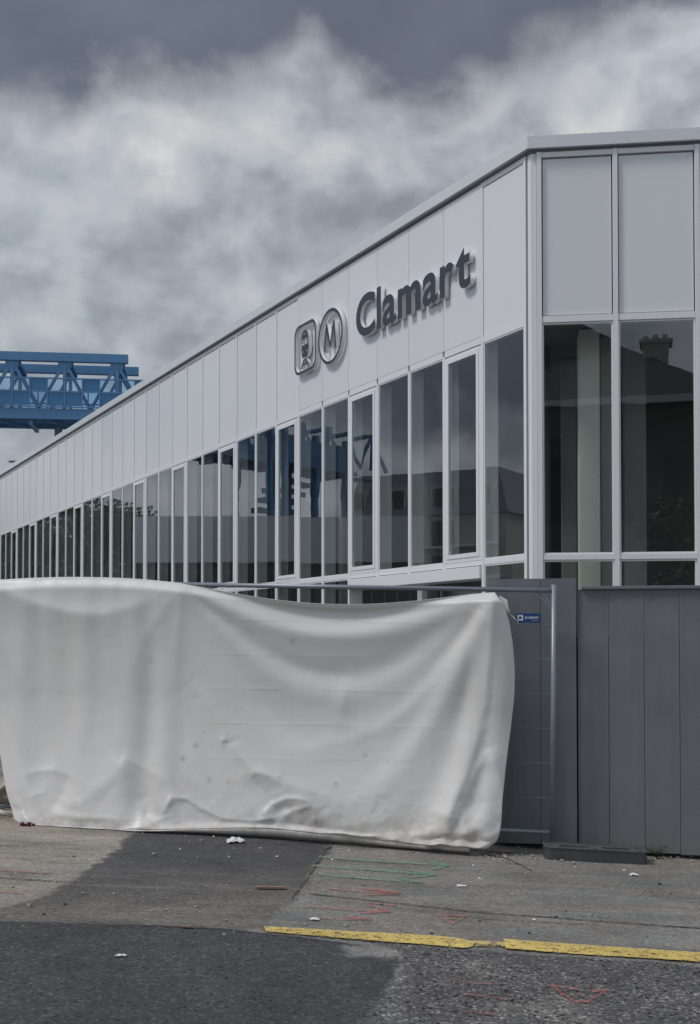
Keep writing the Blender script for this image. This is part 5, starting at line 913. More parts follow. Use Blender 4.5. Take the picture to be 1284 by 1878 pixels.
SHEET_UP = [
    2075, 5, 4, 5, 5, 4, 4, 2, 3, 3, 2, 2, 1, 1, 1, 1, 1, 0, -1, -1, -1, -2, -1, -2, -2, -3, -3, -4, -3, -3, -5, -6, -6, -5, -7, -8, -12, -8, -9, -9, -9, -10, -10, -10, -9, -9, -9, -8, -8, -8, -7, -6, -6, -6, -5, -5, -3, -4, -3, -2, -1, -1, -1, 0, 1, 1, 2, 2, 3, 3, 4, 4, 4, 5, 5, 6, 5, 6, 6, 6, 6, 5, 4, 3, 4, 3,
    2036, 4, 5, 4, 5, 4, 4, 3, 2, 3, 2, 2, 1, 2, 1, 1, 1, 0, 0, -1, -1, -1, -2, -1, -3, -3, -2, -3, -3, -4, -4, -6, -5, -6, -6, -8, -11, -7, -7, -6, -6, -7, -7, -8, -9, -9, -9, -8, -8, -8, -7, -6, -6, -5, -5, -4, -4, -3, -3, -1, -2, 0, -1, 1, 1, 1, 3, 2, 4, 3, 5, 4, 5, 6, 5, 5, 5, 4, 3, 3, 2, 2, 2, 2, 4, -4,
    1997, 4, 4, 5, 4, 5, 3, 3, 3, 2, 3, 1, 2, 1, 1, 1, 1, 1, 0, -1, -1, -1, -1, -1, -2, -3, -2, -3, -3, -3, -5, -5, -5, -5, -6, -9, -9, -7, -5, -6, -6, -6, -5, -5, -5, -6, -7, -7, -7, -7, -7, -7, -6, -6, -4, -5, -3, -3, -2, -2, -1, 0, 0, 1, 2, 2, 3, 4, 3, 4, 4, 4, 4, 3, 2, 2, 2, 2, 2, 2, 1, 1, 2, 4, -1, -5,
    1958, 4, 3, 5, 4, 5, 3, 3, 2, 3, 3, 1, 1, 2, 1, 1, 1, 1, 1, -1, -1, -1, -1, -1, -2, -3, -2, -2, -3, -3, -4, -5, -5, -6, -5, -8, -10, -5, -4, -5, -5, -6, -6, -5, -5, -4, -5, -4, -4, -5, -4, -5, -5, -5, -4, -4, -3, -3, -2, -1, -1, 0, 1, 1, 1, 2, 2, 2, 1, 2, 1, 1, 2, 1, 2, 2, 2, 1, 2, 0, 1, 1, 3, 2, -3, -4,
    1919, 3, 3, 5, 4, 4, 4, 2, 3, 3, 2, 2, 1, 1, 1, 1, 2, 1, 1, -1, -1, -1, 0, -2, -2, -2, -2, -2, -3, -3, -4, -5, -5, -5, -6, -7, -9, -5, -4, -4, -3, -4, -6, -5, -6, -5, -5, -4, -4, -4, -4, -3, -3, -3, -2, -3, -2, -2, -1, -2, -1, 0, -1, 0, -1, 0, 1, 0, 1, 1, 1, 2, 2, 2, 2, 1, 1, 1, 0, 0, 1, 2, 4, -2, -3, -5,
    1880, 3, 3, 3, 5, 4, 3, 3, 3, 2, 2, 2, 1, 1, 1, 2, 1, 2, 0, 0, -1, -1, 0, -2, -2, -2, -2, -2, -2, -4, -4, -4, -5, -5, -5, -8, -8, -5, -4, -3, -4, -2, -3, -5, -5, -5, -4, -5, -4, -5, -3, -4, -3, -3, -3, -2, -2, -2, -2, -1, -1, -1, 0, 0, 0, 0, 1, 1, 1, 1, 2, 1, 2, 1, 0, 0, 0, 0, -1, 1, 2, 4, 0, -2, -3, -5,
    1842, 1, 3, 3, 5, 4, 3, 3, 2, 3, 2, 1, 1, 2, 1, 1, 1, 2, 1, 0, -1, -1, -1, -1, -2, -2, -1, -3, -2, -3, -4, -4, -5, -5, -5, -8, -8, -4, -3, -3, -4, -3, -3, -2, -3, -4, -5, -4, -5, -4, -3, -4, -3, -3, -2, -2, -2, -2, -2, -1, -1, -1, 0, 0, 0, 0, 1, 1, 1, 1, 0, 1, 0, -1, 0, -1, 0, 0, 0, 1, 4, 2, -1, -2, -4, -5,
    1803, 1, 2, 4, 4, 4, 3, 2, 3, 2, 2, 1, 2, 1, 1, 1, 1, 3, 1, -1, -1, 0, -1, -1, -2, -1, -2, -3, -2, -3, -4, -4, -5, -4, -5, -8, -7, -5, -3, -2, -3, -3, -3, -3, -2, -3, -3, -3, -4, -4, -4, -4, -3, -3, -2, -3, -2, -1, -2, -1, -1, -1, 0, 0, 0, 1, 0, 0, 0, 0, 0, -1, -1, 0, -1, 0, -1, 0, 1, 3, 3, 0, -1, -2, -4, -5,
    1765, 1, 2, 3, 4, 4, 3, 2, 2, 2, 2, 1, 1, 2, 0, 1, 2, 3, 1, -1, -1, 0, -1, -1, -1, -2, -2, -2, -3, -2, -4, -4, -5, -4, -5, -7, -8, -4, -3, -2, -3, -3, -3, -3, -2, -3, -2, -2, -3, -3, -3, -4, -3, -3, -3, -2, -2, -2, -1, -1, -1, -1, 0, 0, -1, 0, -1, -1, 0, -1, -1, -1, 0, -1, -1, 0, -1, 1, 1, 4, 1, -1, -1, -2, -4, -6,
    1728, 0, 1, 3, 4, 4, 3, 2, 2, 2, 1, 2, 1, 1, 0, 1, 2, 3, 1, 0, -1, -1, 0, -1, -2, -2, -1, -3, -2, -3, -3, -4, -5, -4, -5, -7, -7, -5, -2, -2, -3, -3, -2, -3, -3, -2, -2, -3, -2, -2, -3, -2, -3, -2, -3, -2, -2, -2, -1, -1, -2, -1, -1, -1, -2, -1, -1, -1, -1, -1, -1, -1, 0, -1, -1, -1, 1, 0, 3, 3, -1, -1, -1, -1, -5, -6,
    1691, 0, 0, 3, 3, 4, 3, 2, 2, 2, 1, 1, 1, 1, 1, 1, 2, 2, 2, -1, -1, 0, -1, -1, -1, -2, -2, -2, -2, -3, -3, -4, -5, -4, -5, -7, -7, -4, -2, -2, -3, -2, -3, -2, -3, -2, -3, -2, -3, -2, -3, -2, -2, -2, -2, -2, -2, -2, -2, -1, -2, -2, -1, -2, -1, -1, -2, -1, -1, -1, -1, 0, -1, -1, -1, 0, 0, 1, 4, 0, -1, 0, -1, -2, -5, -6,
    1654, -1, 0, 2, 4, 3, 3, 2, 2, 1, 1, 1, 1, 1, 1, 1, 2, 3, 1, 0, -1, -1, 0, -1, -1, -2, -2, -2, -2, -3, -3, -4, -5, -4, -5, -6, -7, -4, -2, -2, -2, -3, -2, -3, -2, -3, -2, -3, -2, -3, -2, -3, -2, -2, -2, -2, -2, -2, -2, -2, -1, -2, -2, -1, -2, -1, -1, -1, -2, -1, -1, -1, -1, -1, 0, 0, 0, 3, 2, 0, -1, -1, -1, -2, -5, -7,
    1617, -2, 0, 2, 3, 3, 3, 2, 2, 1, 1, 1, 1, 0, 1, 1, 2, 3, 1, 0, -1, 0, -1, 0, -2, -2, -2, -2, -2, -2, -3, -5, -4, -4, -4, -7, -6, -4, -2, -2, -2, -2, -3, -3, -2, -2, -3, -2, -3, -3, -2, -3, -2, -2, -2, -2, -2, -2, -2, -2, -2, -1, -2, -2, -1, -2, -1, -1, -2, -1, -1, -1, -1, -1, 0, 0, 1, 3, 0, 0, -1, -1, -1, -2, -6, -6,
    1580, -2, -1, 1, 3, 4, 2, 2, 2, 0, 1, 1, 1, 1, 0, 1, 2, 4, 1, -1, 0, -1, 0, -1, -1, -2, -2, -2, -2, -2, -4, -4, -4, -4, -4, -6, -7, -4, -2, -2, -2, -1, -2, -3, -3, -2, -2, -3, -3, -2, -3, -3, -2, -2, -2, -2, -3, -2, -2, -1, -2, -2, -2, -2, -1, -2, -1, -2, -1, -1, -1, -2, 0, -1, 0, 0, 2, 2, -1, 0, -1, -1, -1, -2, -6, -7,
    1543, -3, -1, 1, 3, 3, 3, 1, 1, 1, 1, 1, 0, 1, 0, 1, 2, 4, 1, 0, -1, 0, -1, 0, -2, -1, -2, -2, -2, -2, -4, -4, -4, -4, -4, -6, -6, -4, -2, -2, -2, -2, -1, -3, -3, -2, -2, -2, -3, -3, -3, -3, -2, -3, -2, -2, -2, -2, -2, -2, -2, -2, -2, -1, -2, -2, -2, -1, -1, -1, -2, -1, 0, -1, -1, 2, 2, 0, 0, -1, -2, -1, 0, -3, -6, -7,
    1506, -4, -2, 1, 3, 3, 3, 1, 1, 1, 1, 0, 1, 0, 0, 1, 3, 3, 2, -1, 0, -1, 0, -1, -1, -2, -2, -2, -2, -2, -3, -4, -4, -4, -4, -6, -6, -3, -2, -2, -2, -2, -1, -2, -3, -3, -2, -2, -3, -3, -3, -3, -2, -3, -2, -2, -3, -2, -2, -2, -2, -2, -1, -2, -2, -2, -2, -1, -1, -2, -1, -1, -1, -1, 0, 3, 1, -1, 0, -1, -2, -1, 0, -3, -6, -7,
    1468, -3, -3, 1, 2, 3, 3, 1, 1, 0, 1, 1, 0, 0, 0, 1, 2, 4, 2, 0, -1, 0, -1, 0, -2, -2, -2, -1, -2, -2, -3, -4, -4, -4, -4, -6, -5, -4, -2, -2, -1, -2, -2, -2, -2, -2, -3, -2, -3, -3, -3, -3, -2, -3, -2, -3, -2, -2, -2, -2, -2, -2, -2, -2, -2, -2, -2, -1, -2, -1, -1, -1, -1, -1, 1, 2, 0, -1, 0, -1, -2, -1, 0, -3, -6, -8,
    1430, -4, -3, 1, 2, 3, 2, 1, 1, 0, 1, 0, 0, 1, 0, 1, 2, 4, 2, -1, 0, 0, -1, 0, -2, -2, -2, -1, -2, -2, -3, -4, -3, -4, -4, -6, -5, -3, -2, -2, -2, -1, -2, -2, -2, -2, -2, -3, -3, -4, -2, -3, -3, -2, -3, -2, -3, -2, -2, -2, -2, -3, -2, -2, -1, -2, -2, -2, -1, -2, -1, -1, -1, 0, 1, 2, -1, -1, -1, -1, -1, -1, -1, -2, -7, -7,
    1392, -4, -4, 0, 3, 3, 2, 1, 0, 0, 1, 0, 0, 0, 0, 1, 2, 4, 2, 0, 0, -1, 0, -1, -1, -2, -2, -1, -2, -2, -3, -3, -4, -3, -4, -6, -5, -3, -2, -2, -2, -1, -2, -2, -2, -1, -2, -3, -3, -3, -4, -3, -3, -2, -3, -2, -2, -3, -2, -2, -3, -2, -2, -2, -2, -2, -2, -1, -2, -1, -1, -2, -1, 1, 2, 0, -1, -1, -1, -1, -1, -1, -1, -3, -6, -8,
    1354, -5, -4, 0, 2, 3, 2, 1, 0, 0, 0, 1, -1, 0, 1, 1, 2, 4, 2, 0, 0, -1, 0, -1, -1, -2, -2, -1, -2, -2, -3, -3, -3, -4, -4, -5, -5, -3, -1, -2, -2, -2, -1, -2, -2, -2, -2, -2, -3, -3, -3, -4, -3, -2, -3, -3, -2, -2, -3, -2, -2, -2, -2, -3, -2, -2, -2, -2, -1, -2, -1, -1, -1, 1, 1, 0, -1, -1, -1, -1, -2, -1, 0, -3, -6, -9,
    1316, -5, -5, 0, 2, 3, 1, 1, 0, 0, 0, 0, 0, 0, 0, 1, 2, 5, 2, 0, -1, 0, 0, -1, -1, -2, -2, -1, -2, -2, -2, -4, -3, -3, -4, -5, -5, -3, -1, -2, -2, -1, -2, -2, -2, -1, -2, -2, -3, -3, -3, -4, -3, -2, -3, -3, -2, -3, -2, -2, -3, -2, -3, -2, -2, -3, -2, -1, -2, -1, -2, -1, 1, 1, 0, -1, -1, -1, -1, -1, -2, -1, 0, -3, -7, -8,
    1279, -7, -5, -1, 3, 2, 2, 0, 0, 0, 0, 0, 0, -1, 1, 1, 2, 4, 3, 0, -1, 0, 0, -1, -1, -2, -2, -1, -1, -2, -3, -3, -3, -4, -3, -5, -5, -2, -2, -1, -2, -2, -1, -2, -2, -2, -2, -2, -3, -3, -3, -3, -3, -3, -2, -3, -3, -2, -3, -2, -3, -2, -3, -2, -3, -2, -2, -1, -2, -2, -1, -1, 1, 1, -1, -1, -1, -1, -1, -2, -1, -1, 0, -3, -7, -9,
    1241, -7, -6, -1, 2, 3, 1, 0, 0, 0, 0, 0, -1, 0, 0, 1, 2, 5, 2, 1, -1, 0, 0, -1, -2, -1, -2, -1, -1, -2, -3, -3, -3, -3, -3, -5, -5, -2, -1, -2, -1, -2, -2, -2, -1, -2, -2, -2, -3, -3, -3, -3, -3, -3, -3, -3, -2, -3, -3, -2, -3, -2, -3, -2, -3, -2, -2, -2, -2, -1, -1, -1, 1, 0, -1, -1, -1, -1, -1, -2, -1, -1, 0, -3, -7, -9,
    1203, -8, -6, -1, 2, 2, 1, 0, 0, 0, 0, -1, 0, 0, 0, 1, 2, 5, 2, 0, 0, 0, 0, -1, -2, -1, -2, -1, -1, -2, -2, -3, -3, -3, -3, -5, -5, -2, -1, -1, -2, -1, -2, -2, -2, -2, -1, -3, -2, -4, -3, -3, -3, -3, -3, -2, -3, -3, -3, -2, -3, -3, -2, -2, -3, -2, -2, -2, -2, -2, 0, 0, 0, 0, -1, -2, -1, -1, -1, -1, -2, -1, 0, -3, -7, -9,
    1165, -8, -7, -1, 2, 2, 1, 0, -1, 0, 0, -1, 0, -1, 1, 0, 2, 5, 3, 0, 0, 0, 0, -1, -2, -1, -2, -1, -1, -2, -2, -3, -3, -2, -4, -4, -4, -3, -1, -1, -1, -2, -1, -2, -2, -2, -2, -2, -3, -3, -3, -3, -3, -3, -3, -3, -3, -3, -3, -2, -3, -3, -2, -3, -2, -2, -3, -2, -1, -2, 0, 0, 0, -1, -1, -2, -1, -1, -1, -1, -2, -1, 0, -3, -7, -9,
    1127, -8, -7, -2, 2, 1, 1, 0, -1, 0, 0, -1, -1, 0, 0, 1, 2, 5, 3, 0, 0, 0, 0, -1, -2, -1, -1, -2, -1, -1, -3, -2, -3, -3, -3, -4, -4, -2, -1, -1, -1, -2, -2, -2, -1, -2, -2, -2, -3, -4, -3, -3, -3, -3, -3, -3, -3, -3, -2, -3, -3, -3, -2, -3, -2, -3, -2, -2, -2, -1, 0, 0, 0, -1, -2, -1, -2, -1, -1, -1, -2, -1, 0, -3, -7, -10,
    1089, -9, -7, -2, 1, 2, 0, 0, -1, 0, -1, 0, -1, 0, 0, 0, 2, 6, 3, 0, 0, 0, -1, 0, -2, -1, -1, -1, -1, -2, -2, -3, -2, -3, -3, -4, -4, -2, -1, -1, -1, -1, -2, -2, -2, -2, -1, -3, -3, -3, -3, -4, -3, -3, -3, -2, -3, -3, -3, -3, -3, -3, -2, -3, -3, -2, -2, -2, -2, -1, 0, 0, -1, -1, -2, -1, -2, -1, -1, -1, -2, -1, 0, -3, -7, -10,
    1052, -10, -8, -2, 1, 1, 1, -1, 0, -1, -1, -1, 0, 0, 0, 0, 2, 6, 3, 0, 0, 0, -1, 0, -2, -1, -1, -1, -1, -2, -2, -2, -3, -2, -3, -4, -4, -2, -1, -1, 0, -1, -2, -2, -2, -2, -2, -2, -3, -3, -4, -3, -3, -3, -3, -3, -3, -3, -3, -3, -3, -3, -3, -2, -3, -2, -3, -1, -2, 0, 0, -1, -1, -2, -1, -2, -1, -2, -1, -1, -2, -1, 0, -3, -7, -11,
    1014, -11, -8, -2, 1, 1, 0, 0, -1, -1, -1, -1, 0, -1, 0, 0, 3, 5, 4, 0, 0, 0, -1, -1, -1, -1, -1, -1, -1, -1, -2, -3, -2, -2, -3, -4, -4, -1, -1, -1, -1, -1, -1, -2, -2, -2, -2, -2, -3, -4, -3, -4, -3, -3, -3, -3, -3, -3, -3, -3, -3, -3, -3, -3, -2, -3, -2, -1, -2, 0, 0, -1, -2, -2, -1, -2, -1, -2, -1, -1, -2, -1, 0, -2, -9, -10,
    976, -11, -9, -2, 0, 2, 0, -1, -1, -1, -1, -1, -1, 0, 0, 0, 2, 6, 4, 0, 0, 0, -1, -1, -1, -1, -1, -1, -1, -1, -2, -2, -2, -3, -2, -4, -3, -2, -1, -1, -1, 0, -1, -2, -2, -2, -2, -2, -4, -3, -4, -3, -3, -3, -4, -3, -3, -3, -3, -3, -3, -3, -3, -3, -2, -3, -2, -1, -1, -1, 0, -2, -2, -1, -2, -2, -1, -1, -1, -2, -2, -1, 1, -3, -9, -10,
    938, -11, -9, -4, 1, 1, 0, -1, -1, -1, -1, -1, -1, 0, 0, 0, 2, 6, 4, 0, 0, 0, -1, -1, -1, -1, -1, -1, -1, -1, -2, -2, -2, -2, -2, -4, -3, -2, 0, -1, -1, -1, -1, -1, -2, -2, -2, -3, -3, -4, -3, -4, -3, -3, -3, -3, -3, -3, -3, -4, -3, -3, -3, -3, -2, -3, -2, -1, -1, -1, -1, -1, -2, -2, -2, -1, -2, -1, -1, -2, -2, -1, 1, -3, -9, -10,
    900, -11, -10, -4, 1, 1, 0, -1, -2, -1, -1, -1, -1, 0, -1, 0, 2, 7, 3, 1, 0, 0, -1, -1, -1, -1, -1, -1, 0, -2, -1, -2, -2, -2, -3, -3, -3, -1, -1, -1, 0, -1, -1, -1, -2, -2, -2, -3, -3, -4, -4, -3, -3, -4, -3, -3, -3, -3, -3, -3, -4, -3, -3, -2, -3, -2, -3, -1, -1, -1, -1, -2, -2, -2, -1, -2, -2, -1, -1, -2, -2, 0, 0, -3, -9, -11,
    863, -13, -10, -4, 1, 0, 0, -1, -1, -2, -1, -1, -1, -1, 0, 0, 2, 6, 4, 1, 0, 0, -1, -1, -1, -1, -1, 0, -1, -1, -2, -2, -1, -3, -2, -3, -3, -1, 0, -1, -1, -1, 0, -2, -1, -2, -2, -3, -3, -4, -4, -3, -4, -3, -4, -3, -3, -3, -3, -3, -3, -3, -3, -3, -3, -2, -2, -2, -1, -1, -2, -2, -2, -1, -2, -2, -2, -1, -1, -2, -2, 0, 0, -3, -9, -11,
    825, -13, -11, -4, 1, 0, 0, -2, -1, -1, -2, -1, -1, -1, 0, -1, 2, 7, 4, 1, 0, 0, -1, -1, -1, -1, -1, 0, -1, -1, -1, -2, -2, -2, -2, -3, -3, -1, 0, 0, -1, -1, -1, -1, -2, -1, -2, -3, -3, -4, -4, -4, -3, -4, -3, -3, -3, -3, -3, -4, -3, -3, -3, -3, -3, -2, -2, -2, -1, -2, -2, -1, -2, -2, -2, -2, -1, -1, -2, -2, -2, 0, 0, -3, -9, -12,
    787, -13, -11, -5, 1, 0, -1, -1, -2, -1, -2, -1, -2, 0, -1, -1, 3, 7, 4, 1, 0, 0, -1, -1, -1, -1, 0, -1, -1, -1, -1, -2, -1, -2, -2, -3, -2, -1, 0, -1, -1, -1, 0, -1, -2, -1, -2, -3, -3, -4, -4, -4, -4, -3, -3, -4, -3, -3, -3, -3, -4, -3, -3, -3, -3, -2, -2, -2, -2, -2, -1, -2, -2, -2, -2, -2, -1, -1, -2, -2, -1, -1, 0, -3, -9, -12,
    750, -14, -12, -5, 0, 0, 0, -2, -1, -2, -2, -1, -2, -1, 0, -1, 3, 7, 4, 1, 0, 0, -1, 0, -2, -1, 0, -1, 0, -1, -2, -1, -2, -1, -2, -3, -2, -1, 0, -1, 0, -1, -1, -1, -1, -2, -1, -3, -3, -4, -4, -4, -4, -3, -4, -3, -3, -4, -3, -3, -3, -4, -3, -3, -3, -2, -2, -2, -2, -2, -2, -2, -2, -1, -3, -1, -2, -1, -2, -2, -2, 0, 0, -3, -9, -12,
    712, -15, -12, -5, 0, 0, -1, -1, -2, -2, -2, -1, -2, -1, -1, 0, 2, 8, 5, 0, 0, 0, -1, 0, -1, -1, -1, 0, -1, -1, -1, -2, -1, -2, -1, -2, -3, -1, 0, 0, -1, 0, -1, -1, -2, -1, -2, -2, -4, -4, -4, -4, -3, -4, -3, -4, -3, -3, -4, -3, -3, -3, -4, -3, -2, -3, -2, -3, -2, -2, -2, -2, -1, -2, -2, -2, -2, -1, -2, -2, -2, 0, 0, -3, -10, -12,
    675, -15, -13, -5, -1, 0, -1, -2, -2, -1, -2, -2, -2, -1, -1, 0, 2, 8, 5, 1, 0, -1, 0, -1, -1, -1, 0, -1, 0, -1, -2, -1, -1, -2, -1, -2, -2, -1, 0, -1, 0, 0, -1, -1, -2, -1, -2, -2, -4, -4, -4, -4, -4, -3, -4, -3, -3, -4, -3, -3, -4, -3, -4, -2, -3, -3, -2, -3, -2, -2, -3, -1, -2, -2, -3, -1, -1, -2, -2, -2, -1, -1, 1, -4, -10, -13,
    638, -16, -13, -6, -1, 0, -1, -2, -2, -1, -3, -2, -1, -1, -1, -1, 2, 8, 5, 1, 0, 0, -1, -1, 0, -1, -1, 0, -1, -1, -1, -1, -1, -1, -2, -2, -2, 0, -1, 0, 0, -1, 0, -1, -2, -1, -2, -2, -4, -4, -4, -4, -4, -3, -4, -4, -3, -3, -4, -3, -4, -3, -3, -3, -3, -3, -3, -2, -3, -2, -2, -2, -2, -2, -3, -1, -1, -2, -2, -2, -1, -1, 1, -4, -10, -14,
    601, -17, -13, -6, -1, -1, -1, -1, -2, -3, -2, -2, -2, -1, -1, -1, 3, 8, 5, 0, 0, 0, -1, 0, -1, -1, 0, -1, 0, -1, -1, -1, -1, -1, -1, -2, -2, -1, 0, 0, 0, -1, 0, -1, -2, -1, -2, -2, -4, -4, -4, -4, -4, -4, -3, -4, -3, -4, -3, -4, -3, -4, -3, -3, -3, -3, -3, -3, -2, -2, -3, -2, -2, -2, -2, -2, -1, -2, -2, -2, -1, 0, 0, -4, -11, -13,
    564, -17, -14, -6, -2, 0, -2, -1, -2, -3, -2, -2, -2, -2, -1, -1, 3, 8, 5, 1, -1, 0, 0, 0, -1, -1, -1, 0, 0, -1, -1, -1, -1, -1, -1, -2, -1, -1, 0, 0, 0, -1, 0, -1, -2, -1, -2, -2, -4, -4, -4, -4, -4, -4, -4, -3, -4, -3, -4, -3, -4, -3, -3, -4, -3, -3, -3, -3, -2, -3, -2, -2, -3, -2, -2, -1, -2, -2, -1, -3, -1, 0, 0, -4, -11, -14,
    527, -17, -15, -7, -1, -1, -1, -2, -2, -3, -2, -3, -2, -1, -2, -1, 3, 8, 6, 0, 0, 0, 0, -1, -1, -1, 0, 0, -1, 0, -1, -1, -1, -1, -1, -1, -2, 0, 0, -1, 0, 0, 0, -1, -2, -1, -2, -2, -4, -4, -5, -4, -4, -4, -3, -4, -3, -4, -3, -4, -3, -4, -3, -4, -3, -3, -3, -3, -3, -2, -2, -3, -2, -3, -1, -2, -2, -1, -2, -2, -2, 0, 0, -4, -11, -14,
    490, -18, -15, -7, -1, -2, -1, -2, -2, -3, -3, -2, -2, -2, -1, -1, 2, 9, 5, 1, -1, 0, 0, 0, -1, -1, 0, -1, 0, 0, -1, -1, 0, -1, -1, -2, -1, 0, -1, 0, 0, 0, 0, -1, -2, -1, -2, -2, -4, -4, -5, -4, -4, -4, -4, -3, -4, -3, -4, -4, -3, -4, -3, -4, -3, -4, -3, -2, -3, -2, -3, -2, -3, -2, -2, -1, -3, -1, -2, -2, -1, -1, 0, -4, -11, -15,
    453, -18, -16, -7, -2, -1, -2, -2, -2, -3, -3, -2, -3, -1, -2, -1, 3, 8, 6, 0, 0, 0, 0, -1, 0, -1, -1, 0, 0, 0, -1, 0, -1, -1, -1, -1, -1, -1, 0, 0, 0, 0, 0, -1, -1, -2, -1, -3, -4, -4, -5, -4, -4, -4, -4, -4, -3, -4, -4, -3, -4, -4, -3, -4, -3, -4, -3, -3, -2, -3, -2, -3, -2, -2, -2, -2, -2, -2, -2, -1, -1, 0, -2, -4, -12, -14,
    416, -19, -16, -7, -2, -2, -1, -2, -3, -3, -3, -3, -2, -2, -2, -1, 3, 9, 5, 1, 0, 0, 0, -1, -1, -1, 0, 0, 0, 0, -1, 0, -1, 0, -1, -1, -2, 0, 0, 0, 0, 0, 0, -1, -1, -1, -2, -2, -4, -5, -4, -5, -4, -4, -4, -4, -4, -3, -4, -4, -3, -4, -4, -4, -3, -4, -3, -3, -2, -3, -2, -3, -2, -2, -2, -2, -3, -1, -2, -1, 0, -1, -2, -5, -12, -14,
    380, -20, -16, -8, -3, -1, -2, -2, -3, -3, -3, -3, -2, -2, -2, -2, 3, 9, 6, 1, 0, 0, 0, 0, -2, -1, 0, 0, 0, 0, -1, 0, 0, -1, 0, -1, -1, -1, 1, -1, 0, 1, -1, 0, -1, -2, -1, -3, -4, -4, -5, -4, -5, -4, -4, -3, -4, -4, -4, -4, -4, -4, -4, -3, -4, -3, -3, -3, -3, -3, -2, -3, -2, -2, -2, -2, -3, -1, 0, 0, -2, -1, -2, -6, -12, -15,
    345, -19, -18, -10, -3, -1, -2, -2, -3, -3, -3, -4, -2, -3, -1, -2, 3, 9, 6, 0, 0, 1, 0, 0, -2, 0, -1, 0, 1, -1, 0, 0, 0, -1, 0, -1, -1, 0, 0, 0, 1, 0, 0, -1, -1, -2, -1, -2, -4, -5, -4, -5, -4, -4, -4, -4, -5, -4, -4, -4, -4, -4, -4, -3, -4, -3, -3, -3, -3, -3, -3, -1, -1, -2, -4, -3, 1, 5, -4, -3, -2, 2, -3, -10, -13, -15,
    311, -15, -13, -15, -10, -2, -2, -2, -4, -3, -3, -4, -2, -2, -2, -2, 3, 9, 6, 0, 0, 1, 1, 1, -2, -2, 0, 0, 0, 0, 0, 0, 0, 0, 0, -1, 0, 0, 0, 1, 0, 1, 0, -1, -1, -1, -1, -2, -4, -4, -5, -4, -5, -4, -4, -4, -5, -4, -4, -5, -4, -5, -4, -4, -3, -4, -2, -3, -3, -1, 1, -1, -5, -3, -2, 7, 7, -5, -8, 5, -4, -2, -7, -12, -13, -10,
    278, -17, -12, -4, -11, -14, -3, -3, -4, -3, -3, -4, -3, -2, -2, -1, 3, 9, 6, 1, 0, 1, 2, 5, -2, -6, 0, 0, 0, 0, 0, 0, 0, 0, 0, 0, 0, 0, 1, 1, 1, 1, 1, 0, 0, 0, -1, -1, -4, -4, -4, -5, -5, -4, -4, -4, -5, -4, -5, -5, -5, -5, -5, -4, -2, 0, 2, 5, 6, 2, -5, -12, -11, -3, 3, 12, -7, -6, -2, 9, -8, -7, -5, 2, 1, -13,
    243, -16, -13, -3, -6, -14, -8, -4, -5, -4, -3, -4, -3, -2, -2, -1, 3, 9, 7, 1, 1, 2, 5, 6, 0, -7, -3, -1, -1, 0, 1, 1, 1, 1, 1, 1, 1, 1, 2, 1, 2, 1, 1, 0, 1, -1, -1, -2, -3, -4, -3, -4, -4, -3, -4, -3, -3, -4, -4, -4, -3, -2, 1, 4, 3, 0, -4, -1, 1, -11, -8, -10, -7, -4, 1, 14, -1, -11, -5, 8, 2, -11, -3, 6, 0, -26,
    215, -12, -12, -4, 0, -21, -7, -4, -5, -4, -3, -3, -3, -2, -2, -1, 5, 5, 6, 4, 5, 2, 4, 10, -7, -3, 1, 1, 1, 1, 2, 2, 2, 1, 2, 2, 2, 2, 1, 2, 2, 1, 0, 1, 1, 0, -3, -2, -3, -3, -3, -3, -3, -4, -3, -3, -2, 3, 5, -2, -8, -5, -4, -4, -2, -7, -5, -1, 5, -12, -9, -3, -3, -3, -2, 1, 10, -1, -8, -9, 6, -1, -8, -1, 1, -15,
    204, -8, -10, -8, 5, -22, -11, -3, -3, -3, -2, -2, -2, -2, -2, 1, 5, 2, 5, 6, 6, 0, 3, 5, -3, -1, 2, 1, 2, 2, 2, 2, 1, 2, 2, 2, 2, 1, 2, 2, 2, 1, 0, 1, 1, 0, -2, -3, -2, -3, -3, -3, -3, -3, -4, -2, 4, 4, -1, -10, -11, -5, -4, -3, -3, -5, -5, -3, 2, -2, -7, -4, -3, -2, -3, -3, 4, 12, -14, -7, 2, -4, 3, -8, 1, -6,
    200, -8, -9, -10, -1, -17, -7, -2, -3, -3, -2, -2, -2, -2, -2, 3, 6, 0, 5, 6, 6, 0, 3, 3, -2, 0, 2, 1, 2, 2, 2, 1, 2, 2, 2, 2, 1, 2, 2, 2, 1, 3, -1, 1, 0, 1, -1, -3, -3, -2, -3, -3, -3, -4, -3, 0, 3, -2, -10, -8, 0, 0, -6, -2, -9, -4, -4, -3, -2, 0, -4, -5, -2, -3, -2, -2, 0, 13, -14, -5, -1, 1, 1, -5, 5, -11,
    197, -9, -8, -10, -10, -9, -3, -3, -3, -2, -3, -1, -2, -2, -2, 2, 7, 0, 5, 6, 5, 2, 1, 2, -1, 1, 2, 1, 2, 2, 2, 1, 2, 2, 2, 1, 2, 2, 2, 1, 2, 3, -2, -1, 1, 1, -1, -2, -3, -2, -2, -4, -3, -3, -3, -3, -3, -4, -4, -2, 4, -1, -4, -6, -8, -5, -4, -3, -3, -3, 0, -5, -3, -2, -3, -2, 6, 12, -16, -6, -2, -1, -1, 4, 3, -11,
]
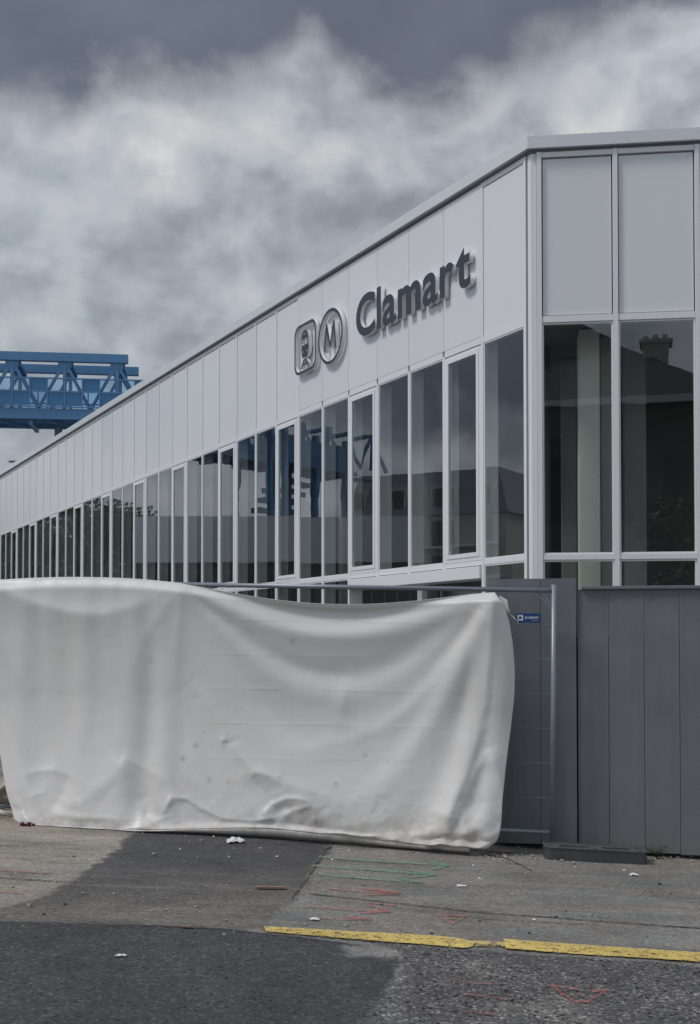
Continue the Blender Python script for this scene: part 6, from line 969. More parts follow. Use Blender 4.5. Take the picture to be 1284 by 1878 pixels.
def load_sheet(vals):
    c = np.cumsum(np.array(vals, float).reshape(54, 86), 1) / 1000.0
    xi = np.linspace(0, 85, NX); yi = np.linspace(0, 53, NY)
    t = np.stack([np.interp(xi, np.arange(86), r) for r in c]); p = np.stack([np.interp(yi, np.arange(54), k) for k in t.T]).T
    for _ in range(10):
        i_ = p.copy(); i_[1:-1, 1:-1] = (p[:-2, 1:-1] + p[2:, 1:-1] + p[1:-1, :-2] + p[1:-1, 2:] + 4 * p[1:-1, 1:-1]) / 8
        i_[0, 1:-1] = (p[0, :-2] + 2 * p[0, 1:-1] + p[0, 2:]) / 4; i_[-1, 1:-1] = (p[-1, :-2] + 2 * p[-1, 1:-1] + p[-1, 2:]) / 4
        i_[1:-1, 0] = (p[:-2, 0] + 2 * p[1:-1, 0] + p[2:, 0]) / 4; i_[1:-1, -1] = (p[:-2, -1] + 2 * p[1:-1, -1] + p[2:, -1]) / 4; p = i_
    return p
shx, shy, shz = load_sheet(SHEET_RIGHT), load_sheet(SHEET_OUT), load_sheet(SHEET_UP)
vv = np.linspace(0, 1, NY)[:, None] * np.ones((1, NX))
shz = shz - .075 * vv ** 3
shy = shy + .20 * np.clip((vv - .45) / .47, 0, 1) ** 1.6 * (1 - .45 * sstep(vv, .93, 1.0)) + .05 * np.exp(-vv / .12) * sstep(vv, 0, .05)
base3 = FR * np.array([1, 1, 0]) - FD * shx[..., None] + FN * shy[..., None] + UP * shz[..., None]
px, py = to_px(base3[..., 0], base3[..., 1], base3[..., 2])
top = [(x, y) for x, y in zip(px[0], py[0])]
# two scales: long folds are smooth, the small creases stay sharp
def blur(a, k):
    for _ in range(k):
        p = np.pad(a, 1, 'edge'); a = (p[:-2, 1:-1] + p[2:, 1:-1] + p[1:-1, :-2] + p[1:-1, 2:] + 2 * p[1:-1, 1:-1]) / 6
    return a
rel = np.zeros(px.shape); FOLD = .6
def ridge(pts, amp, sig, t0=.15, t1=.15, soft=.25, one=0.0, amp_end=None):
    """a fold: crest along the polyline, tapering at both ends; one>0 makes the flank on one side steeper"""
    global rel
    d, f, s = seg_dist(px, py, pts)
    env = (np.clip(f / max(t0, 1e-3), 0, 1) ** .8) * (np.clip((1 - f) / max(t1, 1e-3), 0, 1) ** .8)
    if t0 == 0: env = np.clip((1 - f) / max(t1, 1e-3), 0, 1) ** .8
    if t1 == 0: env = np.clip(f / max(t0, 1e-3), 0, 1) ** .8
    # ends fade radially
    sg = sig * (1 + one * s)
    e = soft * sig
    prof = np.exp(-(np.sqrt(d * d + e * e) - e) / sg)
    a = amp if amp_end is None else amp + (amp_end - amp) * f
    rel = rel + FOLD * a * prof * env
# swags between ties
ridge([(-60, 1062), (0, 1082), (60, 1106), (130, 1124), (190, 1128), (240, 1116), (300, 1090), (338, 1074)], .055, 26, .1, .45, .35, .45)
ridge([(339, 1072), (333, 1120), (325, 1180), (322, 1260), (330, 1340)], .026, 20, 0, .6, .15)
ridge([(339, 1072), (300, 1120), (262, 1180), (240, 1260)], .022, 24, 0, .6, .2)
ridge([(341, 1073), (380, 1120), (440, 1150)], -.018, 20, 0, .6, .2)
ridge([(345, 1080), (420, 1102), (520, 1120), (620, 1124), (720, 1120), (820, 1106), (905, 1090)], .030, 14, .15, .1, .4, .4)
# long diagonal from the right tie
ridge([(907, 1088), (880, 1135), (845, 1190), (800, 1247), (750, 1300), (700, 1336), (640, 1360), (570, 1372), (500, 1372)], .085, 34, .10, .4, .3, -.15)
ridge([(905, 1092), (850, 1150), (790, 1195), (720, 1225), (650, 1245), (590, 1252)], -.022, 36, .1, .4, .4)
ridge([(495, 1190), (540, 1222), (590, 1236), (630, 1230), (655, 1205)], -.012, 20, .3, .3, .3)
ridge([(640, 1245), (628, 1290), (620, 1345)], .024, 18, .3, .5, .3)
# vertical crest down the right side
ridge([(908, 1088), (903, 1150), (897, 1220), (890, 1290), (878, 1350), (856, 1420), (832, 1475), (818, 1520), (808, 1550)], .115, 30, .03, .12, .15, .3)
ridge([(908, 1088), (926, 1150), (934, 1230), (928, 1330)], .035, 18, 0, .4, .3)
ridge([(880, 1110), (862, 1200), (850, 1290), (840, 1350)], -.030, 22, .2, .3, .4)
# pocket near the lower right corner
ridge([(896, 1378), (884, 1430), (876, 1480), (872, 1520)], -.038, 24, .25, .3, .5)
ridge([(897, 1372), (915, 1420), (928, 1470), (928, 1520)], .045, 12, .15, .2, .2)
ridge([(893, 1376), (866, 1430), (838, 1500), (815, 1545)], .045, 12, .2, .1, .2)
ridge([(930, 1515), (900, 1535), (872, 1530)], .030, 9, .1, .3, .2)
ridge([(862, 1540), (850, 1510), (858, 1480)], .030, 8, .1, .5, .2)
rel = blur(rel, 3); FOLD = .38
# crumples of the middle
ridge([(352, 1250), (375, 1275), (395, 1310), (415, 1350), (440, 1385), (470, 1415), (520, 1437), (580, 1455), (640, 1475)], .055, 19, .15, .65, .2, .3)
ridge([(410, 1362), (424, 1362), (442, 1355)], -.018, 7, .3, .4, .2)
ridge([(404, 1356), (420, 1358)], .025, 6, .4, .4, .2)
ridge([(455, 1420), (480, 1415), (520, 1430)], .025, 9, .2, .4, .2)
ridge([(460, 1425), (490, 1455), (505, 1490)], -.035, 13, .3, .3, .3)
ridge([(484, 1496), (500, 1475), (525, 1464), (550, 1464), (575, 1472)], .045, 8, .1, .2, .2, .4)
ridge([(495, 1498), (520, 1484), (550, 1480)], -.05, 11, .2, .3, .3)
ridge([(518, 1498), (540, 1486), (580, 1474)], .035, 7, .1, .4, .2)
ridge([(577, 1474), (578, 1515)], .016, 8, .2, .3, .2)
# lower left: sharp creases
ridge([(300, 1492), (318, 1462), (345, 1465), (375, 1483), (410, 1500), (465, 1505), (512, 1498)], .055, 11, .1, .12, .15, -.3)
ridge([(318, 1458), (308, 1480), (296, 1496)], .030, 8, .2, .3, .2)
ridge([(222, 1392), (236, 1394), (270, 1410), (300, 1430), (330, 1445)], .040, 15, .1, .5, .2)
ridge([(233, 1394), (200, 1430), (150, 1470), (100, 1490)], .045, 22, .1, .3, .3)
ridge([(265, 1440), (272, 1480), (268, 1512)], -.020, 14, .3, .3, .3)
ridge([(268, 1516), (300, 1500), (330, 1492)], .025, 9, .15, .4, .2)
ridge([(42, 1422), (70, 1414), (105, 1412), (125, 1420)], .030, 10, .2, .3, .2)
ridge([(125, 1422), (115, 1455), (98, 1488)], -.030, 13, .2, .2, .3)
ridge([(52, 1466), (70, 1456), (90, 1452)], .024, 7, .2, .4, .2)
ridge([(96, 1492), (150, 1499), (220, 1502), (300, 1503)], .050, 13, .2, .4, .2, .3)
ridge([(-40, 1140), (0, 1180), (30, 1225), (66, 1277), (100, 1330)], .040, 24, .1, .7, .3)
ridge([(-20, 1210), (10, 1290), (34, 1370), (55, 1440), (76, 1500)], .030, 10, .2, .1, .3)
ridge([(470, 1506), (500, 1500), (520, 1516)], .035, 9, .2, .2, .2)
# stiff sheet: angular wrinkles that grow towards the foot
rc = random.Random(21)
for k in range(46):       # short straight creases where the stiff sheet has been folded and trodden
    x, y = rc.uniform(40, 920), 1545 - abs(rc.gauss(0, 70)); a_ = rc.choice((rc.uniform(-.5, .5), rc.uniform(.5, 1.2), rc.uniform(2.0, 2.7))); l_ = rc.uniform(14, 55)
    ridge([(x - l_ * math.cos(a_), y - l_ * math.sin(a_)), (x + l_ * math.cos(a_), y + l_ * math.sin(a_))], rc.choice((-1, 1)) * rc.uniform(.003, .011), rc.uniform(6, 15), .5, .5, .05)
for k in range(16):
    x, y = rc.uniform(60, 900), rc.uniform(1120, 1420); a_ = rc.uniform(0, 3.14); l_ = rc.uniform(20, 70)
    ridge([(x - l_ * math.cos(a_), y - l_ * math.sin(a_)), (x + l_ * math.cos(a_), y + l_ * math.sin(a_))], rc.choice((-1, 1)) * rc.uniform(.002, .004), rc.uniform(8, 20), .5, .5, .08)
wr = np.abs(fbm(px / 62 + 3.3, py / 48, 3, .55)); rel += -.008 * wr * sstep(py, 1380, 1520)
wr2 = np.abs(fbm(px / 26 + 9.3, py / 22, 2, .5)); rel += -.003 * wr2 * sstep(py, 1420, 1520)
rel += .0012 * fbm(px / 26, py / 30, 2)
# weight at the edges: pinned to the rail on top
pin = sstep(py - np.interp(px, [p[0] for p in top], [p[1] for p in top]), 0, 16)
rel = rel * (.35 + .65 * pin)
# the taut sheet rests on the wires
for k in range(1, 7):
    yk = 1083 + (1527 - 1083) * k / 7 - (1015 - px) * .018
    w_ = sstep(fbm(px / 130 + k * 7, py * 0 + k * 3.1, 2), -.25, .2) * sstep(px, 330, 400) * (1 - sstep(px, 790, 860)) * (1 - sstep(py, 1420, 1470))
    rel += .0012 * np.exp(-((py - yk) / 2.0) ** 2) * w_
V = (base3 + FN * (rel[..., None] + .01)).reshape(-1, 3)
V[:, 2] = np.maximum(V[:, 2], gz(V[:, 0]) + .006)
# the hem is tucked back under the sheet and lies on the ground
hem = V[-NX:] - FN[None] * .07; hem[:, 2] = gz(hem[:, 0]) + .004
V = np.r_[V, hem]

def tarp_material(name, base, stain, wires=True):
    m, t, b = principled(name, base, .42, 0, .5)
    g = t.new('ShaderNodeNewGeometry').outputs['Position']
    n1 = t.noise(g, 1.6, 5, .6); n2 = t.noise(g, 9, 6, .65); n3 = t.noise(g, 30, 5, .6)
    c = t.mix(t.maprange(n1, .35, .7, 0, .5), (*base, 1), (base[0] * .93, base[1] * .92, base[2] * .9, 1))
    # mud and handling marks, thickest near the ground; wire shadow lines painted in too
    at_ = t.new('ShaderNodeAttribute'); at_.attribute_name = 'dirt'
    mud = t.math('MULTIPLY', at_.outputs['Fac'], t.maprange(n2, .38, .68, .15, 1.0))
    c = t.mix(mud, c, (*stain, 1))
    spk = t.math('MULTIPLY', t.maprange(n3, .66, .72, 0, 1), t.maprange(n1, .48, .6, 0, .55))
    c = t.mix(spk, c, (.09, .085, .08, 1))
    t.l.new(c, b.inputs['Base Color'])
    t.l.new(t.maprange(n2, .3, .7, .34, .55), b.inputs['Roughness'])
    bn = t.new('ShaderNodeBump'); bn.inputs['Strength'].default_value = .06; bn.inputs['Distance'].default_value = .01
    t.l.new(t.noise(g, 45, 4, .6), bn.inputs['Height']); t.l.new(bn.outputs[0], b.inputs['Normal'])
    b.inputs['Sheen Weight'].default_value = 0.05
    return m
tarp_m = tarp_material('tarpaulin', (.665, .648, .622), (.30, .26, .205))
tarp_d = tarp_material('dirty_tarpaulin', (.40, .37, .32), (.20, .165, .125))
dirt_shade = .55 * sstep(py, 1470, 1530) ** 2 + .10 * sstep(py, 1380, 1520)
dirt_shade = dirt_shade + .5 * np.exp(-((px - 105) / 60) ** 2 - ((py - 1512) / 14) ** 2) + .35 * np.exp(-((px - 555) / 38) ** 2 - ((py - 1485) / 24) ** 2) + .25 * np.exp(-((px - 330) / 50) ** 2 - ((py - 1440) / 50) ** 2)
for (sx, sy, sr, sa) in ((359, 1367, 2.6, 3.0), (712, 1397, 2.2, 1.6), (671, 1385, 3, 1.0), (617, 1437, 2, 1.2), (513, 1426, 2, 1.2), (336, 1392, 3, .8), (538, 1175, 5, .5), (276, 1208, 5, .4), (583, 1505, 7, .8), (420, 1433, 3, .5), (384, 1430, 3, .6)):
    dirt_shade = dirt_shade + sa * np.exp(-((px - sx) ** 2 + (py - sy) ** 2) / (2 * sr * sr))
for k in range(1, 7):    # shadow lines and rubbed imprint of the wires behind, painted into the colour
    yk = 1083 + (1527 - 1083) * k / 7 - (1015 - px) * .018
    w_ = sstep(fbm(px / 90 + k * 7, py * 0 + k * 3.1, 2), -.05, .3) * sstep(px, 330, 400) * (1 - sstep(px, 790, 860)) * (1 - sstep(py, 1430, 1470))
    dirt_shade = dirt_shade + .30 * np.exp(-((py - yk - 1) / 1.6) ** 2) * w_
for k in range(34):  # upright wires: fine shadow lines painted the same way
    xk = 350 + k * 17.0 + 2 * math.sin(k * 2.3)
    w_ = sstep(fbm(px * 0 + k * 1.7, py / 60, 2), .0, .35) * sstep(px, 380, 420) * (1 - sstep(px, 790, 850)) * sstep(py, 1190, 1250) * (1 - sstep(py, 1400, 1440))
    dirt_shade = dirt_shade + .16 * np.exp(-((px - xk) / 1.6) ** 2) * w_
TA = empty('tarpaulin', (float(FR[0] - 1.8), float(FR[1] + .2), 0))
COL.objects.unlink(TA); bpy.data.objects.remove(TA)
tarp = grid_mesh('tarpaulin', V, NX, NY + 1, tarp_m, attrs={'dirt': np.clip(np.r_[dirt_shade.ravel(), dirt_shade[-1]], 0, 1)}, loc=(float(FR[0] - 1.6), float(FR[1]), 0.0))
so = tarp.modifiers.new('solid', 'SOLIDIFY'); so.thickness = .003; so.offset = -1
tag(tarp, 'big creased white tarpaulin tied over the mesh fence and dragging on the ground', 'tarpaulin')
# knotted corner of the sheet and its tie wire
mb = MB()
kp = [onF(x, y, .06) for x, y in ((915, 1092), (930, 1100), (936, 1124), (925, 1127), (919, 1110))]
kc = [onF(x, y, .085) for x, y in ((922, 1098), (932, 1110), (929, 1121), (921, 1118))]
mb.add(kp + kc, [(0, 1, 5), (1, 2, 6, 5), (2, 3, 7, 6), (3, 4, 8, 7), (4, 0, 5, 8), (5, 6, 7, 8)]); mb.build('tied_corner', tarp_m, tarp)
mb = MB(); mb.tube([onF(936, 1127, .05), onF(945, 1135, .06), onF(951, 1143, .03)], .004, 6); mb.build('tie_cord', sign_white, tarp)

# second, dirtier sheet further left
NX2, NY2 = 90, 120
T2 = interp([(-120, 1070), (-20, 1075), (20, 1085), (45, 1100)], NX2); B2 = interp([(-120, 1500), (-20, 1508), (10, 1517), (40, 1515)], NX2)
L2 = interp([(-120, 1070), (-120, 1500)], NY2); R2 = interp([(45, 1100), (48, 1300), (46, 1420), (48, 1470), (40, 1515)], NY2)
PX2 = coons(T2, B2, L2, R2); qx, qy = PX2[..., 0], PX2[..., 1]
r2 = .03 * fbm(qx / 60, qy / 80, 3) - .05 * np.abs(fbm(qx / 40 + 2, qy / 36, 3)) * sstep(qy, 1380, 1460)
for pts, a, s in (([(-20, 1300), (15, 1340), (30, 1385)], .04, 12), ([(0, 1450), (20, 1438), (42, 1446)], .05, 8), ([(3, 1455), (20, 1462), (42, 1460)], .035, 6), ([(-10, 1510), (15, 1514), (40, 1510)], .05, 8), ([(-20, 1476), (42, 1476)], -.05, 5), ([(-10, 1500), (20, 1488), (46, 1492)], .03, 8)):
    d, f, s_ = seg_dist(qx, qy, pts); r2 += a * np.exp(-d / s)
dirs2 = np.stack([(qx.ravel() - 642) / F, cp - (939 + SHIFT - qy.ravel()) / F * sp_, sp_ + (939 + SHIFT - qy.ravel()) / F * cp], 1)
tt2 = ((FR - FN * .02 - CAM) @ FN) / (dirs2 @ FN)
V2 = CAM + dirs2 * tt2[:, None] + FN[None] * (r2.ravel()[:, None] + .03)
V2[:, 2] = np.maximum(V2[:, 2], gz(V2[:, 0]) + .006)
keep2 = ~((qy > 1471) & (qy < 1481) & (qx < 44))
tarp2 = grid_mesh('tarpaulin', V2, NX2, NY2, tarp_d, attrs={'dirt': np.clip(.25 + .7 * sstep(qy.ravel(), 1380, 1500), 0, 1)}, loc=(-2.9, 9.9, 0), keep=keep2)
so = tarp2.modifiers.new('solid', 'SOLIDIFY'); so.thickness = .003; so.offset = -1
tag(tarp2, 'dirty brownish crumpled tarpaulin at the left edge, behind the big white sheet', 'tarpaulin')

# ------------------------------------------------------------------ ground
def asphalt(name, use_attr=True, col=(.1, .1, .1)):
    m, t, b = principled(name, col, .85, 0, .3)
    g = t.new('ShaderNodeNewGeometry').outputs['Position']
    v1 = t.new('ShaderNodeTexVoronoi'); v1.inputs['Scale'].default_value = 75; t.val(v1.inputs['Vector'], g)
    sc = t.new('ShaderNodeSeparateColor'); t.l.new(v1.outputs['Color'], sc.inputs[0])
    n1 = t.noise(g, 28, 6, .7); n2 = t.noise(g, 130, 3, .6); n3 = t.noise(g, 2.2, 5, .6)
    if use_attr:
        a1 = t.new('ShaderNodeAttribute'); a1.attribute_name = 'albedo'; a2 = t.new('ShaderNodeAttribute'); a2.attribute_name = 'grain'
        base, grain = a1.outputs['Color'], a2.outputs['Fac']
    else: base, grain = (*col, 1), .6
    stone = t.math('SUBTRACT', sc.outputs[0], .5)
    # a few pale chippings among dark binder
    chip = t.maprange(sc.outputs[1], .86, .93, 0, 1)
    v2 = t.new('ShaderNodeTexVoronoi'); v2.inputs['Scale'].default_value = 42; t.val(v2.inputs['Vector'], g)
    s2 = t.new('ShaderNodeSeparateColor'); t.l.new(v2.outputs['Color'], s2.inputs[0])
    chip2 = t.math('MULTIPLY', t.maprange(s2.outputs[0], .84, .90, 0, 1), t.maprange(v2.outputs['Distance'], .30, .45, 1, 0))
    pit = t.math('MULTIPLY', t.maprange(s2.outputs[1], .80, .86, 0, -.75), t.maprange(v2.outputs['Distance'], .30, .5, 1, 0))
    chip = t.math('ADD', chip, t.math('MULTIPLY', t.math('ADD', chip2, pit), 1.15))
    f = t.math('ADD', t.math('MULTIPLY', stone, .85), t.math('MULTIPLY', chip, 1.5))
    f = t.math('ADD', t.math('MULTIPLY', f, grain), 1.0)
    f = t.math('MULTIPLY', f, t.maprange(n1, .3, .7, .78, 1.2))
    f = t.math('MULTIPLY', f, t.maprange(n2, .3, .7, .85, 1.15))
    f = t.math('MULTIPLY', f, t.maprange(n3, .3, .7, .88, 1.12))
    t.l.new(t.vmath('SCALE', base, scale=f), b.inputs['Base Color'])
    bn = t.new('ShaderNodeBump'); bn.inputs['Strength'].default_value = .55; bn.inputs['Distance'].default_value = .006
    h = t.math('ADD', t.math('MULTIPLY', v1.outputs['Distance'], -.6), t.math('MULTIPLY', n1, .8))
    t.l.new(h, bn.inputs['Height']); t.l.new(bn.outputs[0], b.inputs['Normal'])
    return m
asph = asphalt('worn_asphalt')
asph_far = asphalt('asphalt_far', False, (.10, .10, .10))
GX = np.arange(-6.0, 6.001, .025); GY = np.arange(3.2, 12.4, .025)
gx, gy = np.meshgrid(GX, GY)
gpx, gpy = to_px(gx, gy, gz(gx))
# regions are surveyed in the photograph and laid out on the ground
def gpoly(pl): return [tuple(ground(*p)[:2]) for p in pl]
nz = fbm(gx * 1.7, gy * 1.7, 5, .6); nz2 = fbm(gx * 9 + 4, gy * 9, 4, .6); nz3 = fbm(gx * .6 + 9, gy * 2.2, 4, .6)
def region(pl, soft, wob): return sstep(sdf_poly(gx, gy, gpoly(pl)) + wob * nz + wob * .5 * nz2, -soft, soft)
m_new = region([(-900, 1690), (0, 1692), (120, 1694), (240, 1697), (400, 1703), (480, 1712), (560, 1721), (640, 1731), (715, 1745), (737, 1765), (720, 1810), (702, 1850), (690, 1960), (-900, 1990)], .012, .03)
m_tr = region([(258, 1470), (640, 1470), (622, 1535), (600, 1560), (565, 1610), (525, 1660), (492, 1704), (400, 1706), (-200, 1700), (-100, 1688), (0, 1668), (60, 1650), (130, 1615), (185, 1585), (228, 1548)], .022, .085)
m_left = region([(-900, 1460), (262, 1460), (228, 1548), (185, 1585), (130, 1615), (60, 1650), (0, 1668), (-100, 1690), (-900, 1700)], .03, .05)
m_worn = region([(737, 1763), (722, 1740), (640, 1722), (800, 1738), (1000, 1752), (1300, 1772), (1900, 1810), (2200, 2100), (690, 2100), (700, 1850), (720, 1810)], .012, .02)
def C3(*c): return np.array(c)[None, None, :]
alb = np.ones(gx.shape + (3,)) * C3(.195, .188, .176)
grain = np.full(gx.shape, .28)
dust = sstep(nz3, -.1, .45)
alb = alb * (1 + .22 * nz[..., None]) * (1 - .10 * dust[..., None])
def lay(m, col, g):
    global alb, grain
    alb = alb * (1 - m[..., None]) + col * m[..., None]; grain = grain * (1 - m) + g * m
lay(m_left, C3(.27, .248, .215) * (1 + .30 * nz3[..., None]), .25)
hue = fbm(gx * .9 + 51, gy * 2.6 + 7, 4, .6)
alb = alb * (1 + hue[..., None] * C3(.10, -.02, -.10))
near = sstep(gpy, 1560, 1690)
tr_col = C3(.068, .068, .070) * (1 - near[..., None]) + C3(.128, .120, .110) * near[..., None]
lay(m_tr, tr_col * (1 + .28 * nz[..., None] + .15 * nz2[..., None]), .35)
# dusty wheel streaks across the trench fill and the old strip
st = sstep(fbm(gx * .5 + 3, gy * 6.5, 4, .6), .08, .5)
lay(st * m_tr * .5 * sstep(gpy, 1570, 1640), C3(.19, .175, .155), .3)
lay(sstep(fbm(gx * .7 + 31, gy * 5.5, 4, .6), .12, .5) * .55 * (1 - m_new) * (1 - m_tr), C3(.235, .215, .185), .2)
lay(sstep(fbm(gx * 1.1 + 61, gy * 4.5, 4, .6), .15, .5) * .45 * (1 - m_new) * (1 - m_tr), C3(.115, .112, .11), .3)
lay(m_worn, C3(.090, .088, .086) * (1 + .30 * nz[..., None]), 1.0)
pale = sstep(nz + .6 * nz2, .25, .75) * m_worn * .55
lay(pale, C3(.21, .20, .19), .8)
lay(m_new, C3(.056, .0573, .060) * (1 + .22 * nz[..., None] + .10 * nz2[..., None]), .5)
sm = region([(625, 1734), (735, 1744), (722, 1757), (650, 1752)], .04, .06); lay(sm * .8, C3(.25, .24, .225), .3)
sm = region([(680, 1880), (700, 1815), (735, 1770), (760, 1775), (740, 1830), (735, 1880)], .05, .06); lay(sm * .7, C3(.135, .133, .13) * (1 + .5 * nz2[..., None]), 1.1)
# dirt collected along the foot of the hoarding and the sheet
fd = np.abs((gx - FR[0]) * FN[0] + (gy - FR[1]) * FN[1])
side_ = (gx - FR[0]) * FN[0] + (gy - FR[1]) * FN[1]
drt = (1 - sstep(side_, .05, .42 + .12 * nz)) * (1 - m_tr * .8)
lay(drt * .65, C3(.205, .185, .155) * (1 + .3 * nz2[..., None]), .4)
alb = np.clip(alb * C3(1.03, 1.0, .955), .01, .8)
hz = gz(gx) + .004 * nz + .010 * m_tr * 0
GV = np.stack([gx, gy, hz], -1).reshape(-1, 3)
road = grid_mesh('road', GV, len(GX), len(GY), asph, attrs={'albedo': alb.reshape(-1, 3), 'grain': grain.ravel()}, loc=(0, 6, 0))
tag(road, 'patched asphalt of the street with dark new and pale worn areas', kind='structure')
# the ground beyond, one sheet to the horizon
xs = np.array([-900, -300, -100, -50, -12, -6, 0, 6, 12, 50, 100, 300, 900.]); ys = np.array([-900, -300, -60, -20, 0, 3, 8, 12, 20, 40, 100, 300, 1500.])
ax_, ay_ = np.meshgrid(xs, ys)
grid_mesh('ground', np.stack([ax_, ay_, gz(ax_) - .03], -1).reshape(-1, 3), len(xs), len(ys), asph_far, smooth=False)['kind'] = 'structure'

# ------------------------------------------------------------------ paint on the ground
def paint(name, col, wear, scale=22, op=1.0):
    m, t, b = principled(name, col, .75, 0, .3)
    g = t.new('ShaderNodeNewGeometry').outputs['Position']
    n1 = t.noise(g, scale, 6, .7); n2 = t.noise(g, 3.0, 4, .6); n3 = t.noise(g, 95, 3, .6)
    c = t.vmath('SCALE', (*col,), scale=t.math('MULTIPLY', t.maprange(n2, .3, .7, .8, 1.15), t.maprange(n3, .3, .7, .82, 1.15)))
    t.l.new(c, b.inputs['Base Color'])
    f = t.math('ADD', t.math('MULTIPLY', n1, .6), t.math('MULTIPLY', n3, .4))
    a = t.math('MULTIPLY', t.maprange(f, wear - .05, wear + .05, 0, 1), op)
    t.l.new(a, b.inputs['Alpha'])
    return m
yel = paint('yellow_road_paint', (.68, .50, .15), .445)
yel_w = paint('worn_yellow_paint', (.56, .42, .16), .485)
grn = paint('green_spray', (.14, .40, .22), .485, 40, .66)
grn_f = paint('faint_green_spray', (.16, .30, .19), .50, 20, .45)
red = paint('red_spray', (.50, .14, .125), .485, 40, .70)
red_f = paint('faint_red_spray', (.42, .15, .13), .48, 20, .6)
jnt = dirt('joint_filler', (.055, .053, .05), .9, amt=.5, scale=12)
def gp(p, lift): q = ground(*p); return np.array([q[0], q[1], q[2] + lift])
def mark(name, polys, mat, label, cat='road marking', group=None, kind=None, lift=.010):
    mb = MB()
    for p in polys:
        if isinstance(p, tuple): # a stroke: points, half width in px
            pts, w_ = p
            d = interp(pts, max(2, int(len(pts) * 5)));
            up_ = [(x + random.uniform(-.6, .6), y - w_ * random.uniform(.7, 1.2)) for x, y in d]; dn = [(x + random.uniform(-.6, .6), y + w_ * random.uniform(.7, 1.2)) for x, y in d]
            k = len(d); mb.add([gp(q, lift) for q in up_] + [gp(q, lift) for q in dn], [(i, i + 1, k + i + 1, k + i) for i in range(k - 1)])
        else:
            mb.add([gp(q, lift) for q in p], [tuple(range(len(p)))])
    c = np.mean(mb.v, axis=0)
    o = mb.build(name, mat, loc=c)
    return tag(o, label, cat, group, kind)
def band(up_, dn, n=60):
    a = interp(up_, n); b = interp(dn, n)
    a = a + np.c_[np.zeros(n), .9 * fbm(np.arange(n) * .55, np.zeros(n), 3)]; b = b + np.c_[np.zeros(n), .9 * fbm(np.arange(n) * .55 + 40, np.zeros(n), 3)]
    return [[tuple(a[i]), tuple(a[i + 1]), tuple(b[i + 1]), tuple(b[i])] for i in range(n - 1)]
mark('yellow_line', band([(484, 1702), (560, 1706), (640, 1711), (720, 1715), (800, 1719), (850, 1725), (868, 1730)], [(488, 1711), (560, 1718), (640, 1724.5), (720, 1731), (800, 1737), (850, 1742), (868, 1739)]), yel, 'left stretch of yellow road line, starting beside the dark new asphalt')
mark('yellow_line', band([(924, 1725), (1000, 1731), (1100, 1738), (1200, 1744.5), (1400, 1757)], [(927, 1742), (1000, 1748.5), (1100, 1755.5), (1200, 1761), (1400, 1776)]), yel, 'right stretch of yellow road line, running off the right edge')
mark('worn_yellow_line', band([(868, 1728), (926, 1731)], [(868, 1738), (926, 1739)], 14), yel_w, 'nearly worn away gap piece between the two stretches of yellow line')
G = 'sprayed arrows on the pavement'
mark('sprayed_arrow', [([(585, 1574), (700, 1582), (820, 1589)], 1.3), ([(786, 1582), (823, 1589)], 1.6), ([(790, 1597), (823, 1589)], 1.6)], grn, 'topmost green sprayed arrow, nearest the white tarpaulin', group=G)
mark('sprayed_arrow', [([(575, 1590), (690, 1598), (800, 1607)], 1.3), ([(752, 1598), (800, 1606.5)], 1.5), ([(756, 1610), (800, 1607)], 1.4)], grn, 'middle green sprayed arrow, with a long narrow head', group=G)
mark('sprayed_line', [([(585, 1606), (680, 1614), (776, 1621)], 1.2), ([(730, 1613), (776, 1620.5)], 1.2)], grn, 'lowest green sprayed line, directly above the red arrows', group=G)
mark('sprayed_arrow', [([(598, 1632), (665, 1637), (735, 1641)], 1.1), ([(668, 1632), (735, 1640.5)], 2.2), ([(665, 1643), (735, 1641)], 1.6)], red, 'topmost red sprayed arrow, under the green lines', group=G)
mark('sprayed_arrow', [([(560, 1664), (640, 1670), (715, 1675)], .9), ([(672, 1661), (712, 1673)], 1.5), ([(660, 1677), (715, 1674)], 1.6), ([(670, 1657), (728, 1664)], .9)], red, 'middle red sprayed arrow with smudged double head', group=G)
mark('sprayed_arrow', [([(570, 1684), (630, 1688), (681, 1689)], .9), ([(628, 1684), (681, 1688)], 2.0)], red, 'lowest and shortest red sprayed arrow, just above the yellow line', group=G)
mark('sprayed_triangle', [([(803, 1680), (828, 1698)], 1.6), ([(828, 1698), (857, 1681)], 1.6), ([(806, 1680), (857, 1683)], 1.1), ([(826, 1686), (836, 1686)], 1.2)], red, 'small red sprayed triangle just above the yellow line')
mark('sprayed_triangle', [([(1010, 1809), (1030, 1825), (1060, 1844)], 2.2), ([(1050, 1841), (1080, 1840), (1112, 1820)], 2.4), ([(1015, 1811), (1060, 1818)], 1.6), ([(1085, 1822), (1112, 1819)], 1.6), ([(1060, 1826), (1072, 1829)], 1.6)], red, 'large red sprayed triangle on the rough asphalt below the yellow line')
GF = 'faint sprayed lines on the left pavement'
mark('sprayed_line', [([(-30, 1550), (90, 1556), (180, 1559)], 1.1)], grn_f, 'upper faint green sprayed line on the pale left pavement', group=GF)
mark('sprayed_line', [([(-30, 1562), (60, 1568), (126, 1571)], 1.1)], grn_f, 'lower faint green sprayed line on the pale left pavement', group=GF)
mark('sprayed_line', [([(-30, 1596), (40, 1600), (95, 1604)], 1.3)], red_f, 'upper faint red sprayed line on the pale left pavement', group=GF)
mark('sprayed_line', [([(-30, 1637), (20, 1639), (45, 1640)], 1.2)], red_f, 'lower faint red sprayed line on the pale left pavement', group=GF)
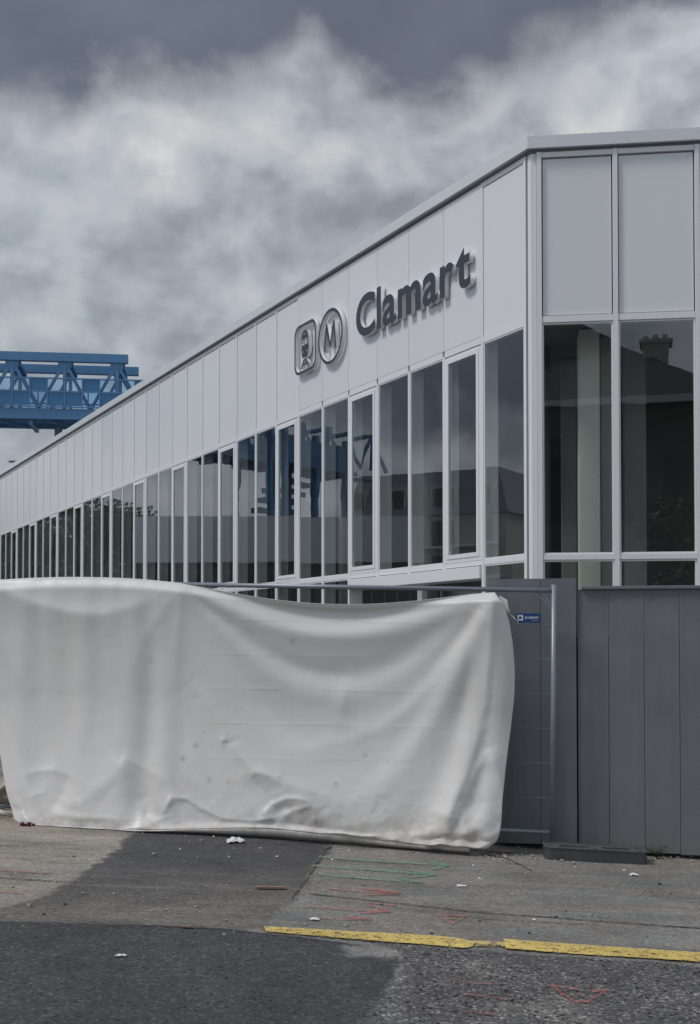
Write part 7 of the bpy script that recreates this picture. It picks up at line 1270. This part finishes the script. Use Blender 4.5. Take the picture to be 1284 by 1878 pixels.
for pts, w_, lab in (([(830, 1802), (900, 1808)], 1.4, 'topmost'), ([(850, 1826), (930, 1836)], 1.5, 'middle'), ([(845, 1858), (910, 1864)], 1.4, 'lowest')):
    mark('red_smear', [(pts, w_)], red_f, lab + ' of three faint red smears left of the large red triangle', group='faint red smears on the rough asphalt')
# joints and cracks in the old surface
def crack(pts, w_, n=60, jit=1.2):
    d = interp(pts, n); d = d + np.c_[jit * .7 * fbm(np.arange(n) * .3, np.zeros(n) + pts[0][0], 3), jit * fbm(np.arange(n) * .35, np.zeros(n) + pts[0][1], 3)]
    ww = w_ * (.35 + .9 * np.abs(fbm(np.arange(n) * .4 + 8, np.zeros(n) + pts[0][0] * .1, 3)))
    return [[(d[i][0], d[i][1] - ww[i]), (d[i + 1][0], d[i + 1][1] - ww[i + 1]), (d[i + 1][0], d[i + 1][1] + ww[i + 1]), (d[i][0], d[i][1] + ww[i])] for i in range(n - 1)]
mark('pavement_joint', crack([(565, 1640), (700, 1655), (860, 1672), (900, 1676), (1284, 1704)], .9, 90), jnt, None, None, kind='structure', lift=.006)
mark('pavement_joint', crack([(820, 1680), (930, 1690), (1100, 1697)], .6, 60), jnt, None, None, kind='structure', lift=.006)
mark('asphalt_crack', crack([(618, 1542), (596, 1562), (572, 1600), (552, 1628), (535, 1648)], 3.0, 60, 5), jnt, None, None, kind='structure', lift=.006)
mark('asphalt_crack', crack([(-40, 1691), (120, 1694), (260, 1698), (420, 1706), (560, 1722), (660, 1735)], .9, 120, 1.6), jnt, None, None, kind='structure', lift=.006)
mark('asphalt_crack', crack([(880, 1566), (930, 1575), (975, 1598)], 1.1, 40, 2), jnt, None, None, kind='structure', lift=.006)
mark('asphalt_crack', crack([(-10, 1611), (60, 1615), (140, 1619)], .8, 40, 2), jnt, None, None, kind='structure', lift=.006)

# ------------------------------------------------------------------ litter, stones, weeds
def lump(c, r, seed, flat=.6, n1=7, n2=5, jag=.35):
    rr = random.Random(seed); vs = []; fs = []
    for j in range(n2 + 1):
        th = math.pi * j / n2
        for i in range(n1):
            k = r * (1 + rr.uniform(-jag, jag)); a = 2 * math.pi * i / n1
            vs.append((c[0] + k * math.sin(th) * math.cos(a), c[1] + k * math.sin(th) * math.sin(a), c[2] + flat * r + flat * k * math.cos(th) * .95))
    for j in range(n2):
        for i in range(n1): fs.append((j * n1 + i, j * n1 + (i + 1) % n1, (j + 1) * n1 + (i + 1) % n1, (j + 1) * n1 + i))
    return vs, fs
def scrap(name, p, w, d, label, cat, mat, seed, hgt=.02, rot=0.0):
    """a crumpled sheet of paper"""
    n = 12; rr = random.Random(seed); c = gp(p, .006); mb = MB(); vs = []; ph = [rr.uniform(0, 6) for _ in range(6)]
    for j in range(n):
        for i in range(n):
            u, v = i / (n - 1) * 2 - 1, j / (n - 1) * 2 - 1
            k = 1 + .22 * math.sin(3 * math.atan2(v, u) + ph[0]) + .12 * math.sin(7 * math.atan2(v, u) + ph[1])
            x, y = u * w / 2 * k, v * d / 2 * k
            z = hgt * (abs(math.sin(u * 3.1 + ph[2] + v * 2)) * .7 + abs(math.sin(v * 4.3 + ph[3] - u)) * .5) * max(0, 1 - .6 * (u * u + v * v)) + rr.uniform(0, .2) * hgt
            vs.append((c[0] + x * math.cos(rot) - y * math.sin(rot), c[1] + x * math.sin(rot) + y * math.cos(rot), c[2] + z))
    mb.add(vs, [(j * n + i, j * n + i + 1, (j + 1) * n + i + 1, (j + 1) * n + i) for j in range(n - 1) for i in range(n - 1)])
    o = mb.build(name, mat, loc=c); return tag(o, label, cat)
scrap('paper_scrap', (431, 1546), .125, .10, 'crumpled white paper on the dark asphalt in front of the tarpaulin', 'litter', paper_m, 3, .035)
scrap('paper_scrap', (222, 1755), .05, .02, 'small white paper strip alone on the new dark asphalt', 'litter', paper_m, 4, .008)
scrap('paper_scrap', (1162, 1606), .055, .05, 'small torn white paper on the pavement in front of the black block', 'litter', paper_m, 5, .012)
scrap('paper_scrap', (577, 1688), .05, .035, 'small white paper shred above the start of the yellow line', 'litter', paper_m, 6, .01)
scrap('paper_scrap', (846, 1626), .06, .05, 'flattened pale grey wrapper right of the green arrows', 'litter', paper_m, 8, .004)
def stick(name, a, b, w, h, label, mat=wood_m):
    A_, B_ = gp(a, .008 + h / 2), gp(b, .008 + h / 2); mb = MB(); mb.bar(A_, B_, w, h); o = mb.build(name, mat, loc=A_, bevel=.002); return tag(o, label, 'wood piece')
stick('wood_piece', (470, 1631), (526, 1632), .035, .012, 'flat brown splinter of wood on the dark trench asphalt')
stick('wood_piece', (333, 1703), (352, 1704), .02, .01, 'tiny brown wood chip at the edge of the new asphalt')
stick('wood_piece', (893, 1563), (942, 1565), .05, .014, 'brown board lying at the right foot of the white tarpaulin')
# rag beside the second sheet
mb = MB(); c = gp((47, 1516), .0)
for k in range(5):
    vs, fs = lump((c[0] + random.uniform(-.05, .05), c[1] + random.uniform(0, .05), c[2]), random.uniform(.012, .022), 50 + k, .75, 9, 6, .25); mb.add(vs, fs)
tag(mb.build('rag', red_cloth, loc=c, smooth=True), 'dark red rag lying between the two tarpaulins', 'rag')
# stones one can tell apart
def stone(p, r, mat, label, group):
    c = gp(p, -.002); vs, fs = lump(c, r, int(p[0] * 7 + p[1])); mb = MB(); mb.add(vs, fs); o = mb.build('stone', mat, loc=c)
    return tag(o, label, 'stone', group)
for (x, y) in ((597, 1636), (1020, 1684), (880, 1690), (1038, 1672), (1150, 1740), (735, 1717), (792, 1713), (1010, 1735), (80, 1678), (120, 1660), (970, 1712), (700, 1660), (1230, 1640), (415, 1793), (1210, 1622)):
    stone((x, y), random.uniform(.007, .013), stone_d, 'small dark stone lying loose on the pavement', 'dark stones on the pavement')
for (x, y) in ((300, 1527), (340, 1533), (392, 1535), (420, 1572), (347, 1545), (880, 1612), (940, 1640), (868, 1588), (980, 1688), (1145, 1597), (742, 1632), (640, 1560), (508, 1572), (610, 1578), (262, 1528), (330, 1558), (478, 1556), (1055, 1590), (905, 1576), (42, 1700), (210, 1640)):
    stone((x, y), random.uniform(.006, .011), paper_m if random.random() < .6 else stone_m, 'small pale chip of stone lying loose on the asphalt', 'pale chips on the asphalt')
mb = MB()
for k in range(420):
    if k < 300: p = (random.uniform(880, 1300), random.gauss(1570, 4) + (6 if random.random() < .3 else 0))
    else: p = (random.uniform(-20, 1284), random.uniform(1530, 1720))
    q = gp(p, -.002)
    vs, fs = lump(q, abs(random.gauss(.006, .004)) + .003, k, .6, 5, 3); mb.add(vs, fs)
tag(mb.build('gravel', stone_m), 'loose grit gathered along the foot of the hoarding', kind='stuff')
# weed against the block
def weed(p, label, nst, hgt, spread, seed, lf=.022):
    rr = random.Random(seed); c = gp(p, 0); r = empty('weed', c, label, 'plant'); st_ = MB(); lv = MB()
    for k in range(nst):
        a = rr.uniform(0, 6.28); h = hgt * rr.uniform(.5, 1); sp2 = spread * rr.uniform(.3, 1)
        pts = [(c[0] + sp2 * math.cos(a) * t, c[1] + sp2 * .6 * math.sin(a) * t, c[2] + h * (t - .35 * t * t) * 1.4) for t in (0, .3, .6, 1)]
        st_.tube(pts, [.0025, .002, .0016, .001], 4)
        for t in np.linspace(.25, 1, 7):
            i = min(2, int(t * 3)); q = np.array(pts[i]) + (np.array(pts[i + 1]) - np.array(pts[i])) * (t * 3 - i)
            b = rr.uniform(0, 6.28); l = lf * rr.uniform(.6, 1.4); e = np.array([math.cos(b), math.sin(b), rr.uniform(-.3, .6)]) * l; w_ = np.array([-math.sin(b), math.cos(b), rr.uniform(-.4, .4)]) * l * .35
            lv.add([q, q + e * .5 + w_, q + e, q + e * .5 - w_], [(0, 1, 2, 3)])
    st_.build('stem', leaf_m, r); lv.build('leaves', leaf_m, r)
weed((1204, 1574), 'small dark weed growing at the right end of the black fence block', 16, .12, .10, 5)
weed((1235, 1571), 'flat sparse weed under the grey hoarding, right of the taller weed', 8, .045, .14, 9, .016)

# ------------------------------------------------------------------ blue footbridge
BY = 55.0
ba = at(0, 760, BY); bb = at(235, 767, BY + .7)
BD = level(bb - ba); BNv = np.array([BD[1], -BD[0], 0.0]);
if BNv[1] > 0: BNv = -BNv                      # towards the camera
bz = lambda py: at(0, py, BY)[2]
Zt1, Zt0 = bz(645), bz(660.5); Zd1, Zd0 = bz(748), bz(767); Zh1, Zh2 = bz(693), bz(717)
LB, RB = -20.5, float(np.dot(at(235, 700, BY + .7) - ba, BD))
O = ba * np.array([1, 1, 0])
BW = 2.5
BR_ = empty('footbridge', (O[0], O[1], 0), 'blue steel truss footbridge with blue glazed sides crossing behind the roof', 'footbridge')
def PB(b, z, o=0.0): return O + BD * b + UP * z - BNv * o      # o: depth away from the camera
def bbar(mb, b0, z0, o0, b1, z1, o1, w, h=None): mb.bar(PB(b0, z0, o0), PB(b1, z1, o1), w, h)
pitch = float(np.dot(at(119, 660, BY + .35) - at(22, 660, BY), BD)); b_first = float(np.dot(at(22, 660, BY) - O, BD))
nodes = [b_first + pitch * k for k in range(-13, 3)]
for (o, ext, nm) in ((0.0, 0, 'near'), (BW, .35, 'far')):
    mb = MB(); bbar(mb, LB, (Zt1 + Zt0) / 2, o, RB + ext, (Zt1 + Zt0) / 2, o, .32, Zt1 - Zt0); mb.build('top_chord', blue_steel, BR_)
    mb = MB(); bbar(mb, LB, (Zd1 + Zd0) / 2, o, RB + 3.4, (Zd1 + Zd0) / 2, o, .30, Zd1 - Zd0); mb.build('bottom_chord', blue_steel, BR_)
    mb = MB()
    for b in nodes:
        bbar(mb, b, Zt0 - .0, o, b - pitch * .5, Zd1, o, .13); bbar(mb, b, Zt0, o, b + pitch * .5, Zd1, o, .13); bbar(mb, b, Zt0, o, b, Zd1, o, .14)
        mb.box(PB(b - .3, Zt0 - .26, o + .05), BD * .6, BNv * .1, UP * .26)
    mb.build('truss_web', blue_steel, BR_)
for b in nodes:
    for q in ((b + .2, Zt0 - .08, .2, b + .2, Zt0 - .10, BW - .2, .3, .2), (b + pitch * .35, Zd0 - .12, .1, b + pitch * .35, Zd0 - .12, BW - .1, .18, .2), (b - pitch * .35, Zd0 - .05, .2, b + pitch * .35, Zd0 - .05, BW - .2, .12, .08)):
        mb = MB(); bbar(mb, *q); mb.build('cross_beam', blue_steel, BR_)
mb = MB(); mb.box(PB(LB, Zd1 - .12, .2), BD * (RB + 3.4 - LB), -BNv * (BW - .4), UP * .1); mb.build('deck', dark_steel, BR_)
for o in (-.22, BW + .22):
    mb = MB()
    for z in (Zh1, Zh2, Zd1 + .06): bbar(mb, LB, z, o, RB + 3.2, z, o, .07, .06)
    b = LB
    while b < RB + 3.2: bbar(mb, b, Zd1, o, b, Zh1, o, .05); b += pitch / 3
    mb.build('railing', blue_steel, BR_)
    g = MB(); s_ = MB(); b = LB; k = 0
    while b < RB + 3.0:
        p0, p1 = b + .03, b + pitch / 3 - .03
        (s_ if (k % 3 == 1 and o < 0) else g).box(PB(p0, Zh2 + .04, o + .01), BD * (p1 - p0), -BNv * .012, UP * (Zh1 - Zh2 - .07))
        (g if (k % 3 == 1 or o > 0) else s_).box(PB(p0, Zd1 + .12, o + .01), BD * (p1 - p0), -BNv * .012, UP * (Zh2 - Zd1 - .16))
        b += pitch / 3; k += 1
    g.build('glass_panel', bridge_glass, BR_); s_.build('infill_panel', blue_panel, BR_)
mb = MB()
bp = float(np.dot(at(112, 800, BY + 1.2) - O, BD))
mb.bar(PB(bp - .12, 0, .9), PB(bp - .12, Zd0 - .2, .9), .28, .3); mb.bar(PB(bp + .45, 0, 1.6), PB(bp + .45, Zd0 - .2, 1.6), .28, .3); mb.build('pier', dark_steel, BR_)
# low roof edge where the bridge lands
mb = MB(); bbar(mb, RB + .35, bz(684), BW, RB + 1.5, bz(685), BW, .1, .08); mb.build('link_rail', blue_steel, BR_)
mb = MB(); mb.box(PB(RB + 1.45, bz(700), BW - .4), BD * 2.0, -BNv * 1.5, UP * (bz(674) - bz(700))); mb.build('landing_roof', grey_steel, BR_)
# the stair tower at the left end (seen mirrored in the windows)
mb = MB()
for (b, o) in ((LB - 3.2, -.2), (LB - 3.2, BW + .2), (LB - .2, -.2), (LB - .2, BW + .2), (LB - 6.0, -.2), (LB - 6.0, BW + .2)): mb.bar(PB(b, 0, o), PB(b, Zh1 + .1, o), .32)
mb.build('stair_post', blue_steel, BR_)
mb = MB(); mb.box(PB(LB - 6.2, Zd0, -.4), BD * 6.1, -BNv * (BW + .8), UP * .35); mb.box(PB(LB - 6.2, Zd0 + .36, -.4), BD * 6.1, -BNv * .06, UP * 1.2); mb.box(PB(LB - 6.2, Zd0 + .36, BW + .34), BD * 6.1, -BNv * .06, UP * 1.2)
for k in range(14): mb.box(PB(LB - 6.0, Zd0 - .55 * (k + 1), BW + .5 + .55 * k), BD * 2.4, -BNv * .55, UP * .3)
mb.build('stair_landing', blue_panel, BR_)
# lamp peeping over the roof at the far left
lp = at(33, 848, 62.0)
LMP = empty('street_lamp', (lp[0] + .3, lp[1], 0), 'tiny far street lamp peeping over the roof at the left edge', 'street lamp')
mb = MB(); mb.tube([(lp[0] + .3, lp[1], 0), (lp[0] + .3, lp[1], lp[2] + .1)], .06, 8); mb.build('pole', grey_steel, LMP)
mb = MB(); mb.box((lp[0] - .45, lp[1] - .1, lp[2] + .0), (.75, 0, 0), (0, .2, 0), (0, 0, .08)); mb.build('lamp_head', grey_steel, LMP)

# ------------------------------------------------------------------ what the windows mirror: the other side of the street
def mirror(px_, py_, dist, P, n):
    """the real place of something seen mirrored at this pixel at a total distance (depth) dist"""
    d = ray(px_, py_); q = CAM + d * (dist / d[1]); n = np.array(n); return q - 2 * np.dot(q - P, n) * n
mA = mirror(250, 950, 56, K, N1); mBp = mirror(790, 955, 56, K, N1)
zt = CAM[2] + 233 / F * 56; zb = CAM[2] + 148 / F * 56
dA = level(mBp - mA); lA = float(np.linalg.norm((mBp - mA)[:2])); nA = np.array([-dA[1], dA[0], 0])
if np.dot(nA, mA) < 0: nA = -nA               # away from the camera
LBD = empty('platform_building', (mA[0], mA[1], 0), 'low flat roofed building with a broad white fascia across the street', 'building')
mb = MB(); mb.box(mA * np.array([1, 1, 0]) + UP * zb, dA * lA, nA * 5.5, UP * (zt - zb)); mb.build('fascia', pale_wall, LBD)
mb = MB(); mb.box(mA * np.array([1, 1, 0]) + UP * 0 + nA * .6 + dA * .2, dA * (lA - .4), nA * 4.4, UP * (zb - .01)); mb.build('wall', inner_grey, LBD)
for k in range(int(lA / 1.6)):
    mb = MB(); mb.box(mA * np.array([1, 1, 0]) + UP * .5 + nA * .56 + dA * (.5 + 1.6 * k), dA * 1.2, nA * .036, UP * (zb - 1.0)); mb.build('window', win_dark, LBD)
# mansard apartment block
m0 = mirror(640, 900, 112, K, N1); m1 = mirror(935, 900, 104, K, N1)
dM = level(m1 - m0); lM = float(np.linalg.norm((m1 - m0)[:2])); nM = np.array([-dM[1], dM[0], 0])
if np.dot(nM, m0) < 0: nM = -nM
zM = CAM[2] + 232 / F * 108; zM2 = CAM[2] + 318 / F * 108; mO = m0 * np.array([1, 1, 0])
AB = empty('apartment_building', mO, 'beige apartment block with grey mansard roof and dormers across the street', 'building')
mb = MB(); mb.box(mO, dM * lM, nM * 12, UP * zM); mb.build('wall', render_wall, AB)
mb = MB(); a = [mO + UP * (zM + .002) - nM * .3 - dM * .3, mO + dM * (lM + .3) + UP * (zM + .002) - nM * .3, mO + dM * (lM + .3) + nM * 12.3 + UP * (zM + .002), mO - dM * .3 + nM * 12.3 + UP * (zM + .002)]
b = [mO + UP * zM2 + nM * 1.6 + dM * 1.4, mO + dM * (lM - 1.4) + UP * zM2 + nM * 1.6, mO + dM * (lM - 1.4) + nM * 10.4 + UP * zM2, mO + dM * 1.4 + nM * 10.4 + UP * zM2]
mb.add(a + b, [(0, 1, 5, 4), (1, 2, 6, 5), (2, 3, 7, 6), (3, 0, 4, 7), (4, 5, 6, 7), (3, 2, 1, 0)]); mb.build('roof', zinc, AB)
nw = max(4, int(lM / 3.2))
for k in range(nw):
    c0 = lM * (k + .5) / nw
    mb = MB(); mb.box(mO + dM * (c0 - .8) + nM * .1 + UP * (zM + .5), dM * 1.6, nM * 1.4, UP * 2.2); mb.build('dormer', render_wall, AB)
    mb = MB(); mb.box(mO + dM * (c0 - .55) + nM * .06 + UP * (zM + .8), dM * 1.1, nM * .035, UP * 1.6); mb.build('window', win_dark, AB)
    for s_ in range(3):
        mb = MB(); mb.box(mO + dM * (c0 - .7) - nM * .03 + UP * (zM - 3.0 * (s_ + 1) + .4), dM * 1.4, nM * .025, UP * 2.1); mb.build('window', win_dark, AB)
for s_ in range(3):
    mb = MB(); mb.box(mO + dM * .5 - nM * 1.2 + UP * (zM - 3.0 * (s_ + 1) + .1), dM * (lM - 1), nM * 1.19, UP * .18); mb.build('balcony', pale_wall, AB)
# the old house behind the photographer
hd = 47.0
h0 = mirror(1000, 700, hd, Cn, N2); h1 = mirror(1284, 700, hd, Cn, N2)
zh = lambda py: CAM[2] + (1180 - py) / F * hd
HS = empty('old_house', (float((h0[0] + h1[0]) / 2), float(h0[1]), 0), 'old dark house with steep roof and tall chimney across the street', 'house')
xr = lambda p: float(mirror(p, 700, hd, Cn, N2)[0]); yh = float(h0[1])
ze = zh(735)
mb = MB(); mb.abox(xr(790), xr(1330), yh - 9, yh, 0, ze); mb.build('wall', house_wall, HS)
mb = MB(); x0, x1 = xr(760), xr(1360); xa, xb = xr(900), xr(1150)
mb.add([(x0, yh + .5, ze + .003), (x1, yh + .5, ze + .003), (x1, yh - 9.5, ze + .003), (x0, yh - 9.5, ze + .003), (xa, yh - 3.5, zh(470)), (xb, yh - 3.5, zh(600))], [(0, 1, 5, 4), (1, 2, 5), (2, 3, 4, 5), (3, 0, 4), (3, 2, 1, 0)]); mb.build('roof', slate, HS)
mb = MB(); mb.abox(xr(1188), xr(1240), yh - 3.6, yh - 2.4, zh(690), zh(608)); mb.abox(xr(1183), xr(1246), yh - 3.7, yh - 2.3, zh(608) + .002, zh(601))
for q in (1195, 1214, 1232): mb.tube([(xr(q), yh - 3.0, zh(601)), (xr(q), yh - 3.0, zh(588))], .12, 10)
ch = mb.build('chimney', render_wall, HS)
mb = MB(); mb.abox(x0, x1, yh + .35, yh + .5, ze - .25, ze - .002); mb.build('eaves_board', pale_wall, HS)
for q in (1015, 1090, 1170, 1250):
    mb = MB(); mb.abox(xr(q) - .45, xr(q) + .45, yh + .01, yh + .04, zh(960), zh(840)); mb.build('window', win_dark, HS)
def tree(name, loc, h, rc, label, seed, nleaf=5200):
    rr = random.Random(seed); r = empty(name, loc, label, 'tree')
    mb = MB(); L0 = Vector(loc); mb.tube([L0, L0 + Vector((.1, 0, h * .25)), L0 + Vector((-.1, .1, h * .5)), L0 + Vector((.1, 0, h * .8))], [.22, .17, .12, .04], 8)
    cl = []
    for k in range(16):
        a = rr.uniform(0, 6.28); z = rr.uniform(.42, .95) * h; q = rc * rr.uniform(.2, .85) * math.sin(min(1, (1.05 - (z / h)) * 2.4) * 1.57)
        c = L0 + Vector((q * math.cos(a), q * math.sin(a), z)); cl.append((c, rc * rr.uniform(.28, .5))); mb.tube([L0 + Vector((0, 0, z * .6)), c], [.06, .02], 5)
    mb.build('trunk', bark, r); lv = MB()
    for k in range(nleaf):
        c, q = cl[rr.randrange(len(cl))]; d = Vector((rr.gauss(0, 1), rr.gauss(0, 1), rr.gauss(0, 1))).normalized() * q * rr.uniform(.4, 1.05)
        p = c + d; e = Vector((rr.gauss(0, 1), rr.gauss(0, 1), rr.gauss(0, 1))).normalized() * (.16 + .03 * max(0, rc - 2.4)); w_ = e.cross(d).normalized() * (.09 + .03 * max(0, rc - 2.4))
        lv.add([p - e, p + w_, p + e, p - w_], [(0, 1, 2, 3)])
    lv.build('crown', tree_leaf, r)
    return r
tp = mirror(1262, 900, 40, Cn, N2); tree('tree', (tp[0], tp[1], 0), 6.2, 2.0, 'green leafy tree in front of the old house across the street', 3)
tp = mirror(438, 930, 66, K, N1); tree('tree', (tp[0], tp[1], 0), 8.6, 2.4, 'green leafy tree under the footbridge across the street', 4)

for k, (q, dd, hh) in enumerate(((15, 92, 11.5), (60, 96, 13.0), (105, 90, 11.0), (150, 96, 12.5), (195, 92, 11.8), (240, 98, 12.6))):
    tp = mirror(q, 950, dd, K, N1)
    tree('tree', (tp[0], tp[1], 0), hh, 4.2, 'dark tall tree in the row mirrored in the far windows', 20 + k, 4200)['group'] = 'row of trees across the street'
